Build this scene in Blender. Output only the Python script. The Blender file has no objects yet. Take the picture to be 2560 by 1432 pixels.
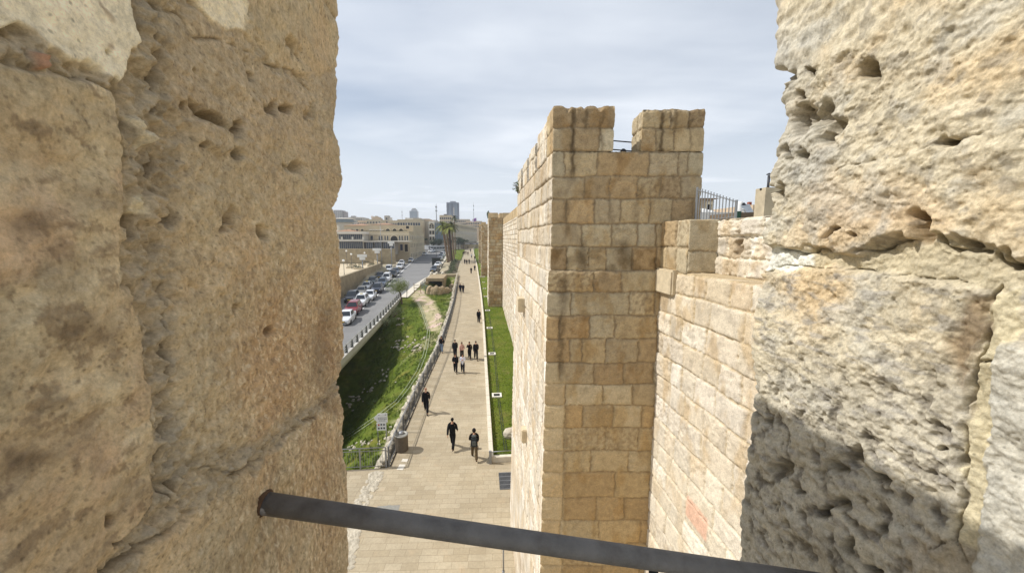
import bpy, bmesh, math, random
import numpy as np
from mathutils import Vector, Matrix
R = math.radians
scene = bpy.context.scene
COL = scene.collection
rnd = random.Random(7)

# ------------------------------------------------------------------ view geometry of the photograph
F = 925.0; CZ = 12.5; TILT = math.atan(120/F); YAW = math.atan(79*math.cos(TILT)/F); SL = .0313
sy_, cy_ = math.sin(YAW), math.cos(YAW); st_, ct_ = math.sin(TILT), math.cos(TILT)

def ray(px, py):
    x = (px-1280)/F; y = (716-py)/F
    fh = ct_+y*st_; up = -st_+y*ct_
    return (fh*sy_+x*cy_, fh*cy_-x*sy_, up)
def plane_z(y):                      # the street and the promenade climb gently away from the wall
    return SL*y if y < 300 else SL*300+(y-300)*.004
def G(px, py, dz=0.0):
    r = ray(px, py); t = (dz-CZ)/(r[2]-SL*r[1])
    return Vector((r[0]*t, r[1]*t, CZ+r[2]*t))
def atY(px, py, Y):
    r = ray(px, py); t = Y/r[1]; return Vector((r[0]*t, Y, CZ+r[2]*t))
def atX(px, py, X):
    r = ray(px, py); t = X/r[0]; return Vector((X, r[1]*t, CZ+r[2]*t))
def atZ(px, py, Z):
    r = ray(px, py); t = (Z-CZ)/r[2]; return Vector((r[0]*t, r[1]*t, Z))
def proj(X, Y, Z):
    z = Z-CZ; fh = X*sy_+Y*cy_; x = X*cy_-Y*sy_
    d = fh*ct_-z*st_; u = fh*st_+z*ct_
    return 1280+F*x/d, 716-F*u/d

# ------------------------------------------------------------------ numpy noise
def _h(ix, iy, s):
    n = (ix.astype(np.int64)*374761393+iy.astype(np.int64)*668265263+s*1274126177) & 0xffffffff
    n = ((n ^ (n >> 13))*1103515245) & 0xffffffff
    n = ((n ^ (n >> 15))*2246822519) & 0xffffffff
    n = n ^ (n >> 16)
    return (n & 0xffffff)/float(0x1000000)
def vnoise(x, y, s=0):
    ix = np.floor(x); iy = np.floor(y); fx = x-ix; fy = y-iy
    ux = fx*fx*fx*(fx*(fx*6-15)+10); uy = fy*fy*fy*(fy*(fy*6-15)+10)
    def g(a, b):
        t = _h(ix+a, iy+b, s)*6.2831853
        return np.cos(t)*(fx-a)+np.sin(t)*(fy-b)
    return 1.5*((g(0, 0)*(1-ux)+g(1, 0)*ux)*(1-uy)+(g(0, 1)*(1-ux)+g(1, 1)*ux)*uy)
def fbm(x, y, s=0, o=5, k=.5, lac=2.03):
    a = 1.; r = 0.
    for i in range(o):
        r = r+a*vnoise(x, y, s+i*17); x = x*lac+3.1; y = y*lac+1.7; a *= k
    return r
def worley(x, y, s=0):
    ix = np.floor(x); iy = np.floor(y); best = np.full(x.shape, 9.); idv = np.zeros(x.shape)
    for a in (-1, 0, 1):
        for b in (-1, 0, 1):
            cx = ix+a; cy = iy+b
            dx = cx+_h(cx, cy, s)-x; dy = cy+_h(cx, cy, s+5)-y
            d = dx*dx+dy*dy; m = d < best
            best = np.where(m, d, best); idv = np.where(m, _h(cx, cy, s+9), idv)
    return np.sqrt(best), idv
def sstep(a, b, x):
    t = np.clip((x-a)/(b-a), 0, 1); return t*t*(3-2*t)
def polydist(px, py, pts):
    d = np.full(px.shape, 1e9)
    for (x0, y0), (x1, y1) in zip(pts[:-1], pts[1:]):
        vx, vy = x1-x0, y1-y0; l = vx*vx+vy*vy+1e-9
        t = np.clip(((px-x0)*vx+(py-y0)*vy)/l, 0, 1)
        d = np.minimum(d, np.hypot(px-x0-t*vx, py-y0-t*vy))
    return d
def inpoly(px, py, pts):
    c = np.zeros(px.shape, bool); n = len(pts)
    for i in range(n):
        x0, y0 = pts[i]; x1, y1 = pts[(i+1) % n]
        m = ((y0 > py) != (y1 > py)) & (px < (x1-x0)*(py-y0)/((y1-y0) if y1 != y0 else 1e-9)+x0)
        c ^= m
    return c
def soft(px, py, pts, w):            # 1 inside, 0 outside, soft over w
    d = polydist(px, py, pts+[pts[0]]); ins = inpoly(px, py, pts)
    return np.clip(.5+np.where(ins, d, -d)/(2*w), 0, 1)

# ------------------------------------------------------------------ objects
def tag(o, label=None, cat=None, group=None, kind=None):
    if label: o['label'] = label
    if cat: o['category'] = cat
    if group: o['group'] = group
    if kind: o['kind'] = kind
    return o
def empty(name, loc=(0, 0, 0), rz=0., label=None, cat=None, group=None):
    o = bpy.data.objects.new(name, None); COL.objects.link(o)
    o.location = loc; o.rotation_euler = (0, 0, rz); o.empty_display_size = .2
    return tag(o, label, cat, group)
def link(name, me, m=None, parent=None, loc=None):
    o = bpy.data.objects.new(name, me); COL.objects.link(o)
    if m is not None and not me.materials:
        for q in (m if isinstance(m, (list, tuple)) else [m]): me.materials.append(q)
    if parent is not None: o.parent = parent
    if loc is not None: o.location = loc
    return o
def copy_tree(o, parent=None):
    c = o.copy(); COL.objects.link(c)
    if parent is not None: c.parent = parent
    for ch in list(o.children): copy_tree(ch, c)
    return c

class MB:                            # collects simple shapes; build() links them as one mesh object
    def __init__(s): s.v = []; s.f = []
    def add(s, vs, fs):
        n = len(s.v); s.v += [tuple(p) for p in vs]; s.f += [tuple(i+n for i in q) for q in fs]; return s
    def box(s, x0, x1, y0, y1, z0, z1, top=1., M=None):
        cx, cy = (x0+x1)/2, (y0+y1)/2; t = top
        vs = [(x0, y0, z0), (x1, y0, z0), (x1, y1, z0), (x0, y1, z0)]
        vs += [(cx+(x-cx)*t, cy+(y-cy)*t, z1) for x, y, _ in vs[:4]]
        if M is not None: vs = [M @ Vector(p) for p in vs]
        return s.add(vs, [(0, 3, 2, 1), (4, 5, 6, 7), (0, 1, 5, 4), (1, 2, 6, 5), (2, 3, 7, 6), (3, 0, 4, 7)])
    def bar(s, a, b, w, h=None):     # square bar from a to b
        a = Vector(a); b = Vector(b); h = h or w; d = (b-a).normalized()
        u = d.cross(Vector((0, 0, 1)))
        if u.length < 1e-3: u = Vector((1, 0, 0))
        u.normalize(); n = u.cross(d)
        vs = [p+u*(i*w/2)+n*(j*h/2) for p in (a, b) for i, j in ((-1, -1), (1, -1), (1, 1), (-1, 1))]
        return s.add(vs, [(0, 1, 2, 3), (4, 7, 6, 5), (0, 4, 5, 1), (1, 5, 6, 2), (2, 6, 7, 3), (3, 7, 4, 0)])
    def tube(s, pts, r, n=8, caps=True):
        pts = [Vector(p) for p in pts]; rs = r if isinstance(r, (list, tuple)) else [r]*len(pts)
        base = len(s.v); u = None
        for i, p in enumerate(pts):
            d = (pts[min(i+1, len(pts)-1)]-pts[max(i-1, 0)]).normalized()
            if u is None: u = d.cross(Vector((0, 0, 1)) if abs(d.z) < .9 else Vector((1, 0, 0))).normalized()
            else: u = (u-d*u.dot(d)).normalized()
            w = d.cross(u)
            for k in range(n):
                a = 2*math.pi*k/n; s.v.append(tuple(p+(u*math.cos(a)+w*math.sin(a))*rs[i]))
        for i in range(len(pts)-1):
            for k in range(n):
                a = base+i*n+k; b = base+i*n+(k+1) % n
                s.f.append((a, b, b+n, a+n))
        if caps:
            s.f.append(tuple(base+k for k in range(n))[::-1]); e = base+(len(pts)-1)*n
            s.f.append(tuple(e+k for k in range(n)))
        return s
    def lathe(s, prof, n=16, loc=(0, 0, 0)):
        base = len(s.v)
        for r, z in prof:
            for k in range(n):
                a = 2*math.pi*k/n; s.v.append((loc[0]+r*math.cos(a), loc[1]+r*math.sin(a), loc[2]+z))
        for i in range(len(prof)-1):
            for k in range(n):
                a = base+i*n+k; b = base+i*n+(k+1) % n; s.f.append((a, b, b+n, a+n))
        s.f.append(tuple(base+k for k in range(n))[::-1]); e = base+(len(prof)-1)*n
        s.f.append(tuple(e+k for k in range(n)))
        return s
    def prism(s, pts, z0, z1):       # plan polygon
        n = len(pts); f0 = (lambda i: z0[i]) if isinstance(z0, (list, tuple)) else (lambda i: z0)
        f1 = (lambda i: z1[i]) if isinstance(z1, (list, tuple)) else (lambda i: z1)
        vs = [(p[0], p[1], f0(i)) for i, p in enumerate(pts)]+[(p[0], p[1], f1(i)) for i, p in enumerate(pts)]
        return s.add(vs, [tuple(range(n))[::-1], tuple(range(n, 2*n))]+[(i, (i+1) % n, n+(i+1) % n, n+i) for i in range(n)])
    def blob(s, c, r, n=2, jit=.15, rr=None, sq=(1, 1, 1)):
        rr = rr or rnd; bm = bmesh.new(); bmesh.ops.create_icosphere(bm, subdivisions=n, radius=1)
        bm.verts.ensure_lookup_table(); vs = []
        for v in bm.verts:
            k = r*(1+rr.uniform(-jit, jit)); vs.append((c[0]+v.co.x*k*sq[0], c[1]+v.co.y*k*sq[1], c[2]+v.co.z*k*sq[2]))
        s.add(vs, [tuple(q.index for q in f.verts) for f in bm.faces]); bm.free(); return s
    def mesh(s, name, smooth=False, bevel=0.):
        me = bpy.data.meshes.new(name); me.from_pydata(s.v, [], s.f)
        bm = bmesh.new(); bm.from_mesh(me); bmesh.ops.recalc_face_normals(bm, faces=bm.faces)
        if bevel:
            bmesh.ops.bevel(bm, geom=[e for e in bm.edges if e.is_manifold and e.calc_face_angle(0) > .6], offset=bevel, segments=2, affect='EDGES', clamp_overlap=True)
        bm.to_mesh(me); bm.free()
        if smooth: me.polygons.foreach_set('use_smooth', [True]*len(me.polygons))
        me.update(); return me
    def build(s, name, m=None, parent=None, loc=None, smooth=False, bevel=0.):
        return link(name, s.mesh(name, smooth, bevel), m, parent, loc)

def grid_mesh(name, P, col=None, smooth=True, cyc=False):   # P: (rows, cols, 3)
    nr, nc = P.shape[:2]
    idx = np.arange(nr*nc).reshape(nr, nc)
    q = np.stack([idx[:-1, :-1], idx[:-1, 1:], idx[1:, 1:], idx[1:, :-1]], -1).reshape(-1, 4)
    me = bpy.data.meshes.new(name)
    me.vertices.add(nr*nc); me.vertices.foreach_set('co', P.reshape(-1).astype(np.float32))
    me.loops.add(q.size); me.loops.foreach_set('vertex_index', q.reshape(-1).astype(np.int32))
    me.polygons.add(len(q)); me.polygons.foreach_set('loop_start', np.arange(0, q.size, 4, dtype=np.int32))
    me.polygons.foreach_set('use_smooth', np.full(len(q), smooth))
    if col is not None: set_col(me, col.reshape(-1, 3))
    me.update(calc_edges=True); me.validate(); return me
def set_col(me, c):
    a = me.color_attributes.new('Col', 'FLOAT_COLOR', 'POINT')
    full = np.ones((len(c), 4), np.float32); full[:, :3] = c
    a.data.foreach_set('color', full.reshape(-1))
def lin(*c):                         # sRGB 0-255 to linear
    c = c[0] if len(c) == 1 else c
    return tuple(((v/255+.055)/1.055)**2.4 if v > 10 else v/3294.6 for v in c)

# ------------------------------------------------------------------ materials
class NT:
    def __init__(s, m): s.t = m.node_tree; s.n = s.t.nodes; s.l = s.t.links
    def new(s, typ, **kw):
        n = s.n.new(typ)
        for k, v in kw.items():
            if k in n.inputs.keys(): n.inputs[k].default_value = v
            else: setattr(n, k, v)
        return n
    def noise(s, vec, scale, detail=6, rough=.6, dist=0.):
        n = s.new('ShaderNodeTexNoise'); n.inputs['Scale'].default_value = scale
        n.inputs['Detail'].default_value = detail; n.inputs['Roughness'].default_value = rough; n.inputs['Distortion'].default_value = dist
        s.l.new(vec, n.inputs['Vector']); return n.outputs['Fac']
    def ramp(s, fac, stops):
        n = s.new('ShaderNodeValToRGB'); e = n.color_ramp.elements
        while len(e) > len(stops): e.remove(e[-1])
        while len(e) < len(stops): e.new(.5)
        for q, (p, c) in zip(e, stops):
            q.position = p; q.color = (c, c, c, 1) if not isinstance(c, (tuple, list)) else (*c, 1)
        s.l.new(fac, n.inputs['Fac']); return n.outputs['Color']
    def mix(s, a, b, fac=.5, mode='MIX'):
        n = s.new('ShaderNodeMix', data_type='RGBA', blend_type=mode)
        for sock, v in ((n.inputs[0], fac), (n.inputs[6], a), (n.inputs[7], b)):
            if hasattr(v, 'links') or hasattr(v, 'is_linked'): s.l.new(v, sock)
            else: sock.default_value = v if not isinstance(v, (tuple, list)) else (*v[:3], 1)
        return n.outputs[2]
    def math(s, op, a, b=0.):
        n = s.new('ShaderNodeMath', operation=op)
        for i, v in enumerate((a, b)):
            if hasattr(v, 'is_linked'): s.l.new(v, n.inputs[i])
            else: n.inputs[i].default_value = v
        return n.outputs[0]
def new_mat(name):
    m = bpy.data.materials.new(name); m.use_nodes = True
    t = NT(m); b = next(n for n in t.n if n.type == 'BSDF_PRINCIPLED'); return m, t, b
def surf(name, color, rough=.8, metal=0., var=.25, scale=6., bump=.0, bscale=40., attr=False, spec=.3, dirt=None, obj=True, bdist=.01):
    m, t, b = new_mat(name)
    tc = t.new('ShaderNodeTexCoord'); vec = tc.outputs['Object'] if obj else t.new('ShaderNodeNewGeometry').outputs['Position']
    f = t.noise(vec, scale, 7, .65)
    if attr:
        a = t.new('ShaderNodeAttribute', attribute_name='Col'); base = a.outputs['Color']
    else: base = color
    k = t.ramp(f, [(.25, 1-var), (.75, 1+var*.6)])
    c = t.mix(base if not isinstance(base, tuple) else base, k, 1., 'MULTIPLY')
    if dirt:
        f2 = t.noise(vec, scale*.37, 8, .7)
        c = t.mix(c, dirt, t.ramp(f2, [(.5, 0.), (.72, .75)]))
    t.l.new(c, b.inputs['Base Color'])
    b.inputs['Roughness'].default_value = rough; b.inputs['Metallic'].default_value = metal
    b.inputs['Specular IOR Level'].default_value = spec
    if bump:
        bn = t.new('ShaderNodeBump'); bn.inputs['Strength'].default_value = bump; bn.inputs['Distance'].default_value = bdist
        t.l.new(t.noise(vec, bscale, 8, .7), bn.inputs['Height']); t.l.new(bn.outputs['Normal'], b.inputs['Normal'])
    return m
# ------------------------------------------------------------------ camera, sky, sun
cam = bpy.data.objects.new('camera', bpy.data.cameras.new('camera')); COL.objects.link(cam)
cam.data.sensor_width = 36; cam.data.lens = 36*F/2560; cam.data.clip_end = 8000; cam.data.clip_start = .02
cam.location = (0, 0, CZ); cam.rotation_euler = (math.pi/2-TILT, 0, -YAW); scene.camera = cam

SUN_EL = R(48); sx, sy = -.9905, .138
w = bpy.data.worlds.new('World'); scene.world = w; w.use_nodes = True
t = NT(w); t.n.clear()
out = t.new('ShaderNodeOutputWorld'); bg = t.new('ShaderNodeBackground')
sky = t.new('ShaderNodeTexSky', sky_type='NISHITA', sun_disc=False)
sky.sun_elevation = SUN_EL; sky.sun_rotation = math.atan2(sx, sy); sky.air_density = 1.2; sky.dust_density = 2.2; sky.altitude = 750
tc = t.new('ShaderNodeTexCoord')
sep = t.new('ShaderNodeSeparateXYZ'); t.l.new(tc.outputs['Generated'], sep.inputs[0])
# cloud sheet: project the view direction on a plane overhead
zc = t.math('MAXIMUM', sep.outputs['Z'], .06)
cx = t.math('DIVIDE', sep.outputs['X'], zc); cyy = t.math('DIVIDE', sep.outputs['Y'], zc)
comb = t.new('ShaderNodeCombineXYZ'); t.l.new(cx, comb.inputs[0]); t.l.new(cyy, comb.inputs[1])
mp = t.new('ShaderNodeMapping'); t.l.new(comb.outputs[0], mp.inputs['Vector'])
mp.inputs['Rotation'].default_value = (0, 0, R(28)); mp.inputs['Scale'].default_value = (.30, .62, 1); mp.inputs['Location'].default_value = (.6, .35, 0)
c1 = t.noise(mp.outputs['Vector'], .5, 7, .46, .6)
c2 = t.noise(comb.outputs[0], .35, 5, .5, .2)
cl = t.math('ADD', t.math('MULTIPLY', c1, .6), t.math('MULTIPLY', c2, .45))
cover = t.ramp(cl, [(.40, .16), (.60, .97)])
low = t.ramp(sep.outputs['Z'], [(.0, .9), (.16, .72), (.45, .0)])
cover = t.mix(cover, low, 1., 'LIGHTEN')
cloud = t.mix(sky.outputs[0], (8.7, 9.2, 9.9), cover)
t.l.new(cloud, bg.inputs['Color']); bg.inputs['Strength'].default_value = .106
t.l.new(bg.outputs[0], out.inputs['Surface'])
sun = bpy.data.objects.new('sun', bpy.data.lights.new('sun', 'SUN')); COL.objects.link(sun)
sun.data.energy = 4.3; sun.data.angle = R(.53); sun.data.color = (1., .965, .915)
sd = Vector((sx*math.cos(SUN_EL), sy*math.cos(SUN_EL), math.sin(SUN_EL)))
sun.rotation_euler = sd.to_track_quat('Z', 'Y').to_euler(); sun.location = sd*60
scene.view_settings.view_transform = 'Standard'; scene.view_settings.look = 'None'; scene.view_settings.gamma = 1.
scene.view_settings.exposure = 0.
# ------------------------------------------------------------------ the two merlons the view looks out between
def stone_surface(name, sat=1., bump=.5, fine=260., pit=True):
    m, t, b = new_mat(name)
    vec = t.new('ShaderNodeNewGeometry').outputs['Position']
    a = t.new('ShaderNodeAttribute', attribute_name='Col').outputs['Color']
    f1 = t.noise(vec, 9, 9, .7); f2 = t.noise(vec, 70, 6, .7)
    c = t.mix(a, t.ramp(f1, [(.3, .80), (.7, 1.13)]), 1., 'MULTIPLY')
    c = t.mix(c, t.ramp(f2, [(.30, .70), (.5, 1.0), (.72, 1.16)]), 1., 'MULTIPLY')
    c = t.mix(c, t.ramp(t.noise(vec, fine*.9, 4, .8), [(.28, .74), (.5, 1.), (.7, 1.2)]), 1., 'MULTIPLY')
    vo = t.new('ShaderNodeTexVoronoi'); vo.inputs['Scale'].default_value = 95; t.l.new(vec, vo.inputs['Vector'])
    pit = t.ramp(vo.outputs['Distance'], [(.08, .45), (.22, 1.)])
    gate = t.ramp(t.noise(vec, 17, 4, .6), [(.5, 0.), (.6, 1.)])
    c = t.mix(c, t.mix((1, 1, 1), pit, gate), .75, 'MULTIPLY')
    t.l.new(c, b.inputs['Base Color']); b.inputs['Roughness'].default_value = .92; b.inputs['Specular IOR Level'].default_value = .2
    bn = t.new('ShaderNodeBump'); bn.inputs['Strength'].default_value = bump; bn.inputs['Distance'].default_value = .004
    h = t.math('ADD', t.noise(vec, fine, 7, .75), t.math('MULTIPLY', t.math('MULTIPLY', pit, gate), .5))
    t.l.new(h, bn.inputs['Height']); t.l.new(bn.outputs['Normal'], b.inputs['Normal'])
    return m
M_MERLON = stone_surface('weathered_limestone', bump=.55)

def Zq(ox, oy, *pts): return [(ox+x*.503, oy+y*.503) for x, y in pts]
def z_rows(top):
    a = np.concatenate([np.arange(-1.12, -.42, .0042), np.arange(-.42, .34, .0019), np.arange(.34, top-.03, .0042)])
    return a
def interp_sil(table, side, off):
    # silhouette table (px, py) -> depth Y of the outer corner for every height
    zs = []; ys = []
    for px, py in table:
        p = atX(px, py, off); zs.append(p.z-CZ); ys.append(p.y)
    o = np.argsort(zs); return np.array(zs)[o], np.array(ys)[o]

def merlon(name, X, side, top, table, azr, y_in, feat, label, mat):
    # side -1: reveal looks to +X (left block); side +1: reveal looks to -X (right block)
    zr = z_rows(top); s = side
    zz, yy = interp_sil(table, s, X)
    D = np.interp(zr, zz, yy)[:, None]
    n1 = 16; az = np.radians(np.linspace(azr[0], azr[1], 470))
    fr = (1/np.tan(az)-1/np.tan(az[-1]))/(1/np.tan(az[0])-1/np.tan(az[-1]))     # 1 at outer corner .. 0 at near end
    y_near = abs(X)/math.tan(az[-1])
    r = .035
    cols = []
    far = 1.25
    for k in range(n1):                              # outer face
        u = (1-k/n1)**1.5; cols.append(('o', u))
    for k in range(1, 7): cols.append(('c', k/7))    # rounded outer corner
    for f in fr: cols.append(('r', f))
    for k in range(1, 60): cols.append(('n', k/60))  # rest of the reveal, beside the viewer
    for k in range(1, 7): cols.append(('d', k/7))    # inner corner
    for k in range(0, n1+1): cols.append(('i', (k/n1)**1.5))
    nr, nc = len(zr), len(cols)
    PX = np.zeros((nr, nc)); PY = np.zeros((nr, nc)); NX = np.zeros((nr, nc)); NY = np.zeros((nr, nc))
    one = np.ones(nr); Dv = D[:, 0]
    for j, (k, u) in enumerate(cols):
        if k == 'o': PX[:, j] = X+s*(r+u*far); PY[:, j] = Dv; NY[:, j] = 1
        elif k == 'c':
            a = u*math.pi/2; PX[:, j] = X+s*r*(1-math.sin(a)); PY[:, j] = Dv-r*(1-math.cos(a)); NX[:, j] = -s*math.sin(a); NY[:, j] = math.cos(a)
        elif k == 'r': PX[:, j] = X; PY[:, j] = y_near+(Dv-r-y_near)*u; NX[:, j] = -s
        elif k == 'n': PX[:, j] = X; PY[:, j] = y_near+(y_in+r-y_near)*u; NX[:, j] = -s
        elif k == 'd':
            a = u*math.pi/2; PX[:, j] = X+s*r*(1-math.cos(a)); PY[:, j] = y_in+r*(1-math.sin(a)); NX[:, j] = -s*math.cos(a); NY[:, j] = -math.sin(a)
        else: PX[:, j] = X+s*(r+u*far); PY[:, j] = y_in; NY[:, j] = -1
    Zg = np.repeat(zr[:, None], nc, 1)
    # position on the photograph, used only to lay out cracks and stains where the real stones carry them
    fh = PX*sy_+PY*cy_; xx = PX*cy_-PY*sy_; d = np.maximum(fh*ct_-Zg*st_, .03)
    qx = 1280+F*xx/d; qy = 716-F*(fh*st_+Zg*ct_)/d
    arc = PY-s*np.abs(PX-X)                          # runs along the sheet
    kinds = np.array([c[0] in 'rcn' for c in cols])[None, :]
    h, col = feat(qx, qy, arc, Zg, kinds)
    lum = col.mean(-1, keepdims=True); col = (lum+(col-lum)*(.76 if s < 0 else .80))*(1.36 if s < 0 else 1.20)*np.array([.985, 1.008, .985])
    V = np.stack([PX+NX*h, PY+NY*h, CZ+Zg], -1)
    top_ring = V[-1].copy(); ring2 = top_ring.copy(); c0 = np.array([X+s*.6, .55, 0])
    rows = [V]
    for q, dz in ((.98, .022), (.9, .03), (.5, .034), (0., .034)):
        rr = top_ring.copy(); rr[:, :2] = c0[:2]+(rr[:, :2]-c0[:2])*q; rr[:, 2] = CZ+top-.03+dz; rows.append(rr[None])
    V = np.concatenate(rows, 0); col = np.concatenate([col]+[col[-1:]]*4, 0)
    V[..., 2] -= CZ
    me = grid_mesh(name, V, col)
    o = link(name, me, mat, loc=(0, 0, CZ)); tag(o, label, 'merlon'); return o

def spots(qx, qy, pts):              # [(x, y, rx, ry, angle)] -> 1 in the middle
    r = np.zeros(qx.shape)
    for x, y, a, b, g in pts:
        c, s = math.cos(R(g)), math.sin(R(g)); u = (qx-x)*c+(qy-y)*s; v = -(qx-x)*s+(qy-y)*c
        r = np.maximum(r, np.exp(-((u/a)**2+(v/b)**2)**1.5))
    return r
def crack(qx, qy, pts, w, wob=(6, 40), seed=1):
    wx = fbm(qx/wob[1], qy/wob[1], seed, 3)*wob[0]; wy = fbm(qx/wob[1]+9, qy/wob[1]+4, seed+3, 3)*wob[0]
    return np.exp(-(polydist(qx+wx, qy+wy, pts)/w)**2)
def lerp(c, d, t): return c+(np.array(d)-c)*t[..., None]

def feat_left(qx, qy, y, z, vis):
    wx = qx+fbm(y*22, z*22, 3, 4)*14; wy = qy+fbm(y*22+5, z*22+8, 4, 4)*14
    n1 = fbm(y*5, z*5, 11, 5); n2 = fbm(y*24, z*24, 12, 5); n3 = fbm(y*90, z*90, 13, 4)
    wd, wid = worley(y*55, z*55, 14); wd2, wid2 = worley(y*130+n2*.3, z*130, 15)
    plas1 = soft(wx, wy, Zq(0, 0, (-300, -400), (660, -400), (640, 60), (645, 130), (672, 205), (600, 330), (545, 385), (480, 345), (395, 285), (300, 300), (170, 215), (90, 150), (45, 120), (-300, 160)), 5)
    plas2 = soft(wx, wy, Zq(0, 0, (860, -300), (1205, -300), (1203, 150), (1180, 170), (1120, 150), (1060, 95), (985, 40)), 4)
    blockL = soft(wx, wy, Zq(0, 0, (-400, 330), (0, 345), (220, 365), (350, 395), (500, 440), (545, 490), (556, 640), (592, 740), (592, 900), (575, 1060), (600, 1424))
                  + Zq(0, 712, (650, 60), (680, 240), (705, 420), (725, 650), (745, 900), (752, 1080), (700, 1180), (620, 1260), (500, 1440), (450, 1900), (-400, 1900)), 9)
    blockR = soft(wx, wy, Zq(0, 0, (1000, 60), (1240, 220), (1330, 330), (1500, 400), (1720, 330), (1790, 900), (1760, 1424))
                  + Zq(0, 712, (1790, 380), (1540, 590), (1420, 640), (1250, 790), (1060, 800), (940, 860), (880, 700), (870, 520), (850, 330), (850, 100))
                  + Zq(0, 0, (860, 1100), (880, 880), (920, 620), (830, 500), (800, 300), (810, 60)), 16)
    blockB = soft(wx, wy, Zq(0, 712, (700, 1290), (860, 1205), (990, 1090), (1190, 960), (1290, 880), (1420, 760), (1560, 640), (1800, 480), (1800, 1900), (640, 1900)), 10)
    topR = soft(wx, wy, Zq(0, 0, (1215, -300), (1800, -300), (1720, 330), (1500, 385), (1340, 310), (1260, 210), (1210, 160)), 8)
    blk = np.maximum.reduce([blockL, blockR, blockB, topR])
    mortar = np.clip(1-blk-plas1-plas2, 0, 1)
    n4 = fbm(y*210, z*210, 16, 3); big = fbm(y*11+3, z*11, 17, 4)
    h = .006*n1+.0034*n2*(1-.6*plas1)*(1-.6*plas2)+(.0015*n3+.0007*n4)*(1-.55*blockL)*(1-.7*plas1)+.004*plas1+.003*plas2+.004*np.abs(big)
    h += .006*blockL+.004*blockR+.004*blockB+.006*topR-.003*mortar
    rough = np.maximum(blockR, mortar)
    h -= rough*.008*np.clip(.42-wd, 0, 1)*(wid > .55)+(.4+.6*rough)*.0035*np.clip(.36-wd2, 0, 1)*(wid2 > .6)*(1-plas1)
    h += mortar*.010*fbm(y*60, z*60, 21, 5)
    cr = 0
    for pts, w, dep, sd in (
        (Zq(0, 0, (782, 20), (770, 180), (778, 300), (772, 460), (785, 560)), 6, .014, 1),
        (Zq(0, 0, (-60, 270), (60, 320), (150, 350), (230, 352), (350, 392), (500, 438), (548, 480)), 4, .014, 2),
        (Zq(0, 0, (545, 385), (552, 480), (556, 640), (592, 740), (594, 900)), 4, .012, 3),
        (Zq(0, 0, (790, 40), (880, 70), (960, 170), (1150, 220), (1260, 280), (1340, 320), (1500, 400), (1560, 470)), 4, .010, 4),
        (Zq(0, 712, (835, 0), (800, 200), (822, 330), (832, 470), (800, 640), (805, 800), (790, 960), (830, 1110)), 5, .014, 5),
        (Zq(0, 712, (640, 0), (690, 250), (715, 600), (745, 900), (752, 1080), (700, 1180), (600, 1280)), 3, .010, 6),
        (Zq(0, 712, (560, 1300), (640, 1240), (730, 1180), (770, 1080)), 4, .016, 7),
        (Zq(0, 712, (700, 1290), (760, 1250), (850, 1205), (930, 1130), (990, 1070)), 4, .016, 8),
        (Zq(0, 712, (900, 960), (1020, 900), (1170, 930), (1270, 860), (1330, 780), (1420, 740), (1560, 640), (1690, 470)), 5, .010, 9),
        (Zq(0, 712, (520, 1432), (600, 1390), (690, 1310), (700, 1290)), 12, .03, 10),
        (Zq(0, 0, (1590, 0), (1640, 70), (1700, 150)), 4, .010, 13)):
        c = crack(qx, qy, pts, w*.62, (11, 75), seed=sd)*sstep(-.75, .1, fbm(y*26, z*26, 80+sd, 3)); h = h-dep*.8*c; cr = np.maximum(cr, c)
    pits = spots(wx*.9+qx*.1, wy*.9+qy*.1, [(490, 278, 26, 9, 40), (530, 305, 32, 10, 28), (676, 270, 13, 15, 60), (735, 420, 15, 17, 0), (706, 416, 8, 10, 0), (580, 388, 11, 12, 0), (587, 325, 14, 13, 0), (384, 420, 11, 30, 10), (372, 273, 9, 7, 0),
        (562, 565, 16, 8, -20), (572, 540, 12, 20, 30), (475, 168, 7, 6, 0), (623, 190, 8, 10, 0), (712, 270, 9, 10, 0), (448, 272, 5, 9, 0), (680, 828, 9, 13, 0), (590, 770, 10, 10, 0), (775, 275, 8, 16, 20),
        (325, 560, 13, 34, 0), (655, 585, 12, 12, 0), (725, 120, 9, 24, -30), (260, 130, 5, 5, 0), (430, 1235, 7, 24, 10), (270, 1300, 10, 8, 0), (345, 80, 10, 12, 0), (420, 540, 14, 18, 0), (490, 355, 6, 6, 0)])
    h = h-.034*pits*(1+.5*n2)
    dark = spots(wx, wy, [(800, 900, 30, 90, 8), (815, 800, 20, 60, 0), (830, 1010, 22, 30, 0)])
    h -= .008*dark*(.4+wd)
    # sliver chips of stone wedged in the mortar
    for poly, hh in ((Zq(0, 0, (585, 580), (650, 575), (690, 660), (685, 720), (660, 740), (630, 650)), .012), (Zq(0, 0, (640, 980), (690, 960), (700, 1060), (640, 1060)), .008), (Zq(0, 0, (700, 960), (790, 980), (800, 1080), (740, 1115), (700, 1090)), .012), (Zq(0, 0, (905, 600), (1000, 590), (1120, 660), (1130, 740), (1070, 770), (950, 700)), .010)):
        h += hh*soft(qx, qy, poly, 6)
    h = np.where(vis, h, .010*n1+.004*n2)
    # colours of the stones themselves
    c = np.zeros(qx.shape+(3,))+np.array(lin(184, 162, 124))
    tint = sstep(-.5, .6, fbm(y*7, z*7, 31, 5))
    c = lerp(c, lin(190, 156, 110), tint*.5)
    right = sstep(380, 760, qx)*sstep(350, 900, qy)
    c = lerp(c, lin(180, 140, 94), right*.6*(.5+.7*tint)*np.clip(blockR+blockB*.4, 0, 1))
    c = lerp(c, lin(166, 146, 118), sstep(700, 200, qy)*blockR*.6)
    streak = sstep(.05, .6, fbm(y*60, z*9, 33, 4)); c = lerp(c, lin(150, 112, 72), streak*right*.35)
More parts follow.
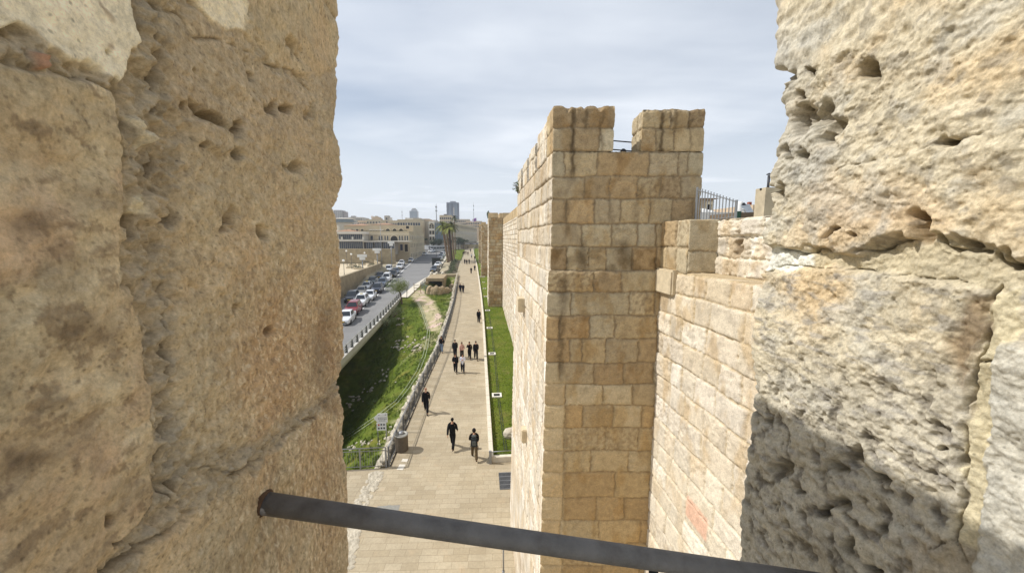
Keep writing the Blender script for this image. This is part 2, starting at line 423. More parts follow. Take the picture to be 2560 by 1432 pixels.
    fl2 = fbm(y*120+n2, z*60, 38, 4); c = lerp(c, lin(222, 202, 166), sstep(.30, .62, fl2)*(.2+.4*right)*(1-.6*blockL)); c = lerp(c, lin(112, 90, 62), sstep(.30, .62, -fl2)*(.2+.28*right)*(1-.5*blockL)); fleck = sstep(.26, .10, wd2)*(wid2 > .62); c = lerp(c, lin(96, 78, 56), fleck*.5*(1-.7*plas1))
    mott = fbm(y*13+n1, z*13, 35, 5)
    c = lerp(c, lin(150, 128, 98), sstep(.15, .7, mott)*blockL*.55)
    c = lerp(c, lin(205, 186, 150), sstep(.1, .6, -mott)*blockL*.5)
    c = lerp(c, lin(190, 146, 114), sstep(.1, .6, fbm(y*8+4, z*8+2, 36, 5))*blockL*.3)
    mdot = fbm(y*46+n2, z*40, 37, 5); c = lerp(c, lin(128, 104, 76), sstep(.28, .6, mdot)*blockL*.6); c = lerp(c, lin(104, 84, 62), spots(wx+(wx-qx)*1.5, wy+(wy-qy)*1.5, [(110, 700, 75, 60, 20), (230, 830, 60, 40, 0), (60, 560, 60, 40, 0), (140, 640, 50, 30, 40), (150, 830, 40, 60, 10), (70, 1130, 60, 40, 0), (120, 1010, 40, 22, 0)])*.72*(.55+.45*tint))
    c = lerp(c, lin(172, 153, 124), mortar*.75); c = lerp(c, lin(158, 143, 120), mortar*sstep(0, .5, n2)*.6)
    c = lerp(c, lin(226, 212, 182), plas1*.9); c = lerp(c, lin(224, 208, 176), plas2*.9)
    c = lerp(c, lin(150, 125, 95), plas1*spots(wx, wy, [(250, 25, 40, 7, 55), (60, 95, 40, 14, 40), (115, 130, 26, 10, 40), (270, 115, 7, 12, 0)])*.8)
    brick = soft(qx, qy, Zq(0, 0, (112, 252), (140, 262), (160, 290), (152, 350), (125, 340)), 2); c = lerp(c, lin(180, 124, 90), brick*.8); h = h+.008*brick*vis
    c = lerp(c, lin(132, 106, 76), dark*.55)
    c = lerp(c, lin(108, 92, 72), np.clip(cr, 0, 1)*.45); c = lerp(c, lin(120, 104, 84), np.clip(pits, 0, 1)*.4)
    for poly, cc in ((Zq(0, 0, (585, 580), (650, 575), (690, 660), (685, 720), (660, 740), (630, 650)), (208, 190, 155)), (Zq(0, 0, (640, 980), (690, 960), (700, 1060), (640, 1060)), (206, 190, 156))):
        c = lerp(c, lin(cc), soft(qx, qy, poly, 3)*.8)
    return h, c

def feat_right(qx, qy, y, z, vis):
    wx = qx+fbm(y*22, z*22, 53, 4)*16; wy = qy+fbm(y*22+5, z*22+8, 54, 4)*16
    n1 = fbm(y*5, z*5, 61, 5); n2 = fbm(y*22, z*22, 62, 5); n3 = fbm(y*85, z*85, 63, 4)
    wd, wid = worley(y*48+n2*.4, z*48, 64); wd2, wid2 = worley(y*110, z*110+n2*.4, 65)
    patch = soft(wx, wy, Zq(1800, 0, (190, 1262), (320, 1240), (470, 1258), (466, 1318), (330, 1326), (190, 1330)), 3)
    band = soft(wx, wy, Zq(1800, 0, (200, 1240), (480, 1254), (760, 1248), (900, 1205), (1010, 1200), (1100, 1150), (1380, 1265), (1600, 1320), (1600, 1424))
                + Zq(1800, 712, (1400, 30)) + Zq(1800, 0, (1240, 1410), (970, 1372), (700, 1338), (480, 1326), (200, 1335)), 6)
    upper = soft(wx, wy, Zq(1800, 0, (-300, -500), (2000, -500), (2000, 1330), (1512, 1300), (1380, 1250), (1080, 1160), (900, 1200), (770, 1240), (450, 1250), (100, 1235)), 7)
    lower = soft(wx, wy, Zq(1800, 0, (0, 1335), (480, 1335), (700, 1348), (970, 1380), (1240, 1420))
                 + Zq(1800, 712, (1350, 50), (1330, 220), (1270, 380), (1225, 520), (1225, 700), (1205, 1000), (1180, 1260), (1000, 1500), (-300, 1900), (-300, 0)), 8)
    strip = soft(wx, wy, Zq(1800, 712, (1380, 60), (1512, 20), (1500, 280), (1400, 380), (1370, 470), (1345, 700), (1312, 1050), (1295, 1300), (1200, 1290), (1215, 1080), (1235, 700), (1250, 500), (1300, 380), (1340, 240)), 4)
    grey = soft(wx, wy, Zq(1800, 712, (1430, 290), (1700, 270), (1900, 1900), (1280, 1900), (1300, 1250), (1320, 1030), (1350, 700), (1375, 470)), 8)
    plug = soft(wx, wy, Zq(1800, 712, (990, 1290), (1120, 1260), (1230, 1270), (1300, 1300), (1290, 1560), (940, 1560)), 8)
    lowl = sstep(820, 1050, qy)*lower
    h = .009*n1+.0050*n2+.0016*n3
    h += .016*upper+.010*lower+.012*grey+.001*strip+.002*patch
    rid = 1-np.abs(fbm(y*14+z*4, z*26, 66, 4)); h += .004*rid*upper
    h -= .010*np.clip(.46-wd, 0, 1)*(wid > .55)*(1-strip)*(1-patch)*(.6+.9*lowl)
    h -= .0045*np.clip(.42-wd2, 0, 1)*(wid2 > .6)*(1-strip)
    gl = fbm(y*30, z*30, 67, 4); h -= .012*lowl*np.clip(gl-.12, 0, 1)
    cr = 0
    for pts, w, dep, sd in (
        (Zq(1800, 0, (300, 1232), (450, 1252), (600, 1240), (770, 1244), (850, 1200), (930, 1190), (1010, 1190)), 5, .018, 41),
        (Zq(1800, 0, (780, 1232), (850, 1185), (960, 1178)), 10, .016, 47),
        (Zq(1800, 0, (1085, 1170), (1130, 1225), (1250, 1245), (1360, 1255)), 8, .024, 42),
        (Zq(1800, 0, (1390, 1285), (1450, 1330), (1560, 1320)), 9, .026, 43),
        (Zq(1800, 0, (200, 1332), (330, 1328), (480, 1326), (700, 1340), (970, 1372), (1240, 1412)), 3, .009, 44),
        (Zq(1800, 712, (1420, 0), (1380, 50), (1350, 220), (1300, 370), (1250, 480), (1232, 640), (1230, 840), (1212, 1080), (1190, 1270)), 6, .020, 45),
        (Zq(1800, 712, (1300, 372), (1360, 380), (1400, 395), (1372, 450)), 4, .014, 46),
        (Zq(1800, 712, (1250, 672), (1340, 680)), 3, .010, 48),
        (Zq(1800, 712, (1090, 1300), (1190, 1265), (1230, 1330), (1260, 1390)), 3, .008, 49),
        (Zq(1800, 0, (620, 840), (800, 800), (1000, 770), (1180, 715), (1512, 650)), 4, .006, 50)):
        c = crack(qx, qy, pts, w*.62, (11, 75), seed=sd)*sstep(-.75, .1, fbm(y*26, z*26, 80+sd, 3)); h = h-dep*.8*c; cr = np.maximum(cr, c)
    pits = spots(wx*.95+qx*.05, wy*.95+qy*.05, [(2040, 285, 22, 26, 0), (2075, 300, 20, 34, 20), (2105, 315, 24, 22, 0), (2090, 345, 16, 18, 0), (2020, 310, 14, 22, 0), (2025, 275, 10, 10, 0), (2195, 178, 20, 20, 0), (2315, 550, 22, 18, 0), (2320, 575, 18, 24, 0),
        (2440, 605, 34, 13, 20), (1975, 185, 22, 14, 0), (1965, 215, 13, 26, 0), (2045, 180, 9, 12, 0), (2020, 242, 8, 9, 0), (2110, 585, 16, 5, -15), (2158, 584, 8, 5, -30), (2400, 358, 16, 10, 0), (1990, 380, 12, 12, 0), (2035, 385, 14, 10, 0), (1930, 520, 16, 30, 0), (1965, 475, 20, 14, 0), (2550, 650, 16, 18, 0),
        (2362, 1120, 10, 7, 20), (2200, 1185, 24, 11, 20), (2085, 1168, 20, 14, 0), (2150, 1145, 18, 16, 0), (2418, 1150, 9, 13, 0), (2112, 1255, 22, 13, 20), (2220, 1315, 17, 11, 30), (2070, 1285, 18, 12, 0), (1975, 1305, 12, 14, 0), (2195, 1425, 26, 14, 25), (1960, 1175, 16, 20, 40), (1925, 1060, 16, 7, 0), (2130, 1360, 18, 16, 0), (2010, 1225, 12, 10, 0)])
    h = h-.040*pits
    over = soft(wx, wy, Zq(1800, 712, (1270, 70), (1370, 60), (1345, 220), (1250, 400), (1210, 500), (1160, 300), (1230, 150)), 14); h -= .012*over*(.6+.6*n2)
    h = np.where(vis, h, .012*n1+.005*n2)
    c = np.zeros(qx.shape+(3,))+np.array(lin(196, 180, 150))
    yel = sstep(-.15, .5, fbm(y*6+2, z*6, 71, 5))
    c = lerp(c, lin(204, 172, 122), yel*.55*sstep(1000, 700, qy))
    c = lerp(c, lin(208, 164, 110), soft(wx, wy, [(2060, 480), (2320, 470), (2380, 560), (2150, 610), (2010, 600)], 60)*.5)
    c = lerp(c, lin(204, 168, 118), soft(wx, wy, [(1930, 700), (2140, 690), (2130, 780), (2050, 840), (1940, 760)], 40)*.4)
    g = sstep(.05, .55, fbm(y*11, z*11, 72, 6)); c = lerp(c, lin(178, 172, 160), g*.5)
    c = lerp(c, lin(168, 164, 156), soft(wx, wy, [(1930, 60), (2060, 60), (2030, 260), (2130, 380), (2140, 540), (2040, 500), (1950, 480), (1940, 250)], 50)*.6)
    lich = sstep(.25, .6, fbm(y*34, z*34, 73, 5)); c = lerp(c, lin(126, 118, 108), lich*.42)
    c = lerp(c, lin(176, 166, 148), lowl*.7); c = lerp(c, lin(98, 88, 76), lowl*sstep(.1, .6, gl)*.7)  # greyer tone of the shaded lower zone put into the stone colour
    fl = fbm(y*18+1, z*70, 74, 4); c = lerp(c, lin(148, 140, 132), sstep(.15, .6, fl)*lower*.6)
    c = lerp(c, lin(188, 172, 138), band*.8); c = lerp(c, lin(228, 224, 212), patch*.95)
    c = lerp(c, lin(200, 184, 146), strip*.85); c = lerp(c, lin(186, 180, 168), grey*.75); c = lerp(c, lin(176, 160, 136), plug*.8)
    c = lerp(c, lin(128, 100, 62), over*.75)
    c = lerp(c, lin(104, 92, 74), np.clip(cr, 0, 1)*.5); c = lerp(c, lin(110, 98, 82), np.clip(pits, 0, 1)*.4)
    return h, c

AX, BX = -.36, .684
TOP_L = .800
SIL_L = [(845, -60), (845, 0), (848, 150), (845, 230), (838, 330), (855, 378), (857, 460), (842, 505), (832, 522), (843, 545), (855, 600), (858, 700), (862, 800), (865, 880), (854, 945), (862, 985), (865, 1100), (870, 1300), (875, 1432), (880, 1600)]
SIL_R = [(1952, -60), (1950, 0), (1940, 130), (1947, 165), (1955, 200), (1968, 250), (1975, 292), (1957, 345), (1950, 400), (1930, 450), (1916, 500), (1910, 560), (1908, 640), (1893, 690), (1884, 780), (1876, 860), (1880, 960), (1872, 1050), (1857, 1200), (1850, 1300), (1845, 1400), (1840, 1600)]
merlon('merlon', AX, -1, TOP_L, SIL_L, (19.0, 55.5), .10, feat_left, 'shaded brown stone merlon filling the left side, pipe rail socketed in it', M_MERLON)
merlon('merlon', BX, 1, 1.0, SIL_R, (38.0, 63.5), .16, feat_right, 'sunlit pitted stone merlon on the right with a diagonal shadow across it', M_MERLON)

# sill and the wall the viewer stands on
def parapet_wall():
    P = []
    for x in np.linspace(-1.9, 2.1, 60):
        pass
    b = MB(); b.box(-1.55, 1.9, .12, .86, .0, CZ-1.02); b.box(-1.55, 1.9, -1.3, .118, CZ-3., CZ-1.6)
    o = b.build('parapet_wall', surf('parapet_stone', lin(186, 166, 132), .9, var=.3, scale=3, bump=.5, bscale=30)); tag(o, 'stone parapet wall below the opening that the pipe rail crosses', 'wall')
parapet_wall()
# pipe rail across the opening
M_PIPE = surf('painted_pipe', lin(110, 109, 108), .55, .0, var=.3, scale=26, bump=.3, bscale=120, spec=.4, dirt=lin(74, 70, 66))
a = atX(640, 1254, AX-.03); e = atX(655, 1255, AX)
def on_depth(px, py, d):             # point on the sight line at horizontal distance d
    r = ray(px, py); k = d/(r[0]*sy_+r[1]*cy_); return Vector((r[0]*k, r[1]*k, CZ+r[2]*k))
p0 = atX(655, 1256, AX); p1 = atX(2150, 1472, BX)
rail = empty('pipe_rail', p0, 0, 'grey painted pipe rail crossing the opening between the two merlons', 'railing')
dv = (p1-p0); b = MB(); b.tube([Vector((0, 0, 0))-dv*.04, dv*.25, dv*.5, dv*.75, dv*1.03], .0168, 24); b.build('pipe', M_PIPE, rail, smooth=True)
dn = dv.normalized(); b = MB(); b.tube([dn*-.012, dn*.006, dn*.007], [.0215, .0205, .0175], 20); b.build('socket', surf('rusty_socket', lin(96, 74, 56), .9, var=.5, scale=60, bump=.6, bscale=150), rail, smooth=True)
pp = dv*.63; b = MB(); b.tube([pp-Vector((0, 0, .002)), pp-Vector((0, 0, .5))], .008, 10); b.build('post', surf('post_paint', lin(38, 38, 40), .6), rail, smooth=True)
# ------------------------------------------------------------------ coursed stone walls
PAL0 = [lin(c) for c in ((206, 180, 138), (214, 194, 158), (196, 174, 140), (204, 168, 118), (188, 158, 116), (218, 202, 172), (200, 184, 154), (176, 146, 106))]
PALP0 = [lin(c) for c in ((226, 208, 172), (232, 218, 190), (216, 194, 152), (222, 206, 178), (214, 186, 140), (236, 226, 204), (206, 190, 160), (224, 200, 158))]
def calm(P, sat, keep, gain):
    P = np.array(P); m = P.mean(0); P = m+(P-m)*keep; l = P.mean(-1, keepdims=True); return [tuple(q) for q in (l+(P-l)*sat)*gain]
PAL = [tuple(np.array(c)*(1., 1.012, .965)) for c in calm(PAL0, .88, .7, .88)]; PAL_PALE = calm(PALP0, .62, .6, 1.)  # paler copy for sun-facing sides, sunlight put into its colour
M_WALL = stone_surface('dressed_limestone', bump=.45, fine=60.)
M_WALLFAR = surf('wall_limestone', (.5, .4, .25), .92, var=.22, scale=2.2, attr=True, bump=.5, bscale=9, bdist=.03, spec=.2, obj=False)

def auto_rows(z0, z1, u0, u1, h=.47, wmin=.5, wmax=1.1, seed=0):
    rr = random.Random(seed); rows = []; z = z0
    while z < z1-.05:
        hh = h*rr.uniform(.88, 1.14); zt = min(z+hh, z1)
        if z1-zt < .15: zt = z1
        u = u0-rr.uniform(0, wmax); J = [u]
        while u < u1: u += rr.uniform(wmin, wmax); J.append(u)
        rows.append((z, zt, J)); z = zt
    return rows

def ashlar_hc(u, z, rows, seed, pal, depth=.022, w=.022, rough=1., mort=None, disp=.016, darkp=.12):
    sh = u.shape; u = u.ravel(); z = z.ravel()
    zz = z+.022*fbm(u*1.3, z*1.3, seed, 3)+.010*fbm(u*9, z*9, seed+4, 3)
    uw = u+.022*fbm(u*1.7+3, z*5, seed+1, 4)
    b = np.array([r[0] for r in rows]+[rows[-1][1]])
    ri = np.clip(np.searchsorted(b, zz, 'right')-1, 0, len(rows)-1)
    dz = np.minimum(zz-b[ri], b[ri+1]-zz); du = np.zeros_like(dz); bid = np.zeros_like(dz)
    for i, (a, c, J) in enumerate(rows):
        m = ri == i
        if not m.any(): continue
        J = np.array(sorted(J)); k = np.clip(np.searchsorted(J, uw[m], 'right'), 1, len(J)-1)
        du[m] = np.minimum(np.abs(uw[m]-J[k-1]), np.abs(J[k]-uw[m])); bid[m] = i*97+k
    r1 = _h(bid.astype(int), np.full(bid.shape, seed), 1); r2 = _h(bid.astype(int), np.full(bid.shape, seed), 2)
    r3 = _h(bid.astype(int), np.full(bid.shape, seed), 3); r4 = _h(bid.astype(int), np.full(bid.shape, seed), 4)
    wj = w*(.6+.9*_h((bid*3).astype(int), np.full(bid.shape, seed), 6))
    # rounded and chipped arrises
    e = np.minimum(du, dz)+(.012*fbm(u*14, z*14, seed+6, 4)-.03*np.clip(fbm(u*4+7, z*4, seed+7, 3)-.35, 0, 1))*rough
    joint = 1-sstep(.2, 1.0, e/wj); rnd_e = 1-sstep(0, 3.2, e/w)
    rg = (r3 > .62)*1.
    n2 = fbm(u*11+r1*40, z*11, seed+8, 4); n3 = fbm(u*34+r1*9, z*34, seed+9, 3)
    wd, wi = worley(u*16+n2*.4, z*20, seed+11)
    h = (r1-.5)*disp-depth*joint-.010*rnd_e+rough*(.004+.007*rg)*n2+rough*.003*n3-rough*(.003+.005*rg)*np.clip(.42-wd, 0, 1)*(wi > .55)
    layer = np.abs(np.sin(z*60+6*n2+r2*20)); h -= .004*rough*(r4 > .7)*(layer < .25)
    P = np.array(pal); c = P[(r2*len(pal)).astype(int) % len(pal)]
    tone = .91+.18*r4; c = c*tone[:, None]
    st = sstep(.05, .6, fbm(u*2.2, z*1.1, seed+13, 4)); c = lerp(c, c*np.array([.82, .71, .55]), st*.7)
    gr = sstep(.1, .6, fbm(u*5, z*4, seed+14, 5)); c = lerp(c, c*np.array([.74, .73, .73]), gr*.6)
    dk = (r1 < darkp)*1.; bl = sstep(-.1, .4, fbm(u*12, z*12, seed+15, 4)); c = lerp(c, np.array(lin(116, 94, 70)), dk*bl*.45)
    pitc = sstep(.3, .1, wd)*(wi > .6); c = lerp(c, c*.62, pitc*.6*(.4+.6*rg))
    mc = np.array(mort if mort is not None else lin(150, 132, 104)); c = lerp(c, mc, joint*.85)
    return h.reshape(sh), c.reshape(sh+(3,)), bid.reshape(sh)

def wall_sheet(name, pts, z0, z1, sides, zs, mat, parent=None, extra=None, batter=0., zb=13., cap=True, step=None):
    """closed plan polygon pts (counter-clockwise); sides[i] = (n columns, rows, kwargs, power) for the edge i -> i+1"""
    U = []; XY = []; NN = []; SD = []
    n = len(pts)
    for i in range(n):
        a = np.array(pts[i], float); b = np.array(pts[(i+1) % n], float); L = np.hypot(*(b-a)); d = (b-a)/L; nr = np.array([d[1], -d[0]])
        nc = sides[i][0]; pw = sides[i][3] if len(sides[i]) > 3 else 1.
        q = np.linspace(0, 1, nc); q = q**pw if pw > 0 else 1-(1-q)**(-pw)
        for t in q:
            U.append(t*L); XY.append(a+d*(t*L)); SD.append(i); NN.append(nr)
    U = np.array(U); XY = np.array(XY); SD = np.array(SD); NN = np.array(NN); m = len(U)
    NNc = NN.copy()
    for j in range(m):                                # mitre the two columns meeting at a corner
        k = (j+1) % m
        if SD[k] != SD[j]:
            s = NN[j]+NN[k]; s = s/(1+NN[j] @ NN[k]); NNc[j] = s; NNc[k] = s
    zs = np.asarray(zs); nr_ = len(zs)
    H = np.zeros((nr_, m)); C = np.zeros((nr_, m, 3)); Zg = np.repeat(zs[:, None], m, 1); Ug = np.repeat(U[None], nr_, 0)
    for i in range(n):
        s = SD == i; kw = dict(sides[i][2])
        h, c, bid = ashlar_hc(Ug[:, s], Zg[:, s], sides[i][1], pal=kw.pop('pal', PAL), seed=kw.pop('seed', 5+i), **kw)
        if extra and i in extra: h, c = extra[i](Ug[:, s], Zg[:, s], h, c)
        H[:, s] = h; C[:, s] = c
    for j in range(m):                                # same height on both sides of a corner
        k = (j+1) % m
        if SD[k] != SD[j]: a = np.minimum(H[:, j], H[:, k]); H[:, j] = a; H[:, k] = a
    H = H+batter*np.clip(zb-Zg, 0, None)
    if step is not None: H = H+step[1]*(Zg < step[0])
    V = np.stack([XY[None, :, 0]+NNc[None, :, 0]*H, XY[None, :, 1]+NNc[None, :, 1]*H, Zg], -1)
    if cap:
        ctr = np.array(pts).mean(0); rows = [V]; cs = [C]
        rr = np.random.RandomState(int(abs(z1)*10) % 97)
        for q, dzz in ((.985, .012), (.9, .016), (.6, .02), (.0, .02)):
            k = V[-1].copy(); k[:, :2] = ctr+(k[:, :2]-ctr)*q; k[:, 2] += dzz+.012*fbm(k[:, 0]*5, k[:, 1]*5, 3, 3); rows.append(k[None]); cs.append(C[-1:]*.92)
        V = np.concatenate(rows); C = np.concatenate(cs)
    V = np.concatenate([V, V[:, :1]], 1); C = np.concatenate([C, C[:, :1]], 1)
    me = grid_mesh(name, V, C, smooth=True)
    return link(name, me, mat, parent)

def odp(px, py, d):
    r = ray(px, py); k = d/(r[0]*sy_+r[1]*cy_); return r[0]*k, r[1]*k, CZ+r[2]*k
def front_z(py, d=7.5, px=1480): return odp(px, py, d)[2]
E2 = np.array([cy_, -sy_])

def tower_one():
    tw = empty('fortified_tower', (1.41, 7.6, plane_z(7.6)), 0, 'nearest crenellated stone tower, its front in shade and its left side in full sun', 'tower')
    inv = Matrix.Translation(-tw.location)
    d = 7.5; P0 = np.array(odp(1378, 596, d)[:2])
    zy0 = lambda y: front_z(y)
    uf = lambda px, z=CZ: (px-1280)/F*(d*ct_-(z-CZ)*st_)-98/F*d*ct_
    ys = [265, 320, 379, 441, 497, 560, 617, 677, 729, 786, 845, 903, 955, 1007, 1062, 1117, 1170, 1231, 1287, 1342, 1397, 1452]
    js = [[1415, 1461, 1503], [1433, 1482], [1411, 1495, 1623, 1697, 1721], [1462, 1524, 1594, 1652, 1703], [1416, 1486, 1552, 1626, 1680, 1732], [1455, 1529, 1594, 1641, 1700], [1416, 1471, 1515, 1580, 1641, 1690],
          [1483, 1553, 1638, 1700], [1427, 1571, 1634, 1700], [1397, 1471, 1534, 1640], [1423, 1453, 1511, 1592, 1640], [1398, 1483, 1555, 1630], [1412, 1503, 1577, 1640], [1410, 1454, 1528, 1600], [1407, 1509, 1591, 1650], [1407, 1475, 1565, 1630], [1405, 1533, 1620], [1402, 1486, 1555, 1630], [1399, 1492, 1595], [1403, 1470, 1560, 1640], [1400, 1500, 1590]]
    zz = [front_z(y) for y in ys]
    rows = [(zz[i+1], zz[i], [-.8]+[uf(x, (zz[i]+zz[i+1])/2) for x in js[i]]+[3.2+.9]) for i in range(len(js))][::-1]
    zlow = rows[0][0]; rows = auto_rows(-.3, zlow, 0, 3.2, seed=3)+rows
    fix = [(r[0], r[1]) for r in rows]
    rr = random.Random(11)
    def side_rows(L, seed, wmin=.5, wmax=1.0):
        q = random.Random(seed); out_ = []
        for a, b in fix:
            u = -q.uniform(0, .9); J = [u]
            while u < L: u += q.uniform(wmin, wmax); J.append(u)
            out_.append((a, b, J))
        return out_
    zm = zz[2]                                       # floor of the gap between the front merlons
    FL = 2.96; P1 = P0+E2*FL; Yr = 14.35
    def stain(u, z, h, c):
        px = 1378+u*F/d
        zy = lambda y: front_z(y)
        wob = .05*fbm(u*8, z*5, 77, 4)
        for x, ya, yb, wd, k in ((1432, 270, 445, .055, .9), (1455, 600, 680, .10, .6), (1560, 600, 680, .14, .55), (1525, 500, 560, .05, .5), (1590, 500, 560, .10, .35), (1418, 560, 600, .05, .5), (1408, 690, 770, .09, .6), (1402, 770, 960, .055, .6), (1400, 960, 1010, .05, .4), (1412, 1000, 1300, .04, .25), (1465, 265, 330, .05, .6), (1505, 280, 380, .03, .55), (1416, 497, 560, .05, .3), (1640, 560, 1420, .05, .35)):
            m = np.exp(-((u-uf(x, zy((ya+yb)/2))+wob)/wd)**2)*sstep(zy(yb)-.15, zy(yb)+.2, z)*sstep(zy(ya)+.1, zy(ya)-.1, z)
            c = lerp(c, np.array(lin(92, 76, 54)), np.clip(m*k, 0, 1))
        m = sstep(zy(617), zy(630), z)*0
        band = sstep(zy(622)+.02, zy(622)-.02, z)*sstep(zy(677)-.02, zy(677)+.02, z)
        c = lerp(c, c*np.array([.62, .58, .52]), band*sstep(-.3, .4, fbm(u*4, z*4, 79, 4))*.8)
        low = sstep(zy(900), zy(1050), z); c = lerp(c, np.array(lin(206, 172, 116)), low*.25)
        strip = sstep(uf(1412, zy(1150)), uf(1402, zy(1150)), u+wob*.3)*sstep(zy(900), zy(960), z); c = lerp(c, np.array(lin(222, 202, 164)), strip*.5)
        return h, c
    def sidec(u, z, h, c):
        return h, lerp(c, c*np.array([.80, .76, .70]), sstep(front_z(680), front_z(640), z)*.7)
    zs = np.concatenate([np.linspace(-.3, zlow-.6, 12), np.arange(zlow-.5, zm, .0195), [zm]])
    L2 = Yr-P0[1]; pts = [tuple(P0), tuple(P1), (P1[0], Yr), (P0[0], Yr)]
    side = side_rows(L2+.5, 5); hid = side_rows(4, 6)
    loc = lambda pp: [(x-tw.location.x, y-tw.location.y) for x, y in pp]
    def rel(rows_): return [(a-tw.location.z, b-tw.location.z, J) for a, b, J in rows_]
    # the front runs left to right, the side edge runs from the back to the front corner
    def body(name, pp, za, zb_, sr, par, zs_, **k):
        o = wall_sheet(name, pp, za, zb_, sr, zs_, M_WALL, None, **k)
        o.parent = par; o.matrix_parent_inverse = Matrix.Translation(-Vector(par.location)); return o
    revrows = [(a, b, [L2-j for j in J][::-1]) for a, b, J in side]
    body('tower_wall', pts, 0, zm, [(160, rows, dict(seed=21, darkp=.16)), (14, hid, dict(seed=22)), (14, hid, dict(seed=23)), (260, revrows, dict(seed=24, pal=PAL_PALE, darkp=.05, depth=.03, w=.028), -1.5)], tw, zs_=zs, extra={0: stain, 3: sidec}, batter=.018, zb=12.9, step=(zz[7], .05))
    # merlons: two on the front, three more along the left side
    def mer(pp, ztop, seed, pal=PAL, nn=70, notch=None):
        rws = [(zm, zz[1]+.0, None), (zz[1], ztop, None)]
        def mk(L, sd):
            q = random.Random(sd); return [(a, b, [-.3]+sorted(q.uniform(.25, L-.25) for _ in range(max(1, int(L/.45))))+[L+.3]) for a, b, _ in rws]
        zq = np.concatenate([np.arange(zm+.004, ztop-.02, .0195), [ztop]])
        Ls = [math.dist(pp[i], pp[(i+1) % 4]) for i in range(4)]
        ex = None
        def topn(u, z, h, c): return (h, c)
        o = body('merlon', pp, zm, ztop, [(max(10, int(nn*L/1.2)), mk(L, seed*7+i), dict(seed=seed+i, pal=pal)) for i, L in enumerate(Ls)], tw, zq, extra={0: stain} if notch else None)
        if notch:                                    # weathered, gapped top course
            me = o.data; co = np.zeros(len(me.vertices)*3); me.vertices.foreach_get('co', co); co = co.reshape(-1, 3)
            u = (co[:, :2]-np.array(pp[0])) @ E2; t = sstep(zz[1]+.05, ztop, co[:, 2])
            dd = np.zeros(len(u))
            for q, wq, dp in notch: dd = np.maximum(dd, dp*np.exp(-((u-q)/wq)**2))
            co[:, 2] -= t*(dd+.02*np.abs(fbm(u*6, co[:, 1]*6, seed, 3)))
            me.vertices.foreach_set('co', co.reshape(-1).astype(np.float32)); me.update()
        return o
    th = .62; N2 = np.array([sy_, cy_])
    ZT = zz[1]+.2
    def fr(x0, x1, t=th, off=0.): a = P0+E2*max(0, uf(x0, ZT))+N2*off; b = P0+E2*min(FL, uf(x1, ZT))+N2*off; return [tuple(a), tuple(b), tuple(b+N2*t), tuple(a+N2*t)]
    pa = fr(1380, 1537); pa[3] = (P0[0], P0[1]+1.35); pa[2] = (pa[1][0]+.05, P0[1]+.62)
    pa = [pa[0], pa[1], pa[2], (P0[0]+.0, pa[2][1]+.02)]
    mer(pa, zz[0], 31, notch=[(uf(1419, ZT), .05, .10), (uf(1461, ZT), .04, .05), (uf(1499, ZT), .05, .07), (uf(1440, ZT), .07, .03)])
    mer(fr(1606, 1764), front_z(273), 37, notch=[(uf(1650)-uf(1606), .05, .02), (uf(1720)-uf(1606), .1, .03)])
    for k, (y0, y1, dz) in enumerate(((8.12, 9.35, -.03), (9.85, 11.0, -.1), (11.5, 12.6, -.12), (13.2, 14.3, -.13))):
        x = P0[0]+.005; mer([(x, y0), (x+.6, y0), (x+.6, y1), (x, y1)], zz[0]+dz, 41+k*5, pal=PAL_PALE, nn=30)
    # thin double rail across the gap
    b = MB()
    for y in (352, 374): b.tube([odp(1530, y, 8.1), odp(1590, y+5, 8.1)], .013, 6)
    b.tube([odp(1583, 354, 8.1), odp(1583, 380, 8.1)], .012, 6)
    r = b.build('gap_rail', M_DARKMETAL, tw); r.matrix_parent_inverse = Matrix.Translation(-tw.location)
    o = MB().blob(odp(1558, 379, 7.9), .06, 2, .05).build('floodlight', M_DARKMETAL, tw, smooth=True); o.matrix_parent_inverse = Matrix.Translation(-tw.location)
    # two projecting stone corbels on the sunlit side
    for (px, py, X, sz) in ((1306, 760, P0[0]-.14, (.16, .5, .42)), (1312, 1085, P0[0]-.2, (.1, .3, .4))):
        p = atX(px, py, X); q = MB().box(p.x-sz[0], p.x+.2, p.y-sz[1]/2, p.y+sz[1]/2, p.z-sz[2]/2, p.z+sz[2]/2).build('projecting_stone', M_CORBEL, tw, bevel=.02); q.matrix_parent_inverse = Matrix.Translation(-tw.location)
    return P0, P1, zm

M_DARKMETAL = surf('dark_metal', lin(62, 62, 66), .5, .3, var=.2, scale=20)
M_STEEL = surf('galvanised_steel', lin(148, 150, 152), .45, .5, var=.15, scale=12)
M_CORBEL = surf('corbel_stone', lin(206, 190, 160), .9, var=.3, scale=6, bump=.5, bscale=40)
TP0, TP1, TZM = tower_one()

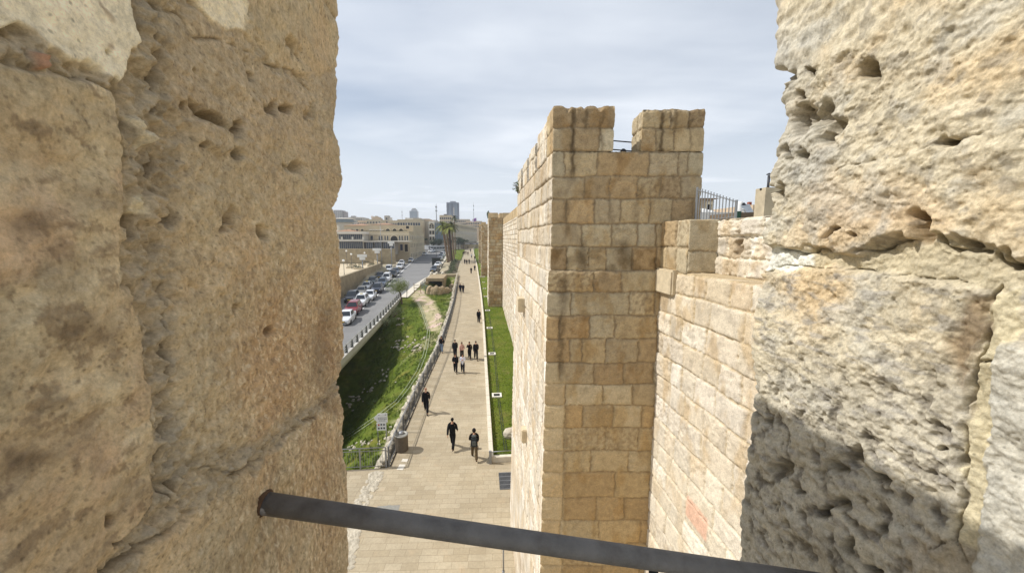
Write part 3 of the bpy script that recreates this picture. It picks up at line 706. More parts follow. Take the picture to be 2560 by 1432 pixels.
# shrub rooted high on the tower's far left merlon
def leaf_cloud(b, c, r, n, size, rr, sq=(1, 1, 1), shell=.35):
    for _ in range(n):
        d = Vector((rr.gauss(0, 1), rr.gauss(0, 1), rr.gauss(0, 1))).normalized()*(r*(shell+(1-shell)*rr.random()**.5))
        p = Vector(c)+Vector((d.x*sq[0], d.y*sq[1], d.z*sq[2]))
        a = Vector((rr.gauss(0, 1), rr.gauss(0, 1), rr.gauss(0, .6))).normalized()*size*rr.uniform(.6, 1.3)
        k = a.cross(Vector((rr.gauss(0, 1), rr.gauss(0, 1), rr.gauss(0, 1)))).normalized()*size*.45
        b.add([p-a*.5, p+k*.5, p+a*.5, p-k*.5], [(0, 1, 2, 3)])
def leaf_mat(name, c1, c2, scale=1.5):
    m, t, b = new_mat(name); vec = t.new('ShaderNodeNewGeometry').outputs['Position']
    f = t.ramp(t.noise(vec, scale, 5, .6), [(.3, c1), (.7, c2)])
    t.l.new(t.mix(f, t.ramp(t.noise(vec, scale*8, 3, .6), [(.3, .7), (.7, 1.25)]), 1., 'MULTIPLY'), b.inputs['Base Color']); b.inputs['Roughness'].default_value = .65
    b.inputs['Specular IOR Level'].default_value = .25; b.inputs['Transmission Weight'].default_value = .0
    return m
M_LEAF = leaf_mat('leaf_green', lin(52, 70, 34), lin(92, 108, 52))
M_BARK = surf('bark', lin(92, 76, 58), .9, var=.4, scale=9, bump=.6, bscale=30)
def small_plant(name, loc, r, label, n=160, size=.09, mat=None, sq=(1, 1, 1), group=None, cat='plant', stem=True):
    rr = random.Random(int(loc[0]*100+loc[1]*31)); e_ = empty(name, loc, 0, label, cat, group)
    b = MB()
    for k in range(5): leaf_cloud(b, (rr.uniform(-.5, .5)*r*sq[0], rr.uniform(-.5, .5)*r*sq[1], r*sq[2]*rr.uniform(.4, 1.)), r*.62, n//5, size, rr, sq)
    b.build('foliage', mat or M_LEAF, e_)
    if stem:
        b = MB()
        for k in range(4): b.tube([(0, 0, -.05), (rr.uniform(-.3, .3)*r, rr.uniform(-.3, .3)*r, r*.4*sq[2]), (rr.uniform(-.6, .6)*r, rr.uniform(-.6, .6)*r, r*sq[2])], [r*.05, r*.035, r*.015], 5)
        b.build('stem', M_BARK, e_)
    return e_
small_plant('wall_shrub', (TP0[0]-.02, 13.95, TZM+.02), .30, 'green shrub growing out of the sunlit tower merlon', 260, .07, sq=(.8, 1, 1.1))

# curtain wall on the right, between the viewer's tower and the first tower
def near_curtain():
    zt = atX(1720, 686, 3.62).z; Xo = 3.62
    z_top = odp(1700, 553, 6.6)[2]
    w_ = empty('curtain_wall', (Xo, 4, plane_z(4)), 0, 'cream sunlit stone curtain wall between the right merlon and the nearest tower', 'wall')
    inv = Matrix.Translation(-w_.location)
    pale = atX(1745, 1290, Xo); pk = (pale.y, pale.z)
    Y0, Y1 = .95, 7.42
    rowsL = auto_rows(-.2, zt, 0, 7, .43, .32, .78, 51)
    def ex(u, z, h, c):
        y = Y1-u
        low = sstep(zt-2.6, zt-3.6, z); c = lerp(c, np.array(lin(226, 216, 194)), low*.35)
        p = sstep(.34, .28, np.abs(y-pk[0]))*sstep(.22, .18, np.abs(z-pk[1])); c = lerp(c, np.array(lin(216, 172, 146)), p*.8)
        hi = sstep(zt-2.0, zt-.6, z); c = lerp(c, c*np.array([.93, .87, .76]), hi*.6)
        return h, c
    zs = np.concatenate([np.linspace(-.2, 5.5, 10), np.arange(5.6, zt-.01, .018), [zt]])
    pp = [(Xo, Y0), (Xo+1.4, Y0), (Xo+1.4, Y1), (Xo, Y1)]
    hid = auto_rows(-.2, 14, 0, 8, .5, .6, 1.1, 52)
    # edge 3 runs from the tower towards the viewer
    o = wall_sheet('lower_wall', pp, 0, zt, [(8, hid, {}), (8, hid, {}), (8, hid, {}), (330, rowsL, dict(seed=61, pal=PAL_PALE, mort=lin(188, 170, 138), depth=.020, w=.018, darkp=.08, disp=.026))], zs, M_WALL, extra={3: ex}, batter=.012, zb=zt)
    o.parent = w_; o.matrix_parent_inverse = inv
    X2 = 4.08
    hp = atX(1843, 612, X2)
    def hole(u, z, h, c):
        y = Y1-u; m = np.exp(-(((y-hp.y+.05*fbm(z*9, y*9, 5, 3))/.075)**2+((z-hp.z)/.20)**2)**2); return h-.16*m+.02*fbm(y*7, z*7, 6, 4), lerp(c, np.array(lin(120, 100, 74)), m*.7)
    rowsU = auto_rows(zt, z_top+.02, 0, 7, .34, .35, .7, 55)
    zs = np.concatenate([np.arange(zt+.003, z_top-.01, .016), [z_top]])
    pp = [(X2, Y0), (X2+.9, Y0), (X2+.9, Y1), (X2, Y1)]
    o = wall_sheet('upper_wall', pp, zt, z_top, [(8, hid, {}), (8, hid, {}), (8, hid, {}), (330, rowsU, dict(seed=66, pal=PAL_PALE, mort=lin(226, 214, 190), depth=.035, w=.028, disp=.07, darkp=.1, rough=1.8))], zs, M_WALL, extra={3: hole})
    o.parent = w_; o.matrix_parent_inverse = inv
    Yb = atX(1720, 620, Xo).y
    pp = [(Xo, Yb), (X2+.04, Yb-.08), (X2+.04, Y1), (Xo, Y1)]
    rowsB = [(zt, zt+.46, [-.3, .42, .8, 1.7]), (zt+.46, z_top+.1, [-.3, .3, .75, 1.7])]
    o = wall_sheet('wall_merlon', pp, zt, z_top+.01, [(40, auto_rows(zt, z_top+.1, 0, 1, .46, .8, 1.4, 57), dict(seed=70)), (8, hid, {}), (8, hid, {}), (80, rowsB, dict(seed=71, pal=PAL, darkp=.15))], np.concatenate([np.arange(zt+.004, z_top, .018), [z_top+.01]]), M_WALL)
    o.parent = w_; o.matrix_parent_inverse = inv
    p = atX(1668, 705, Xo-.05)
    o = MB().box(Xo-.10, Xo+.2, p.y-.25, p.y+.42, p.z-.24, p.z+.24).build('projecting_stone', M_CORBEL, w_, bevel=.03); o.matrix_parent_inverse = inv
    return z_top
NC_TOP = near_curtain()

# the long wall beyond, its towers and their merlons
def far_wall(X, Y0, Y1, zt, label, seed, n=320, dzz=.045, step_m=1.85):
    w_ = empty('curtain_wall', (X, (Y0+Y1)/2, plane_z((Y0+Y1)/2)), 0, label, 'wall'); inv = Matrix.Translation(-w_.location)
    L = Y1-Y0; rows = auto_rows(plane_z(Y0)-.5, zt+.05, 0, L, .46, .5, 1.1, seed); hid = rows
    pp = [(X, Y0), (X+1.8, Y0), (X+1.8, Y1), (X, Y1)]
    zs = np.concatenate([np.arange(plane_z(Y0)-.5, zt-.02, dzz), [zt]])
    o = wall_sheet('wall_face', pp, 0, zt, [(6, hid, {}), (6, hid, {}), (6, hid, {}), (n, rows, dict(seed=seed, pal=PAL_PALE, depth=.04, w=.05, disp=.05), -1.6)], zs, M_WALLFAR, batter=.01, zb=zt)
    o.parent = w_; o.matrix_parent_inverse = inv
    y = Y0+.3; me = None
    while y < Y1-1.2:
        if me is None: me = MB().box(0, .6, 0, 1.25, 0, .95).mesh('merlon', bevel=.03)
        q = link('merlon', me, M_FARSTONE, w_, (X+.01, y, zt)); q.matrix_parent_inverse = inv; y += step_m
    return w_
M_FARSTONE = surf('far_stone', lin(206, 182, 142), .92, var=.35, scale=1.8, bump=.5, bscale=8, bdist=.04, obj=False)
def far_tower(X0, X1, Y0, Y1, ztop, label, seed, n=70, dzz=.06, mer=((0, .42), (.62, 1.0)), mh=.75):
    w_ = empty('fortified_tower', (X0, Y0, plane_z(Y0)), 0, label, 'tower'); inv = Matrix.Translation(-w_.location)
    z0 = plane_z(Y0)-.5; zf = ztop-mh; rows = auto_rows(z0, zf+.02, 0, 9, .48, .5, 1.2, seed); hid = auto_rows(z0, zf+.02, 0, 9, .48, .6, 1.2, seed+1)
    pp = [(X0, Y0), (X1, Y0-.15), (X1, Y1), (X0, Y1)]
    zs = np.concatenate([np.arange(z0, zf-.02, dzz), [zf]])
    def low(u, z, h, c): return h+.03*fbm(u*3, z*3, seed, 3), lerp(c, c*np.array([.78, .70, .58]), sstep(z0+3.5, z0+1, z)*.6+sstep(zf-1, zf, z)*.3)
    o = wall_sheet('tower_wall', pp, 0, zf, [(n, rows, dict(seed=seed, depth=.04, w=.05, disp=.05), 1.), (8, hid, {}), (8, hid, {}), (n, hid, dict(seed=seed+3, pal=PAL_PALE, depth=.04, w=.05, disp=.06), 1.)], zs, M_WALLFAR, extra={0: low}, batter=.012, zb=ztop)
    o.parent = w_; o.matrix_parent_inverse = inv
    W = X1-X0
    for a, b in mer:
        q = MB().box(X0+W*a, X0+W*b, Y0-.1*a, Y0+.6, zf+.01, ztop).build('merlon', M_FARSTONE, w_, bevel=.05); q.matrix_parent_inverse = inv
    y = Y0+1.2
    while y < Y1-1:
        q = MB().box(X0+.01, X0+.6, y, y+1.2, zf+.01, ztop-.05).build('merlon', M_FARSTONE, w_, bevel=.05); q.matrix_parent_inverse = inv; y += 1.8
    return w_
far_wall(3.47, 14.4, 57.4, 14.55, 'long sunlit curtain wall running from the nearest tower to the second one', 81)
z2 = atY(1240, 532, 57.5).z
far_tower(1.28, 4.75, 57.5, 64.5, z2, 'second crenellated tower along the lawn, brown shaded front with two merlons', 85)
far_wall(3.3, 64.6, 94, 15.9, 'stretch of city wall behind the second tower', 91, 60, .09)
far_tower(.22, 3.3, 94.5, 101, atY(1212, 555, 94.5).z, 'third wall tower, mostly hidden behind the second one', 95, 40, .09, mer=((0, .4), (.6, 1.)))
far_wall(2.6, 101.1, 128, 16.6, 'farthest stretch of city wall behind the third tower', 97, 40, .1)
far_tower(-.55, 2.6, 128, 134, atY(1201, 560, 128).z, 'farthest wall tower in view, a thin pale sliver', 99, 40, .1, mer=((0, .4), (.6, 1.)))
small_plant('wall_shrub', (1.3, 60.2, z2-.72), .55, 'dark caper bush growing on the second tower top', 260, .2, sq=(.5, .6, 1.5))

# picket fence on the wall walk
def picket_fence():
    Yf0, Yf1 = 7.1, 5.2
    A = Vector(odp(1738, 556, 7.42)); B = Vector(odp(1838, 548, 6.35))
    e_ = empty('picket_fence', A, 0, 'grey metal picket fence on top of the cream wall by the tower', 'fence')
    d = B-A; H0 = Vector(odp(1741, 468, 7.42)).z-A.z; H1 = Vector(odp(1838, 500, 6.35)).z-B.z
    n = 14
    for i in range(n):
        k = i/(n-1); p = d*k; h = H0+(H1-H0)*k
        b = MB(); r = .022 if i in (0, n-1) else .009
        b.tube([p, p+Vector((0, 0, h))], r, 6); b.build('post' if i in (0, n-1) else 'picket', M_STEEL, e_)
    b = MB(); b.bar(Vector((0, 0, H0*.92)), d+Vector((0, 0, H1*.90)), .03, .012); b.bar(Vector((0, 0, .03)), d+Vector((0, 0, .04)), .03, .012); b.build('cross_rail', M_STEEL, e_)
picket_fence()
# ------------------------------------------------------------------ ground, road, promenade
def pl(tab):
    ys = [p[0] for p in tab]; xs = [p[1] for p in tab]
    return lambda y: np.interp(y, ys, xs)
LX = pl([(0, -5.2), (18.5, -4.95), (27, -4.7), (32, -4.45), (38, -4.15), (50, -4.2), (60, -4.35), (76, -4.9), (95, -5.6), (125, -6.5), (160, -7.1), (200, -8.0), (240, -7.7), (270, -5.9), (300, -1.0), (330, 8)])
RX = pl([(0, .45), (18.4, .4), (50, .2), (67, -.04), (87, -.5), (119, -1.25), (172, -3.2), (212, -4.3), (250, -3.6), (275, -1.5), (300, 3), (330, 12)])
BXR = pl([(0, -12.7), (36, -13.06), (49, -13.35), (65, -14.), (82, -13.9), (95, -12.9), (110, -13.0), (125, -13.8), (150, -14.5), (175, -15.5), (210, -16.), (260, -15.)])
BXL = pl([(0, -21.5), (40, -23.2), (66, -24.2), (95, -25.6), (134, -28.6), (173, -29.6), (230, -29.5), (260, -29)])
PLAZA = 4.7
def npz(y): return np.where(y < 300, SL*y, SL*300+(y-300)*.004)
def ground_z(x, y, detail=True):
    x = np.asarray(x, float); y = np.asarray(y, float); z = npz(y)
    t = LX(y)-.45-x
    dep = 8.2*sstep(66, 34, y)
    dip = np.where((t > 0) & (y > 18.6), .25+.5*sstep(0, 1.2, t)*sstep(72, 40, y)+dep*sstep(.6, 11.5, t), 0)
    dip = dip*sstep(66.5, 62, y)*(1-sstep(-25, -26, x))
    pit = 3.2*sstep(1., .55, np.hypot((x+8.2)/3.4, (y-79)/10.5)); dip = dip+pit
    rough = np.where(dip > .05, .16*fbm(x*.45, y*.45, 201, 4)+.05*fbm(x*2.2, y*2.2, 202, 3), 0)*np.clip(dip, 0, 1)
    terr = .55*np.exp(-((y-40.5-.25*(x+8))/1.3)**2)*sstep(1.5, 4, t)*sstep(11, 8, t)      # small stone terrace
    z = z-dip+rough+terr
    w = sstep(-25.2, -25.6, x)*sstep(158, 150, y)*sstep(20, 40, y); z = z*(1-w)+np.maximum(PLAZA, z)*w
    return z
def gz(x, y): return float(ground_z(np.array([x]), np.array([y]))[0])
def GT(px, py):
    p = G(px, py)
    for _ in range(12):
        z = gz(p.x, p.y); p = G(px, py, z-SL*p.y)
    return p
def axis(lo, hi, a, b, fine, k=1.25):
    v = list(np.arange(a, b+fine/2, fine)); s = fine; x = a
    while x > lo: s *= k; x -= s; v.insert(0, max(x, lo))
    s = fine; x = v[-1]
    while x < hi: s *= k; x += s; v.append(min(x, hi))
    return np.array(v)
M_GROUND = surf('dusty_ground', lin(176, 164, 138), .95, var=.3, scale=.08, obj=False, dirt=lin(120, 124, 90))
def ground():
    xs = axis(-3000, 3000, -27, 4, .5); ys = axis(-200, 5000, 14, 110, .6)
    X, Y = np.meshgrid(xs, ys); Z = ground_z(X, Y)
    inv = (X < LX(Y)-.2) & (X > -25) & (Y > 18) & (Y < 68)
    Z = Z-.10-.5*inv-.02
    tag(link('ground', grid_mesh('ground', np.stack([X, Y, Z], -1)), M_GROUND), kind='structure')
ground()
def grass_mat(name, c1, c2, c3, s=.5):
    m, t, b = new_mat(name); vec = t.new('ShaderNodeNewGeometry').outputs['Position']
    f = t.ramp(t.noise(vec, s, 8, .65), [(.32, c1), (.5, c2), (.7, c3)])
    g = t.ramp(t.noise(vec, 14, 6, .75), [(.3, .55), (.7, 1.35)])
    a = t.new('ShaderNodeAttribute', attribute_name='Col').outputs['Color']
    c = t.mix(t.mix(f, g, 1., 'MULTIPLY'), a, 1., 'MULTIPLY') if name == 'grass' else t.mix(t.mix(f, g, 1., 'MULTIPLY'), lin(138, 122, 84), t.ramp(t.noise(vec, .8, 9, .75), [(.56, 0.), (.72, .75)]))
    t.l.new(c, b.inputs['Base Color']); b.inputs['Roughness'].default_value = .9; b.inputs['Specular IOR Level'].default_value = .1
    bn = t.new('ShaderNodeBump'); bn.inputs['Strength'].default_value = .8; bn.inputs['Distance'].default_value = .08
    t.l.new(t.noise(vec, 11, 8, .75), bn.inputs['Height']); t.l.new(bn.outputs['Normal'], b.inputs['Normal'])
    return m
M_GRASS = grass_mat('grass', lin(78, 94, 30), lin(92, 107, 36), lin(122, 126, 60))
M_LAWN = grass_mat('lawn', lin(80, 97, 24), lin(96, 110, 32), lin(120, 120, 58), .35)
M_BLADE = leaf_mat('grass_blade', lin(76, 96, 32), lin(116, 130, 60), .6)
dirtL = [(1018, 728), (1028, 742), (1045, 762), (1056, 785), (1064, 805), (1070, 826)]
dirtR = [(1058, 722), (1066, 740), (1086, 755), (1100, 780), (1108, 806), (1100, 828)]
DL = [GT(*p) for p in dirtL]; DR = [GT(*p) for p in dirtR]
dpoly = [(p.x, p.y) for p in DL]+[(p.x, p.y) for p in DR[::-1]]
def grass_slope():
    ys = np.concatenate([np.arange(18.62, 50, .17), np.arange(50, 100, .3)]); us = np.linspace(0, 1, 120)
    Y = np.repeat(ys[:, None], 120, 1)
    xr = LX(Y)-.42; xl = np.where(Y < 66, -24.3, BXR(Y)+.35+.0*Y)
    k = sstep(60, 72, Y); xl = -24.3*(1-k)+(BXR(Y)+.35)*k
    X = xr+(xl-xr)*us[None, :]**1.0
    Z = ground_z(X, Y)+.015*fbm(X*4, Y*4, 210, 3)+.01
    c = np.ones(X.shape+(3,))
    d = soft(X+.35*fbm(X*1.2, Y*1.2, 211, 4), Y+.5*fbm(X*1.2+5, Y*1.2, 212, 4), dpoly, .35)
    worn = sstep(.25, .6, fbm(X*.5, Y*.35, 213, 5)); c = lerp(c, (1.25, .95, 1.1), worn*.6)
    dark = sstep(.1, .5, fbm(X*1.4, Y*1.1, 214, 5)); c = lerp(c, (.62, .62, .55), dark*.6)
    dirt_c = np.array(lin(186, 171, 137))/np.array(lin(96, 109, 38))
    bare = soft(X+.3*fbm(X*2, Y*2, 217, 4), Y+.3*fbm(X*2+4, Y*2, 218, 4), [(-8.4, 39.5), (-5.6, 41.2), (-4.9, 44), (-6, 46.5), (-7.4, 42.5)], .4)*.5
    bank = sstep(1.6, .3, LX(Y)-.45-X)*sstep(.0, .4, fbm(X*1.5, Y*1.5, 219, 4))*.55
    c = lerp(c, dirt_c, np.clip(d+bare+bank, 0, 1)); Z = Z-.03*d
    tag(link('grass_slope', grid_mesh('grass_slope', np.stack([X, Y, Z], -1), c), M_GRASS), kind='structure')
grass_slope()
def tufts():
    rr = random.Random(5); b = MB(); pts = []
    while len(pts) < 9000:
        y = 18.7+(72-18.7)*rr.random()**1.6; x = float(LX(y))-.5-rr.random()**1.1*(10 if y < 60 else 7)
        pts.append((x, y))
    P = np.array(pts); Z = ground_z(P[:, 0], P[:, 1]); ins = inpoly(P[:, 0], P[:, 1], dpoly); cl = fbm(P[:, 0]*.8, P[:, 1]*.8, 220, 3)
    for (x, y), z, i, q in zip(pts, Z, ins, cl):
        if (i and rr.random() < .93) or q < -.15: continue
        h = rr.uniform(.07, .2)*(1+max(0, q)*1.3)
        for _ in range(4):
            a = rr.uniform(0, 6.28); w = .018+.02*rr.random(); dx, dy = math.cos(a), math.sin(a); l = rr.uniform(.3, 1.)*h
            ox, oy = rr.uniform(-.08, .08), rr.uniform(-.08, .08)
            b.add([(x+ox-dy*w, y+oy+dx*w, z-.02), (x+ox+dy*w, y+oy-dx*w, z-.02), (x+ox+dx*l*.5, y+oy+dy*l*.5, z+h)], [(0, 1, 2)])
    tag(b.build('grass_tufts', M_BLADE), 'longer green grass tufts on the slope below the promenade', 'grass', kind='stuff')
tufts()
def lawn_blades():
    rr = random.Random(15); b = MB()
    for _ in range(15000):
        y = 18.9+(58-18.9)*rr.random()**1.7; x0 = float(RX(y))+.25; x = x0+(3.5-x0)*rr.random(); z = plane_z(y)+.04; a = rr.uniform(0, 6.28); w = rr.uniform(.012, .03); h = rr.uniform(.03, .085); dx, dy = math.cos(a), math.sin(a)
        b.add([(x-dy*w, y+dx*w, z-.01), (x+dy*w, y-dx*w, z-.01), (x+dx*h*.7, y+dy*h*.7, z+h)], [(0, 1, 2)])
    tag(b.build('lawn_blades', M_BLADE), 'short mown grass blades on the lawn strip by the wall', 'grass', kind='stuff')
lawn_blades()

def strip(name, fl, fr, y0, y1, n, mat, dz=0., kind='structure', cols=2):
    ys = np.linspace(y0, y1, n); Y = np.repeat(ys[:, None], cols, 1); k = np.linspace(0, 1, cols)[None]
    X = fl(Y)*(1-k)+fr(Y)*k; Z = npz(Y)+dz
    o = link(name, grid_mesh(name, np.stack([X, Y, Z], -1)[:, ::1]), mat); return tag(o, kind=kind) if kind else o

def paving_mat():
    m, t, b = new_mat('paving_stone')
    pos = t.new('ShaderNodeNewGeometry').outputs['Position']
    br = t.new('ShaderNodeTexBrick', offset=.37, offset_frequency=2, squash=1.5, squash_frequency=3)
    for k_, v in (('Scale', 1.), ('Mortar Size', .007), ('Mortar Smooth', .3), ('Bias', .0), ('Brick Width', .62), ('Row Height', .30)): br.inputs[k_].default_value = v
    br.inputs['Color1'].default_value = (*lin(180, 167, 142), 1); br.inputs['Color2'].default_value = (*lin(168, 154, 128), 1); br.inputs['Mortar'].default_value = (*lin(140, 126, 103), 1)
    mp = t.new('ShaderNodeMapping'); t.l.new(pos, mp.inputs['Vector']); mp.inputs['Rotation'].default_value = (0, 0, R(3))
    t.l.new(mp.outputs['Vector'], br.inputs['Vector'])
    c = t.mix(br.outputs['Color'], t.ramp(t.noise(pos, .55, 7, .65), [(.3, .86), (.7, 1.1)]), 1., 'MULTIPLY')
    c = t.mix(c, t.ramp(t.noise(pos, 12, 6, .7), [(.3, .86), (.7, 1.1)]), 1., 'MULTIPLY')
    wv = t.ramp(t.noise(mp.outputs['Vector'], 1.5, 2, .5), [(.62, 0.), (.7, 1.)]); c = t.mix(c, lin(196, 166, 132), t.math('MULTIPLY', wv, .16)); c = t.mix(c, lin(150, 136, 112), t.ramp(t.noise(pos, .9, 8, .7), [(.54, 0.), (.7, .5)]))
    t.l.new(c, b.inputs['Base Color']); b.inputs['Roughness'].default_value = .75; b.inputs['Specular IOR Level'].default_value = .25
    bn = t.new('ShaderNodeBump'); bn.inputs['Strength'].default_value = .35; bn.inputs['Distance'].default_value = .01
    t.l.new(t.math('SUBTRACT', t.noise(pos, 20, 5, .7), br.outputs['Fac']), bn.inputs['Height']); t.l.new(bn.outputs['Normal'], b.inputs['Normal'])
    return m
M_PAVE = paving_mat()
M_KERB = surf('kerb_stone', lin(214, 206, 188), .85, var=.2, scale=3, bump=.3, bscale=30, obj=False)
M_CONC = surf('concrete', lin(186, 184, 178), .85, var=.15, scale=.6, bump=.2, bscale=15, obj=False, dirt=lin(150, 146, 136))
strip('promenade', lambda y: LX(y), lambda y: RX(y), 18.5, 330, 120, M_PAVE, 0., cols=3)
b = MB(); b.prism([(-11.8, -3), (4.5, -3), (4.5, 18.5), (-11.8, 18.5)], [plane_z(-3)-7, plane_z(-3)-7, plane_z(18.5)-7, plane_z(18.5)-7], [plane_z(-3), plane_z(-3), plane_z(18.5), plane_z(18.5)])
tag(b.build('pavement', M_PAVE), kind='structure')
# lawn between the promenade and the wall
ys = np.linspace(18.75, 128, 150); Y = np.repeat(ys[:, None], 14, 1); k = np.linspace(0, 1, 14)[None]
X = (RX(Y)+.1)*(1-k)+4.2*k; Z = npz(Y)+.04+.02*fbm(X*1.5, Y*1.5, 230, 3)
tag(link('lawn', grid_mesh('lawn', np.stack([X, Y, Z], -1)), M_LAWN), kind='structure')
ys = np.linspace(128, 300, 60); Y = np.repeat(ys[:, None], 8, 1); k = np.linspace(0, 1, 8)[None]
X = (RX(Y)+.1)*(1-k)+(RX(Y)+9)*k
tag(link('lawn', grid_mesh('lawn', np.stack([X, Y, npz(Y)+.03], -1)), M_LAWN), kind='structure')
def kerb_wall(name, fx, y0, y1, w, h, n, mat, label, cat, jit=0.):
    rr = random.Random(3); b = MB(); ys = np.linspace(y0, y1, n)
    for i in range(n-1):
        ya, yb = ys[i], ys[i+1]; g = .004
        x0, x1 = float(fx(ya)), float(fx(yb)); hh = h*(1+rr.uniform(-jit, jit)); ww = w*(1+rr.uniform(-jit, jit)*.6)
        z0, z1 = plane_z(ya), plane_z(yb)
        vs = [(x0-ww/2, ya+g, z0-.3), (x0+ww/2, ya+g, z0-.3), (x1+ww/2, yb-g, z1-.3), (x1-ww/2, yb-g, z1-.3)]
        vs += [(x, y, z+.3+hh) for x, y, z in vs]
        b.add(vs, [(0, 3, 2, 1), (4, 5, 6, 7), (0, 1, 5, 4), (1, 2, 6, 5), (2, 3, 7, 6), (3, 0, 4, 7)])
    return tag(b.build(name, mat, bevel=.015), label, cat)
kerb_wall('kerb', lambda y: RX(y)+.06, 18.5, 300, .24, .34, 190, M_KERB, 'pale stone kerb wall along the lawn side of the promenade', 'kerb')
b = MB().box(.52, 1.9, 18.5, 18.74, plane_z(18.5)-.2, plane_z(18.5)+.30); tag(b.build('kerb', M_KERB, bevel=.015), 'short stone kerb closing the near end of the lawn', 'kerb')
b = MB().box(-.4, 1.1, 91.5, 91.9, plane_z(91)-.2, plane_z(91)+.34); tag(b.build('kerb', M_KERB, bevel=.015), 'low stone kerb crossing the lawn before the third tower', 'kerb')
M_RUBBLE = surf('rubble_stone', lin(190, 181, 162), .95, var=.4, scale=3.5, bump=.7, bscale=22, obj=False, dirt=lin(150, 142, 126))
def rubble_wall():
    rr = random.Random(9); b = MB(); y = 18.9
    while y < 96:
        tall_ = 1. if y < 60 else 1.+1.2*min(1, (y-60)/14); n = 2 if tall_ < 1.3 else 4
        for k in range(n):
            r = rr.uniform(.17, .30); x = float(LX(y))-.40+rr.gauss(0, .09)
            b.blob((x, y+rr.uniform(-.15, .15), plane_z(y)-.12+(.34*tall_)*(k+.5)/n+rr.uniform(-.06, .10)), r, 1, .22, rr, (rr.uniform(.7, 1.), rr.uniform(.9, 1.6), rr.uniform(.55, .9)))
        b.blob((float(LX(y))-.62, y, plane_z(y)-.35), rr.uniform(.25, .4), 1, .2, rr, (.8, 1.2, 1.)); y += rr.uniform(.22, .40)
    return tag(b.build('rubble_wall', M_RUBBLE), 'low pale rubble wall running outside the promenade fence', 'wall')
rubble_wall()

# fence along the promenade
M_FENCE = surf('fence_steel', lin(118, 120, 122), .5, .4, var=.15, scale=10)
def long_fence():
    y0, y1 = 18.62, 78.; e_ = empty('promenade_fence', (float(LX(y0)), y0, plane_z(y0)), 0, 'long grey steel fence of posts and bars along the left edge of the promenade', 'fence'); inv = Matrix.Translation(-e_.location)
    h = 1.12; pt = lambda y, z: Vector((float(LX(y))+.02, y, plane_z(y)+z))
    ys = np.linspace(y0, y1, 37); me = MB().box(-.045, .045, -.03, .03, -.05, h).mesh('post')
    for y in ys:
        q = link('post', me, M_FENCE, e_, pt(y, 0)); q.matrix_parent_inverse = inv
    b = MB(); b.tube([pt(y, h) for y in ys], .03, 6); q = b.build('top_rail', M_STEEL, e_, smooth=True); q.matrix_parent_inverse = inv
    b = MB(); b.tube([pt(y, .12) for y in ys], .016, 5); b.tube([pt(y, h-.12) for y in ys], .016, 5); q = b.build('lower_rail', M_STEEL, e_, smooth=True); q.matrix_parent_inverse = inv
    b = MB()
    for y in np.arange(y0, y1, .17):
        p = pt(y, .12); b.box(p.x-.008, p.x+.008, p.y-.008, p.y+.008, p.z, p.z+h-.24)
    q = b.build('bars', M_FENCE, e_); q.matrix_parent_inverse = inv
    b = MB(); b.tube([pt(y, .03)+Vector((.07, 0, 0)) for y in ys], .03, 5); q = b.build('channel', M_DARKMETAL, e_); q.matrix_parent_inverse = inv
long_fence()
def barrier():
    x0, x1 = -11.6, -5.05; y = 18.56; z = plane_z(y); e_ = empty('barrier', (x1, y, z), 0, 'grey metal barrier at the pavement edge in front of the grass bank', 'fence'); inv = Matrix.Translation(-e_.location)
    for x in np.arange(x1, x0, -1.32):
        q = MB().box(x-.035, x+.035, y-.03, y+.03, z, z+1.12).build('post', M_STEEL, e_); q.matrix_parent_inverse = inv
    b = MB(); b.tube([(x0, y, z+1.12), (x1, y, z+1.12)], .03, 8); b.tube([(x0, y, z+.96), (x1, y, z+.96)], .02, 8); b.tube([(x0, y, z+.1), (x1, y, z+.1)], .02, 8)
    q = b.build('rail', M_STEEL, e_, smooth=True); q.matrix_parent_inverse = inv
    b = MB()
    for x in np.arange(x0, x1, .13): b.box(x-.006, x+.006, y-.006, y+.006, z+.1, z+.96)
    q = b.build('bars', M_STEEL, e_); q.matrix_parent_inverse = inv
barrier()
# small things on the pavement
def bin_():
    p = G(1005, 1124); e_ = empty('litter_bin', p, 0, 'round grey-brown slatted litter bin beside the promenade fence', 'litter bin')
    m1 = surf('bin_slats', lin(112, 102, 88), .7, var=.25, scale=8); b = MB(); r = .335
    n = 44
    for i in range(n):
        a = 2*math.pi*i/n; b.box(-.018, .018, r-.012, r+.014, .03, .92, M=Matrix.Rotation(a, 4, 'Z'))
    b.build('slats', m1, e_); b = MB(); b.lathe([(r-.02, .02), (r-.02, .9), (r-.04, .9), (r-.045, .05)], 24); b.build('liner', M_DARKMETAL, e_, smooth=True)
    b = MB(); b.lathe([(r+.025, .90), (r+.035, .93), (r+.025, .96), (r-.03, .96), (r-.03, .93)], 28); b.build('rim', surf('bin_rim', lin(150, 148, 140), .5, .3), e_, smooth=True)
    b = MB(); b.lathe([(.02, .70), (.13, .72), (.15, .98), (.13, 1.04), (.0, 1.05)], 16, (-.02, .1, 0)); b.build('ashtray', M_STEEL, e_, smooth=True)
    return e_
bin_()
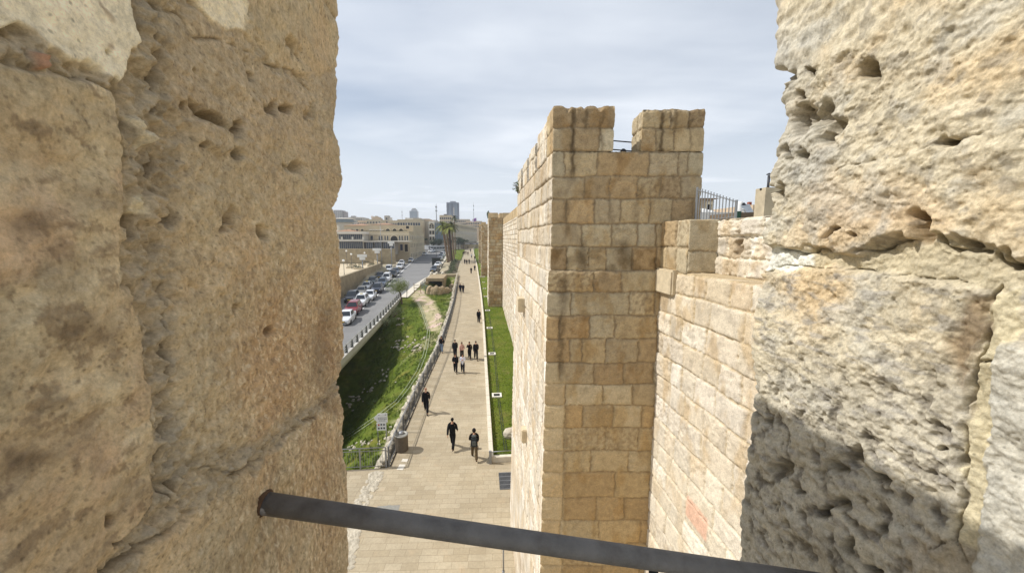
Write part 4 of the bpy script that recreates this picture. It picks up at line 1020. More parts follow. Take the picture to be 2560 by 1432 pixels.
def sign():
    p = GT(955, 1112); zt = 0
    A = atY(935, 1057, p.y); B = atY(968, 1033, p.y); e_ = empty('direction_sign', (p.x, p.y, gz(p.x, p.y)), 0, 'white arrow-shaped direction sign on two posts behind the barrier', 'sign'); inv = Matrix.Translation(-e_.location)
    white = surf('sign_white', lin(226, 226, 224), .5, var=.05); grey = surf('sign_text', lin(120, 122, 126), .6, var=.05)
    x0, x1, z0, z1 = A.x, B.x, A.z, B.z; y = p.y
    b = MB(); tip = x0; xb = x0+(x1-x0)*.30; zm = (z0+z1)/2
    prof = [(tip, zm), (xb, z0), (x1, z0), (x1, z1), (xb, z1)]
    b.add([(x, y, z) for x, z in prof]+[(x, y+.03, z) for x, z in prof], [(0, 1, 2, 3, 4), (9, 8, 7, 6, 5)]+[(i, i+5, (i+1) % 5+5, (i+1) % 5) for i in range(5)])
    q = b.build('arrow_board', white, e_); q.matrix_parent_inverse = inv
    h = z1-z0; W = x1-x0
    def mark(nm, m_, *q): o_ = MB().box(*q).build(nm, m_, e_); o_.matrix_parent_inverse = inv
    for zz, a, c in ((.52, .30, .95), (.36, .30, .95), (.20, .36, .84)):
        xs = x0+W*a
        while xs < x0+W*c: wl = rnd.uniform(.05, .12); mark('word', grey, xs, min(xs+wl, x0+W*c), y-.006, y-.001, z0+h*zz, z0+h*zz+.035); xs += wl+.018
    mark('emblem', grey, x0+W*.36, x0+W*.42, y-.006, y-.001, z0+h*.84, z0+h*.92); mark('emblem', grey, x0+W*.82, x0+W*.92, y-.006, y-.001, z0+h*.83, z0+h*.92)
    C = atY(942, 1076, y); D = atY(965, 1057, y)
    q = MB().box(C.x, D.x, y, y+.025, C.z, z0-.012).build('pictogram_board', white, e_); q.matrix_parent_inverse = inv
    W2, H2 = D.x-C.x, z0-C.z; pd = surf('picto_dark', lin(70, 72, 78), .6); pr = surf('picto_red', lin(176, 70, 62), .6)
    for u, v, red in ((.15, .62, 1), (.42, .66, 0), (.70, .64, 0), (.14, .18, 0), (.42, .2, 0), (.70, .2, 0)):
        mark('pictogram', pr if red else pd, C.x+W2*u, C.x+W2*(u+.17), y-.006, y-.001, C.z+H2*v, C.z+H2*(v+.22))
    for x in (C.x+.04, D.x-.02):
        q = MB().tube([(x, y+.06, e_.location.z-.2), (x, y+.06, z0+.2)], .028, 8).build('post', M_STEEL, e_, smooth=True); q.matrix_parent_inverse = inv
sign()
def grate():
    p = G(1266, 1201); e_ = empty('drain_grate', (p.x, p.y, plane_z(p.y)), 0, 'square steel drain grate in the paving beside the tower', 'grate'); inv = Matrix.Identity(4)
    w, l = .36, .62; s = SL
    def sh(o): o.rotation_euler = (math.atan(SL), 0, 0); return o
    sh(MB().box(-w, w, -l, l, .004, .010).build('pit', surf('pit_dark', (.012, .012, .012), .9), e_))
    b = MB()
    for i in range(13): x = -w+.03+i*(2*w-.06)/12; b.box(x-.008, x+.008, -l, l, .012, .034)
    for j in (-.6, -.3, 0, .3, .6): b.box(-w, w, j-.012, j+.012, .010, .030)
    sh(b.build('grille', M_STEEL, e_))
grate()
p = G(968, 1276); b = MB(); b.lathe([(.34, .004), (.34, .012), (.0, .012)], 28); b.box(-.5, .5, -.42, .42, .002, .006)
tag(b.build('manhole_cover', surf('cast_iron', lin(150, 148, 140), .7, .2, var=.3, scale=9), loc=(p.x, p.y, plane_z(p.y)+.004)), 'grey manhole cover in the paving, half hidden behind the pipe rail', 'manhole cover')
for (px, py) in ((1003, 1167), (1012, 1150)):
    p = G(px, py); o = MB().box(-.16, .16, -.22 if py > 1160 else -.12, .22 if py > 1160 else .12, .003, .009).build('access_slab', surf('slab_white', lin(222, 216, 202), .8), loc=(p.x, p.y, p.z)); o.rotation_euler = (math.atan(SL), 0, R(-8))
    tag(o, 'larger white slab set in the paving below the litter bin' if py > 1160 else 'smaller pale slab set in the paving just below the litter bin', 'paving slab')
# rough cobble strip running out of the pavement corner
def cobbles():
    rr = random.Random(21); b = MB(); A = [G(960, 1180), G(905, 1290), G(880, 1420)]; B_ = [G(930, 1178), G(880, 1275), G(850, 1420)]
    for i in range(330):
        t = rr.random()*2; k = min(int(t), 1); f = t-k; u = rr.random()
        q = (A[k]*(1-f)+A[k+1]*f)*u+(B_[k]*(1-f)+B_[k+1]*f)*(1-u)
        b.blob((q.x, q.y, plane_z(q.y)-.01), rr.uniform(.08, .16), 1, .2, rr, (1, 1.2, .42))
    tag(b.build('cobble_strip', M_RUBBLE), kind='structure')
cobbles()
# thin steel pole standing on the pavement below
base = G(1259, 1520); top = Vector((base.x, base.y, atY(1253, 1352, base.y).z))
e_ = empty('steel_pole', base, 0, 'thin steel pole with a joint, just below the pipe rail', 'pole'); hp = top.z-base.z
MB().tube([(0, 0, -.05), (0, 0, hp*.55)], .035, 10).build('lower_tube', M_STEEL, e_, smooth=True); MB().tube([(0, 0, hp*.55), (0, 0, hp)], .026, 10).build('upper_tube', M_STEEL, e_, smooth=True)
MB().tube([(0, 0, hp*.54), (0, 0, hp*.565)], .045, 10).build('collar', M_STEEL, e_, smooth=True)
p = G(1271, 1092); b = MB(); rr = random.Random(4); b.blob((0, 0, .22), .42, 3, .05, rr, (1., .9, .85)); tag(b.build('boulder', M_RUBBLE, loc=(p.x+.1, p.y, p.z)), 'pale boulder on the lawn at the foot of the near tower', 'boulder')
p = G(1226, 1158); q = G(1290, 1152)
e_ = empty('low_rail', p, 0, 'low steel rail with one post at the near end of the lawn', 'railing'); dvv = Vector((q.x-p.x, 0, 0))
MB().box(-.07, .07, -.06, .06, 0, .72).build('post', M_STEEL, e_, bevel=.01); MB().tube([(0, 0, .66), (1.35, .05, .66)], .02, 8).build('rail', M_STEEL, e_, smooth=True)
# square floodlights sunk in the lawn
wf = surf('light_frame', lin(228, 224, 212), .6, var=.1); dg = surf('light_grille', lin(70, 72, 72), .5, .3)
for i, (px, py, s) in enumerate(((1242, 990, .36), (1230, 886, .35), (1224, 821, .36), (1219, 777, .36), (1214, 742, .3), (1211, 722, .3), (1209, 706, .3), (1205, 692, .3), (1203, 672, .34), (1201, 660, .34))):
    p = G(px, py)
    lab = ['nearest square white-framed floodlight in the lawn, beside the near tower', 'second square floodlight in the lawn, level with the group of walkers', 'third square floodlight in the lawn, below the man with the bag', 'fourth square floodlight in the lawn, just in front of the second tower'][i] if i < 4 else 'small white floodlight in the narrow lawn strip beside the second tower'
    e_ = empty('ground_floodlight', (p.x, p.y, plane_z(p.y)+.05), 0, lab, 'floodlight', 'floodlights sunk in the lawn')
    b = MB()
    for a in (-1, 1): b.box(a*s*.82-s*.18, a*s*.82+s*.18, -s, s, -.02, .07); b.box(-s*.64, s*.64, a*s*.82-s*.18, a*s*.82+s*.18, -.02, .07)
    f_ = b.build('frame', wf, e_); b = MB()
    for k in range(9): b.box(-s*.62, s*.62, -s*.6+k*s*.15, -s*.6+k*s*.15+s*.07, .0, .035)
    b.box(-s*.63, s*.63, -s*.63, s*.63, -.02, -.005); b.build('grille', dg, e_)
for i, dx in enumerate((0, .12)):  # dark tubes added to draw two shadow lines on the grass
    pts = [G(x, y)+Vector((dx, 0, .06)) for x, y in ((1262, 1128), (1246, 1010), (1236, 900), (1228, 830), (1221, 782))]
    tag(MB().tube(pts, .016, 5).build('shadow_line', M_DARKMETAL), 'thin dark tube put in for a shadow line on the lawn, %s of two' % ('left' if i == 0 else 'right'), 'shadow_line')

# the road on its bridge
M_ASPH = surf('asphalt', lin(134, 133, 131), .85, var=.16, scale=.35, bump=.25, bscale=30, obj=False, dirt=lin(114, 113, 112), spec=.25)
strip('road', lambda y: BXL(y), lambda y: BXR(y)-.35, -10, 262, 90, M_ASPH, .02, cols=6)
M_PAINT = surf('road_paint', lin(222, 222, 218), .7, var=.2, scale=2, obj=False)
LANE = pl([(30, -16.6), (49.5, -17.5), (76, -19.5), (124, -23.6), (150, -25.1), (170, -25.6)])
ML = lambda y: (BXL(y)+LANE(y))/2-.1
def dash(fx, y0, y1, w=.16):
    return strip('road_marking', lambda y: fx(y)-w/2, lambda y: fx(y)+w/2, y0, y1, 8, M_PAINT, .026)
for y in np.arange(36, 74, 5.4): dash(LANE, y, y+3.4, .2)
dash(LANE, 74, 150, .22)
for y in np.arange(120, 165, 8): dash(ML, y, y+4)
dash(lambda y: BXL(y)+.35, 96, 170, .12)
strip('pavement', lambda y: BXL(y)-3.4*sstep(98, 112, y)-.3, lambda y: BXL(y)-.02, 94, 262, 60, M_CONC, .14)
strip('pavement', lambda y: BXR(y)-.35, lambda y: np.maximum(BXR(y)+1.1, BXR(y)+1.1), 66, 170, 60, M_KERB, .12)
def bridge():
    e_ = empty('road_bridge', (-13.2, 36, plane_z(36)), 0, 'pale concrete road bridge over the grass hollow, with a railing of dark fins', 'bridge'); inv = Matrix.Translation(-e_.location)
    ys = list(np.linspace(2, 66, 33)); dk = MB()
    for a, b_ in zip(ys[:-1], ys[1:]):
        for (o0, o1, z0, z1) in ((0., 0., -1.05, -.02),):
            xa, xb = float(BXR(a)), float(BXR(b_)); la, lb = float(BXL(a))-.4, float(BXL(b_))-.4
            dk.add([(xa-.3, a, plane_z(a)-1.0), (xb-.3, b_, plane_z(b_)-1.0), (lb, b_, plane_z(b_)-1.0), (la, a, plane_z(a)-1.0), (xa, a, plane_z(a)-.4), (xb, b_, plane_z(b_)-.4), (xa, a, plane_z(a)+.2), (xb, b_, plane_z(b_)+.2), (xa-.34, a, plane_z(a)+.2), (xb-.34, b_, plane_z(b_)+.2), (xa-.34, a, plane_z(a)-.3), (xb-.34, b_, plane_z(b_)-.3), (la, a, plane_z(a)-.3), (lb, b_, plane_z(b_)-.3)],
                   [(0, 1, 2, 3), (0, 4, 5, 1), (4, 6, 7, 5), (6, 8, 9, 7), (8, 10, 11, 9), (10, 12, 13, 11), (3, 2, 13, 12)])
    q = dk.build('deck', M_CONC, e_); q.matrix_parent_inverse = inv
    fin = surf('fin_metal', lin(92, 94, 92), .6, .2); lr = surf('rail_metal', lin(186, 186, 180), .5, .3)
    b = MB(); b.add([(-.22, -.035, 0), (.06, -.035, 0), (.06, -.035, .25), (-.02, -.035, .9), (-.14, -.035, .9), (-.2, -.035, .3), (-.22, .035, 0), (.06, .035, 0), (.06, .035, .25), (-.02, .035, .9), (-.14, .035, .9), (-.2, .035, .3)],
            [(0, 1, 2, 3, 4, 5), (11, 10, 9, 8, 7, 6)]+[(i, i+6, (i+1) % 6+6, (i+1) % 6) for i in range(6)])
    me = b.mesh('railing_post')
    for y in np.arange(26, 66.5, 1.75):
        q = link('railing_post', me, fin, e_, (float(BXR(y))-.1, y, plane_z(y)+.2)); q.matrix_parent_inverse = inv
    for z in (.3, .52, .74, .92):
        b = MB(); b.tube([(float(BXR(y))-.17+(.07 if z > .9 else 0), y, plane_z(y)+.2+z) for y in np.arange(24, 67, 2)], .028 if z < .9 else .04, 6)
        q = b.build('rail', lr, e_, smooth=True); q.matrix_parent_inverse = inv
    for y in (34, 50):
        q = MB().box(float(BXR(y))-5.6, float(BXR(y))-4.6, y-.5, y+.5, plane_z(y)-9, plane_z(y)-1.02).build('pier', M_CONC, e_); q.matrix_parent_inverse = inv
    q = MB().box(-24.6, -24.2, 4, 66, -8, plane_z(4)-1.03).build('abutment', M_CONC, e_); q.matrix_parent_inverse = inv
    q = MB().box(-24.5, -14.4, 65.2, 66, -8, plane_z(65)-1.03).build('abutment', M_CONC, e_); q.matrix_parent_inverse = inv
bridge()
# stone retaining wall on the far side of the road
M_RET = surf('retaining_stone', lin(164, 150, 122), .92, var=.35, scale=.9, bump=.4, bscale=6, obj=False, bdist=.03)
def ret_wall():
    b = MB(); ys = np.linspace(30, 118, 45)
    top = lambda y: max(np.interp(y, [30, 66, 96, 112, 118], [5.6, 5.75, 6.0, 6.2, 5.6]), plane_z(y)+.5)
    for a, c in zip(ys[:-1], ys[1:]):
        fx = lambda y: float(BXL(y))-.35-3.3*float(sstep(100, 112, y)); xa, xc = fx(a), fx(c); w_ = .6
        b.add([(xa, a, plane_z(a)-1), (xc, c, plane_z(c)-1), (xc, c, top(c)), (xa, a, top(a)), (xa-w_, a, plane_z(a)-1), (xc-w_, c, plane_z(c)-1), (xc-w_, c, top(c)), (xa-w_, a, top(a))],
              [(0, 1, 2, 3), (3, 2, 6, 7), (4, 7, 6, 5)])
    tag(b.build('retaining_wall', M_RET), 'long brownish stone retaining wall behind the queue of cars', 'wall')
ret_wall()
# two hoses over the grass
M_HOSE = surf('hose', lin(170, 178, 150), .6, var=.15)
for i, off in enumerate((0., .22)):
    pts = []
    for px, py in ((1040, 752), (1052, 775), (1060, 800), (1069, 828), (1066, 855), (1058, 890), (1042, 930), (1018, 968), (990, 1005), (950, 1037), (905, 1068), (868, 1092)):
        p = GT(px+off*26, py+off*18); pts.append(p+Vector((0, 0, .14)))
    tag(MB().tube(pts, .028, 6).build('hose', M_HOSE, smooth=True), 'pale hose draped down the grass slope, the %s of two' % ('one nearer the bridge' if i == 0 else 'one nearer the promenade'), 'hose')

# stones lying in the grass
def stones():
    rr = random.Random(31); protos = []
    for k in range(4):
        b = MB(); b.blob((0, 0, 0), 1., 1, .30, rr, (1.3, .8, .6)); protos.append(b.mesh('stone'))
    spots_ = []
    for _ in range(34): spots_.append((rr.uniform(985, 1062), rr.gauss(865, 9), rr.uniform(.18, .38)))
    for _ in range(20): a = rr.random(); spots_.append((870+a*100+rr.gauss(0, 4), 1118-a*22+rr.gauss(0, 7), rr.uniform(.08, .2)))
    for _ in range(20): a = rr.random(); spots_.append((880+a*95+rr.gauss(0, 7), 1010-a*85+rr.gauss(0, 7), rr.uniform(.15, .34)))
    for _ in range(9): spots_.append((rr.uniform(863, 885), rr.uniform(985, 1035), rr.uniform(.15, .3)))
    for _ in range(10): spots_.append((rr.uniform(990, 1012), rr.uniform(795, 815), rr.uniform(.14, .3)))
    for _ in range(5): spots_.append((rr.uniform(940, 1060), rr.uniform(820, 1010), rr.uniform(.08, .2)))
    for _ in range(12): spots_.append((rr.uniform(960, 1000), rr.uniform(1065, 1100), rr.uniform(.1, .2)))
    for i, (px, py, s) in enumerate(spots_):
        p = GT(px, py)
        if p.y > 64 or p.x > float(LX(p.y))-.6 or p.x < -22: continue
        o = link('field_stone', protos[i % 4], M_RUBBLE, None, p+Vector((0, 0, s*.12))); s *= .8; o.scale = (s, s*rr.uniform(.7, 1.3), s); o.rotation_euler = (rr.uniform(-.3, .3), rr.uniform(-.3, .3), rr.uniform(0, 6.28))
        where = 'in the row of stones across the slope' if 845 < py < 890 and px > 980 else 'near the barrier at the foot of the slope' if py > 1060 else 'in the shade under the bridge' if px < 975 and py > 900 else 'on the sunny grass slope'
        tag(o, 'pale limestone lying '+where, 'stone', 'limestones scattered '+where)
stones()

# trees, bushes
def tree(name, base, h, crown_r, label, n=2600, leaf=.16, mat=None, lean=(0, 0), sq=(1, 1, .9), trunk_r=.13, seed=1, group=None, crown_z=.66, clumps=16):
    rr = random.Random(seed); e_ = empty(name, base, 0, label, 'tree', group); b = MB()
    fork = Vector((lean[0]*.6, lean[1]*.6, h*.42)); b.tube([(0, 0, -.2), (lean[0]*.2, lean[1]*.2, h*.2), fork], [trunk_r*1.25, trunk_r, trunk_r*.8], 9)
    cc = Vector((lean[0], lean[1], h*crown_z)); f = MB()
    for k in range(clumps):
        d = Vector((rr.gauss(0, 1), rr.gauss(0, 1), rr.gauss(0, 1))).normalized()*crown_r*rr.uniform(.3, .85); d = Vector((d.x*sq[0], d.y*sq[1], d.z*sq[2]))
        p = cc+d; b.tube([fork, fork.lerp(p, .5)+Vector((rr.uniform(-.1, .1), rr.uniform(-.1, .1), .1))*crown_r, p], [trunk_r*.45, trunk_r*.25, trunk_r*.08], 5)
        leaf_cloud(f, p, crown_r*rr.uniform(.30, .48), n//clumps, leaf, rr, sq)
    b.build('trunk', M_BARK, e_); f.build('crown', mat or M_LEAF, e_)
    return e_
M_OLIVE = leaf_mat('olive_leaf', lin(104, 118, 58), lin(136, 146, 82), 1.2)
M_DARKLEAF = leaf_mat('dark_leaf', lin(44, 56, 36), lin(74, 86, 52), .7)
M_GREYLEAF = leaf_mat('grey_leaf', lin(96, 108, 74), lin(132, 140, 104), 1.)
p = GT(1005, 757); tree('olive_tree', p, 4.5, 2.0, 'small round olive-green tree at the end of the bridge railing', 5200, .13, M_OLIVE, (-.55, 0), (1., 1., .85), .12, 3, clumps=22)
p = GT(1017, 745); tree('bare_shrub', p, 2.6, .8, 'thin sparse shrub right beside the round olive tree', 260, .1, M_GREYLEAF, (.1, 0), (.7, .7, 1.2), .05, 8, clumps=9)
for i, (px, py, r, mt, lab) in enumerate(((985, 792, 1.5, M_GREYLEAF, 'large grey-green bush on the slope beside the bridge railing'), (968, 812, 1.1, M_GREYLEAF, 'smaller grey-green bush on the slope right of the bridge, below the large one'), (938, 1010, .45, M_LEAF, 'low green weed clump on the lower grass slope'), (1112, 795, .55, M_DARKLEAF, 'dark spiky plant at the promenade wall beside the dirt path'), (1104, 818, .6, M_DARKLEAF, 'dark low plant at the bottom end of the dirt path'), (1050, 905, .4, M_GREYLEAF, 'pale grey weed by the hoses on the slope'))):
    q = GT(px, py); small_plant('bush', q, r, lab, 700 if r > 1 else 200, .12 if r > 1 else .08, mt, sq=(1.2, 1.2, .7), cat='bush')
# ------------------------------------------------------------------ the town
def bmat(name, c, var=.14, sc=.25, **k): return surf(name, lin(c), .9, var=var, scale=sc, bump=.3, bscale=3, bdist=.05, obj=False, spec=.2, **k)
B1 = bmat('building_stone_warm', (196, 182, 154), dirt=lin(168, 154, 128)); B2 = bmat('building_stone_grey', (186, 178, 162)); B3 = bmat('building_stone_pink', (206, 184, 156))
B4 = bmat('building_white', (224, 218, 206)); B5 = bmat('building_concrete', (164, 160, 154)); BROOF = bmat('terracotta_roof', (166, 132, 106), .25, 1.2)
BDARK = surf('shade_opening', lin(60, 56, 50), .8, var=.3, scale=.4)
mg, tg, bgl = new_mat('window_glass'); bgl.inputs['Base Color'].default_value = (*lin(58, 64, 72), 1); bgl.inputs['Roughness'].default_value = .12; bgl.inputs['Specular IOR Level'].default_value = .6
GLASS = mg
mg2, tg2, b2 = new_mat('curtain_glass'); b2.inputs['Base Color'].default_value = (*lin(104, 120, 132), 1); b2.inputs['Roughness'].default_value = .1; b2.inputs['Specular IOR Level'].default_value = .8
GLASS2 = mg2
BTRIM = bmat('trim_stone', (214, 202, 176))
def X_(px, Y): return atY(px, 596, Y).x
def Z_(py, Y, px=1000): return atY(px, py, Y).z

class Bld:
    """a building with its front on the line A -> B (plan), its body behind"""
    def __init__(s, name, A, B_, z0, z1, depth, mat, label, cat='building', parapet=.5, group=None):
        s.A = Vector((A[0], A[1], 0)); B_ = Vector((B_[0], B_[1], 0)); s.d = (B_-s.A).normalized(); s.L = (B_-s.A).length; s.n = Vector((s.d.y, -s.d.x, 0)); s.z0 = z0; s.z1 = z1; s.depth = depth
        s.e = empty(name, (A[0], A[1], z0), math.atan2(s.d.y, s.d.x), label, cat, group); s.mat = mat
        b = MB(); b.box(0, s.L, 0, depth, -2, z1-z0)
        w = .3
        if parapet:
            h = z1-z0
            for q in ((0, s.L, 0, w), (0, s.L, depth-w, depth), (0, w, w, depth-w), (s.L-w, s.L, w, depth-w)): b.box(*q, h+.002, h+parapet)
        b.build('walls', mat, s.e)
        s.cache = {}
    def box(s, name, x0, x1, y0, y1, z0, z1, mat, par=None): return MB().box(x0, x1, y0, y1, z0-s.z0, z1-s.z0).build(name, mat, par or s.e)
    def win(s, u, z, w, h, arch=False, side=None, fr=None, gl=None, lab=None):
        key = (round(w, 2), round(h, 2), arch, fr, gl)
        if key not in s.cache:
            f = MB(); t = .14
            f.box(-w/2-t, -w/2, -.16, .03, 0, h); f.box(w/2, w/2+t, -.16, .03, 0, h); f.box(-w/2-t-.05, w/2+t+.05, -.24, .03, -.16, -.002)
            if not arch: f.box(-w/2-t, w/2+t, -.18, .03, h+.002, h+.2)
            p = MB()
            if arch:
                n = 10; pts = [(-w/2, 0), (w/2, 0)]+[(w/2*math.cos(math.pi*k/n), h+w/2*math.sin(math.pi*k/n)) for k in range(n+1)]
                m = len(pts); p.add([(x, -.035, z_) for x, z_ in pts]+[(x, .02, z_) for x, z_ in pts], [tuple(range(m)), tuple(range(m, 2*m))[::-1]]+[(i, i+m, (i+1) % m+m, (i+1) % m) for i in range(m)])
                for k in range(n):
                    a0, a1 = math.pi*k/n, math.pi*(k+1)/n; r0, r1 = w/2, w/2+.28
                    vs = [(r*math.cos(a), y, h+r*math.sin(a)) for y in (-.2, .02) for r, a in ((r0, a0), (r1, a0), (r1, a1), (r0, a1))]
                    f.add(vs, [(0, 1, 2, 3), (7, 6, 5, 4), (0, 4, 5, 1), (1, 5, 6, 2), (2, 6, 7, 3), (3, 7, 4, 0)])
            else: p.box(-w/2, w/2, -.035, .02, 0, h)
            s.cache[key] = (f.mesh('window'), p.mesh('pane'))
        f, p = s.cache[key]
        o = link('window', f, fr or BTRIM, s.e); q = link('pane', p, gl or GLASS, o)
        if side == 'R': o.location = (s.L, u, z-s.z0); o.rotation_euler = (0, 0, math.pi/2)
        else: o.location = (u, 0, z-s.z0)
        return o
    def pxu(s, px, Y): return X_(px, Y)-s.A.x

def front(name, px0, px1, ytop, zbase, Y, depth, mat, label, **k):
    return Bld(name, (X_(px0, Y), Y), (X_(px1, Y), Y), zbase, Z_(ytop, Y, px0), depth, mat, label, **k)

# retaining wall and plaza behind the road
Yw = 118.
o = MB().box(X_(820, Yw), X_(985, Yw), Yw, Yw+1.2, 3.5, Z_(622, Yw)).build('plaza_wall', M_RET); tag(o, 'tall grey-brown stone wall closing the back of the sunken plaza', 'wall')
strip('plaza', lambda y: -75+0*y, lambda y: BXL(y)-1.0-3.3*sstep(100, 112, y), 60, 118, 30, surf('plaza_paving', lin(206, 190, 160), .85, var=.2, scale=.3, obj=False), 0)
pz = bpy.data.objects['plaza']; co = np.zeros(len(pz.data.vertices)*3); pz.data.vertices.foreach_get('co', co); co = co.reshape(-1, 3); co[:, 2] = PLAZA+.06; pz.data.vertices.foreach_set('co', co.ravel().astype(np.float32))
# the arcaded mall building
Ym = 136.; zb = 4.4
m = front('arcaded_building', 904, 1023, 583, zb, Ym, 36, B1, 'long tan stone building with one big arched gateway and slim paired windows', parapet=.7)
m.box('cornice', -.15, m.L+.15, -.35, -.002, Z_(587, Ym), Z_(584, Ym), BTRIM); m.box('string_course', -.1, m.L+.1, -.25, -.002, Z_(605.5, Ym), Z_(603.5, Ym), BTRIM)
for px in (920, 929.5): m.win(m.pxu(px, Ym), Z_(600, Ym), .9, 1.5)
for px in (948.5, 955, 963, 969.5, 999.5, 1005.5, 1013, 1018.5): m.win(m.pxu(px, Ym), Z_(600.5, Ym), .5, 1.55)
m.win(m.pxu(985.5, Ym), Z_(622, Ym)+.1, 2.5, 3.3, True, gl=BDARK)
m.win(m.pxu(1003, Ym), Z_(626, Ym), .95, 2.2, gl=surf('shop_blue', lin(64, 72, 96), .4)); m.win(m.pxu(1015, Ym), Z_(629, Ym), 1.1, 2.6, gl=BDARK)
for k in range(9):
    for zz in (5.5, 9.2, 12.): m.win(3+k*3.6, zz, 1.0, 1.5, side='R').scale = (1, .3, 1)
gp = MB()
for k in range(26):
    x = m.L*.05+k*m.L*.036; leaf_cloud(gp, (x, .35, m.z1-m.z0+.75), .5, 30, .28, rnd, (1.2, .6, .7))
gp.build('planting', M_DARKLEAF, m.e)
# glass pavilion in front of it
Yg = 129.
g = front('glass_pavilion', 846, 908, 581, Z_(622, Yg), Yg, 6.5, B2, 'two-storey dark glass pavilion with white slab edges at the left', parapet=0)
g.box('roof_slab', -.5, g.L+.3, -1.2, 6, Z_(585, Yg), Z_(581, Yg)+.2, B4); g.box('floor_slab', -.5, g.L+.3, -1.3, -.002, Z_(603, Yg), Z_(599.5, Yg), B4)
for (ya, yb, x1) in ((597.5, 586, g.L-.2), (621, 604, g.L-.2)):
    n = 12; w_ = (x1-.2)/n
    for k in range(n): g.box('glazing', .2+k*w_+.06, .2+(k+1)*w_-.06, -.06, -.002, Z_(ya, Yg), Z_(yb, Yg), GLASS)
for k in range(3): g.box('column', 1.2+k*3.4, 1.7+k*3.4, -1.0, -.5, Z_(599, Yg), Z_(592, Yg), B4)
lo = front('glass_arcade', 908.6, 986, 604.5, Z_(622, Yg), Yg+.5, 5.5, B5, 'single-storey dark glass arcade under a thin white roof edge', parapet=0)
lo.box('roof_edge', -.1, lo.L+5, -.8, 5, Z_(604.5, Yg)+.01, Z_(602.8, Yg)+.05, B4)
for k in range(14):
    w_ = (lo.L-.3)/14; lo.box('glazing', .1+k*w_+.07, .1+(k+1)*w_-.07, -.06, -.002, Z_(621, Yg), Z_(606, Yg), GLASS if k % 4 else BDARK)
# terrace above with three arches
Yt = 147.
t3 = front('terrace_building', 915, 1034, 565.5, 12, Yt, 22, B1, 'upper stone terrace building with three round arches above the long facade', parapet=.4)
for px in (970.5, 987.5, 1003.5): t3.win(t3.pxu(px, Yt), Z_(581, Yt), 1.5, .65, True, gl=BDARK)
for px in (930, 942, 954): t3.box('awning', t3.pxu(px, Yt)-.8, t3.pxu(px, Yt)+.8, -.6, -.002, Z_(576, Yt), Z_(574, Yt), B4)
t3.win(t3.pxu(1020, Yt), Z_(572, Yt), 1.2, 1.1, gl=BDARK)
def hip(name, px0, px1, yeave, yridge, ybase, Y, depth, label, wall=B1, roof=BROOF, wins=0):
    q = front(name, px0, px1, yeave, Z_(ybase, Y), Y, depth, wall, label, parapet=0); h0 = q.z1-q.z0; h1 = Z_(yridge, Y)-q.z0; L, D = q.L, depth; o_ = .4; k = min(D, L)*.45
    MB().add([(-o_, -o_, h0+.01), (L+o_, -o_, h0+.01), (L+o_, D+o_, h0+.01), (-o_, D+o_, h0+.01), (k, D/2, h1), (L-k, D/2, h1)], [(0, 1, 5, 4), (1, 2, 5), (2, 3, 4, 5), (3, 0, 4), (3, 2, 1, 0)]).build('roof', roof, q.e)
    for i in range(wins): q.win(L*(i+.5)/wins, q.z0+h0*.35, 1., 1.3, gl=BDARK)
    return q
hip('red_roof_house', 840, 888, 579, 573, 600, 140, 7, 'low house with a shallow terracotta roof behind the glass pavilion', wins=3)
q = hip('red_roof_house', 862, 926, 564, 558, 590, 158, 14, 'broad stone house with a long reddish roof at the left', wins=5); q.win(q.L*.3, q.z0+.5, 3.0, .9, True, gl=BDARK)
hip('red_roof_house', 930, 985, 562, 556.5, 588, 172, 12, 'stone house with a brownish roof behind the middle of the terrace', wins=4)
# things behind, from left to right
def block(name, px0, px1, ytop, Y, depth, mat, label, rows=0, cols=0, w=1.1, h=1.4, base=None, gl=None, **k):
    zb_ = base if base is not None else plane_z(Y)-1
    q = front(name, px0, px1, ytop, zb_, Y, depth, mat, label, **k); zt = q.z1-1.2
    for r in range(rows):
        for c in range(cols): q.win(q.L*(c+.5)/cols, zt-h-r*max(2.9, h*1.7), w, h, gl=gl)
    return q
block('apartment_block', 838, 857, 526, 620, 20, B5, 'grey apartment block rising at the far left edge of the skyline', 4, 4, 1.6, 1.6)
block('apartment_block', 857.5, 864, 529, 625, 18, bmat('brown_grey', (150, 138, 130)), 'narrow brownish block joined to the grey one at the far left', 3, 2, 1.2, 1.6)
dr = empty('glass_drum', (X_(863, 262), 262, plane_z(262)), 0, 'flat round glass pavilion with an overhanging white roof on the skyline', 'building'); zt = Z_(546, 262)-plane_z(262)
MB().lathe([(5.2, -2), (5.2, zt-3.0), (5.0, zt-3.)], 28).build('walls', B2, dr); MB().lathe([(6.2, zt-2.95), (6.2, zt-.9), (6.0, zt-.9)], 28).build('glazing', GLASS2, dr, smooth=True); MB().lathe([(7., zt-.88), (7., zt-.5), (3., zt)], 28).build('roof', B4, dr)
block('city_block', 872, 908, 544, 480, 30, B2, 'wide pale grey block with a small roof hut on the left skyline', 3, 7, 1.6, 1.6).box('roof_hut', 3, 8, 3, 8, Z_(544, 480), Z_(540, 480), B5)
block('city_block', 896, 920, 553, 300, 14, B3, 'low pinkish houses row on the skyline left of centre', 2, 5)
q = block('stepped_house', 918, 954, 550, 290, 16, B1, 'stepped tan house with a stubby roof turret and pinnacles', 2, 5); 
for a, c, z in ((.32, .9, 545), (.42, .8, 542)): q.box('upper_storey', q.L*a, q.L*c, 2, 10, q.z1+.01 if z == 545 else Z_(545, 290)+.02, Z_(z, 290), B3)
q.box('turret', q.L*.5, q.L*.66, 4, 7, Z_(542, 290)+.03, Z_(539.5, 290), B2)
for a in (.3, .36, .42): q.box('pinnacle', q.L*a-.2, q.L*a+.2, 2.5, 2.9, Z_(545, 290), Z_(540, 290), B3)
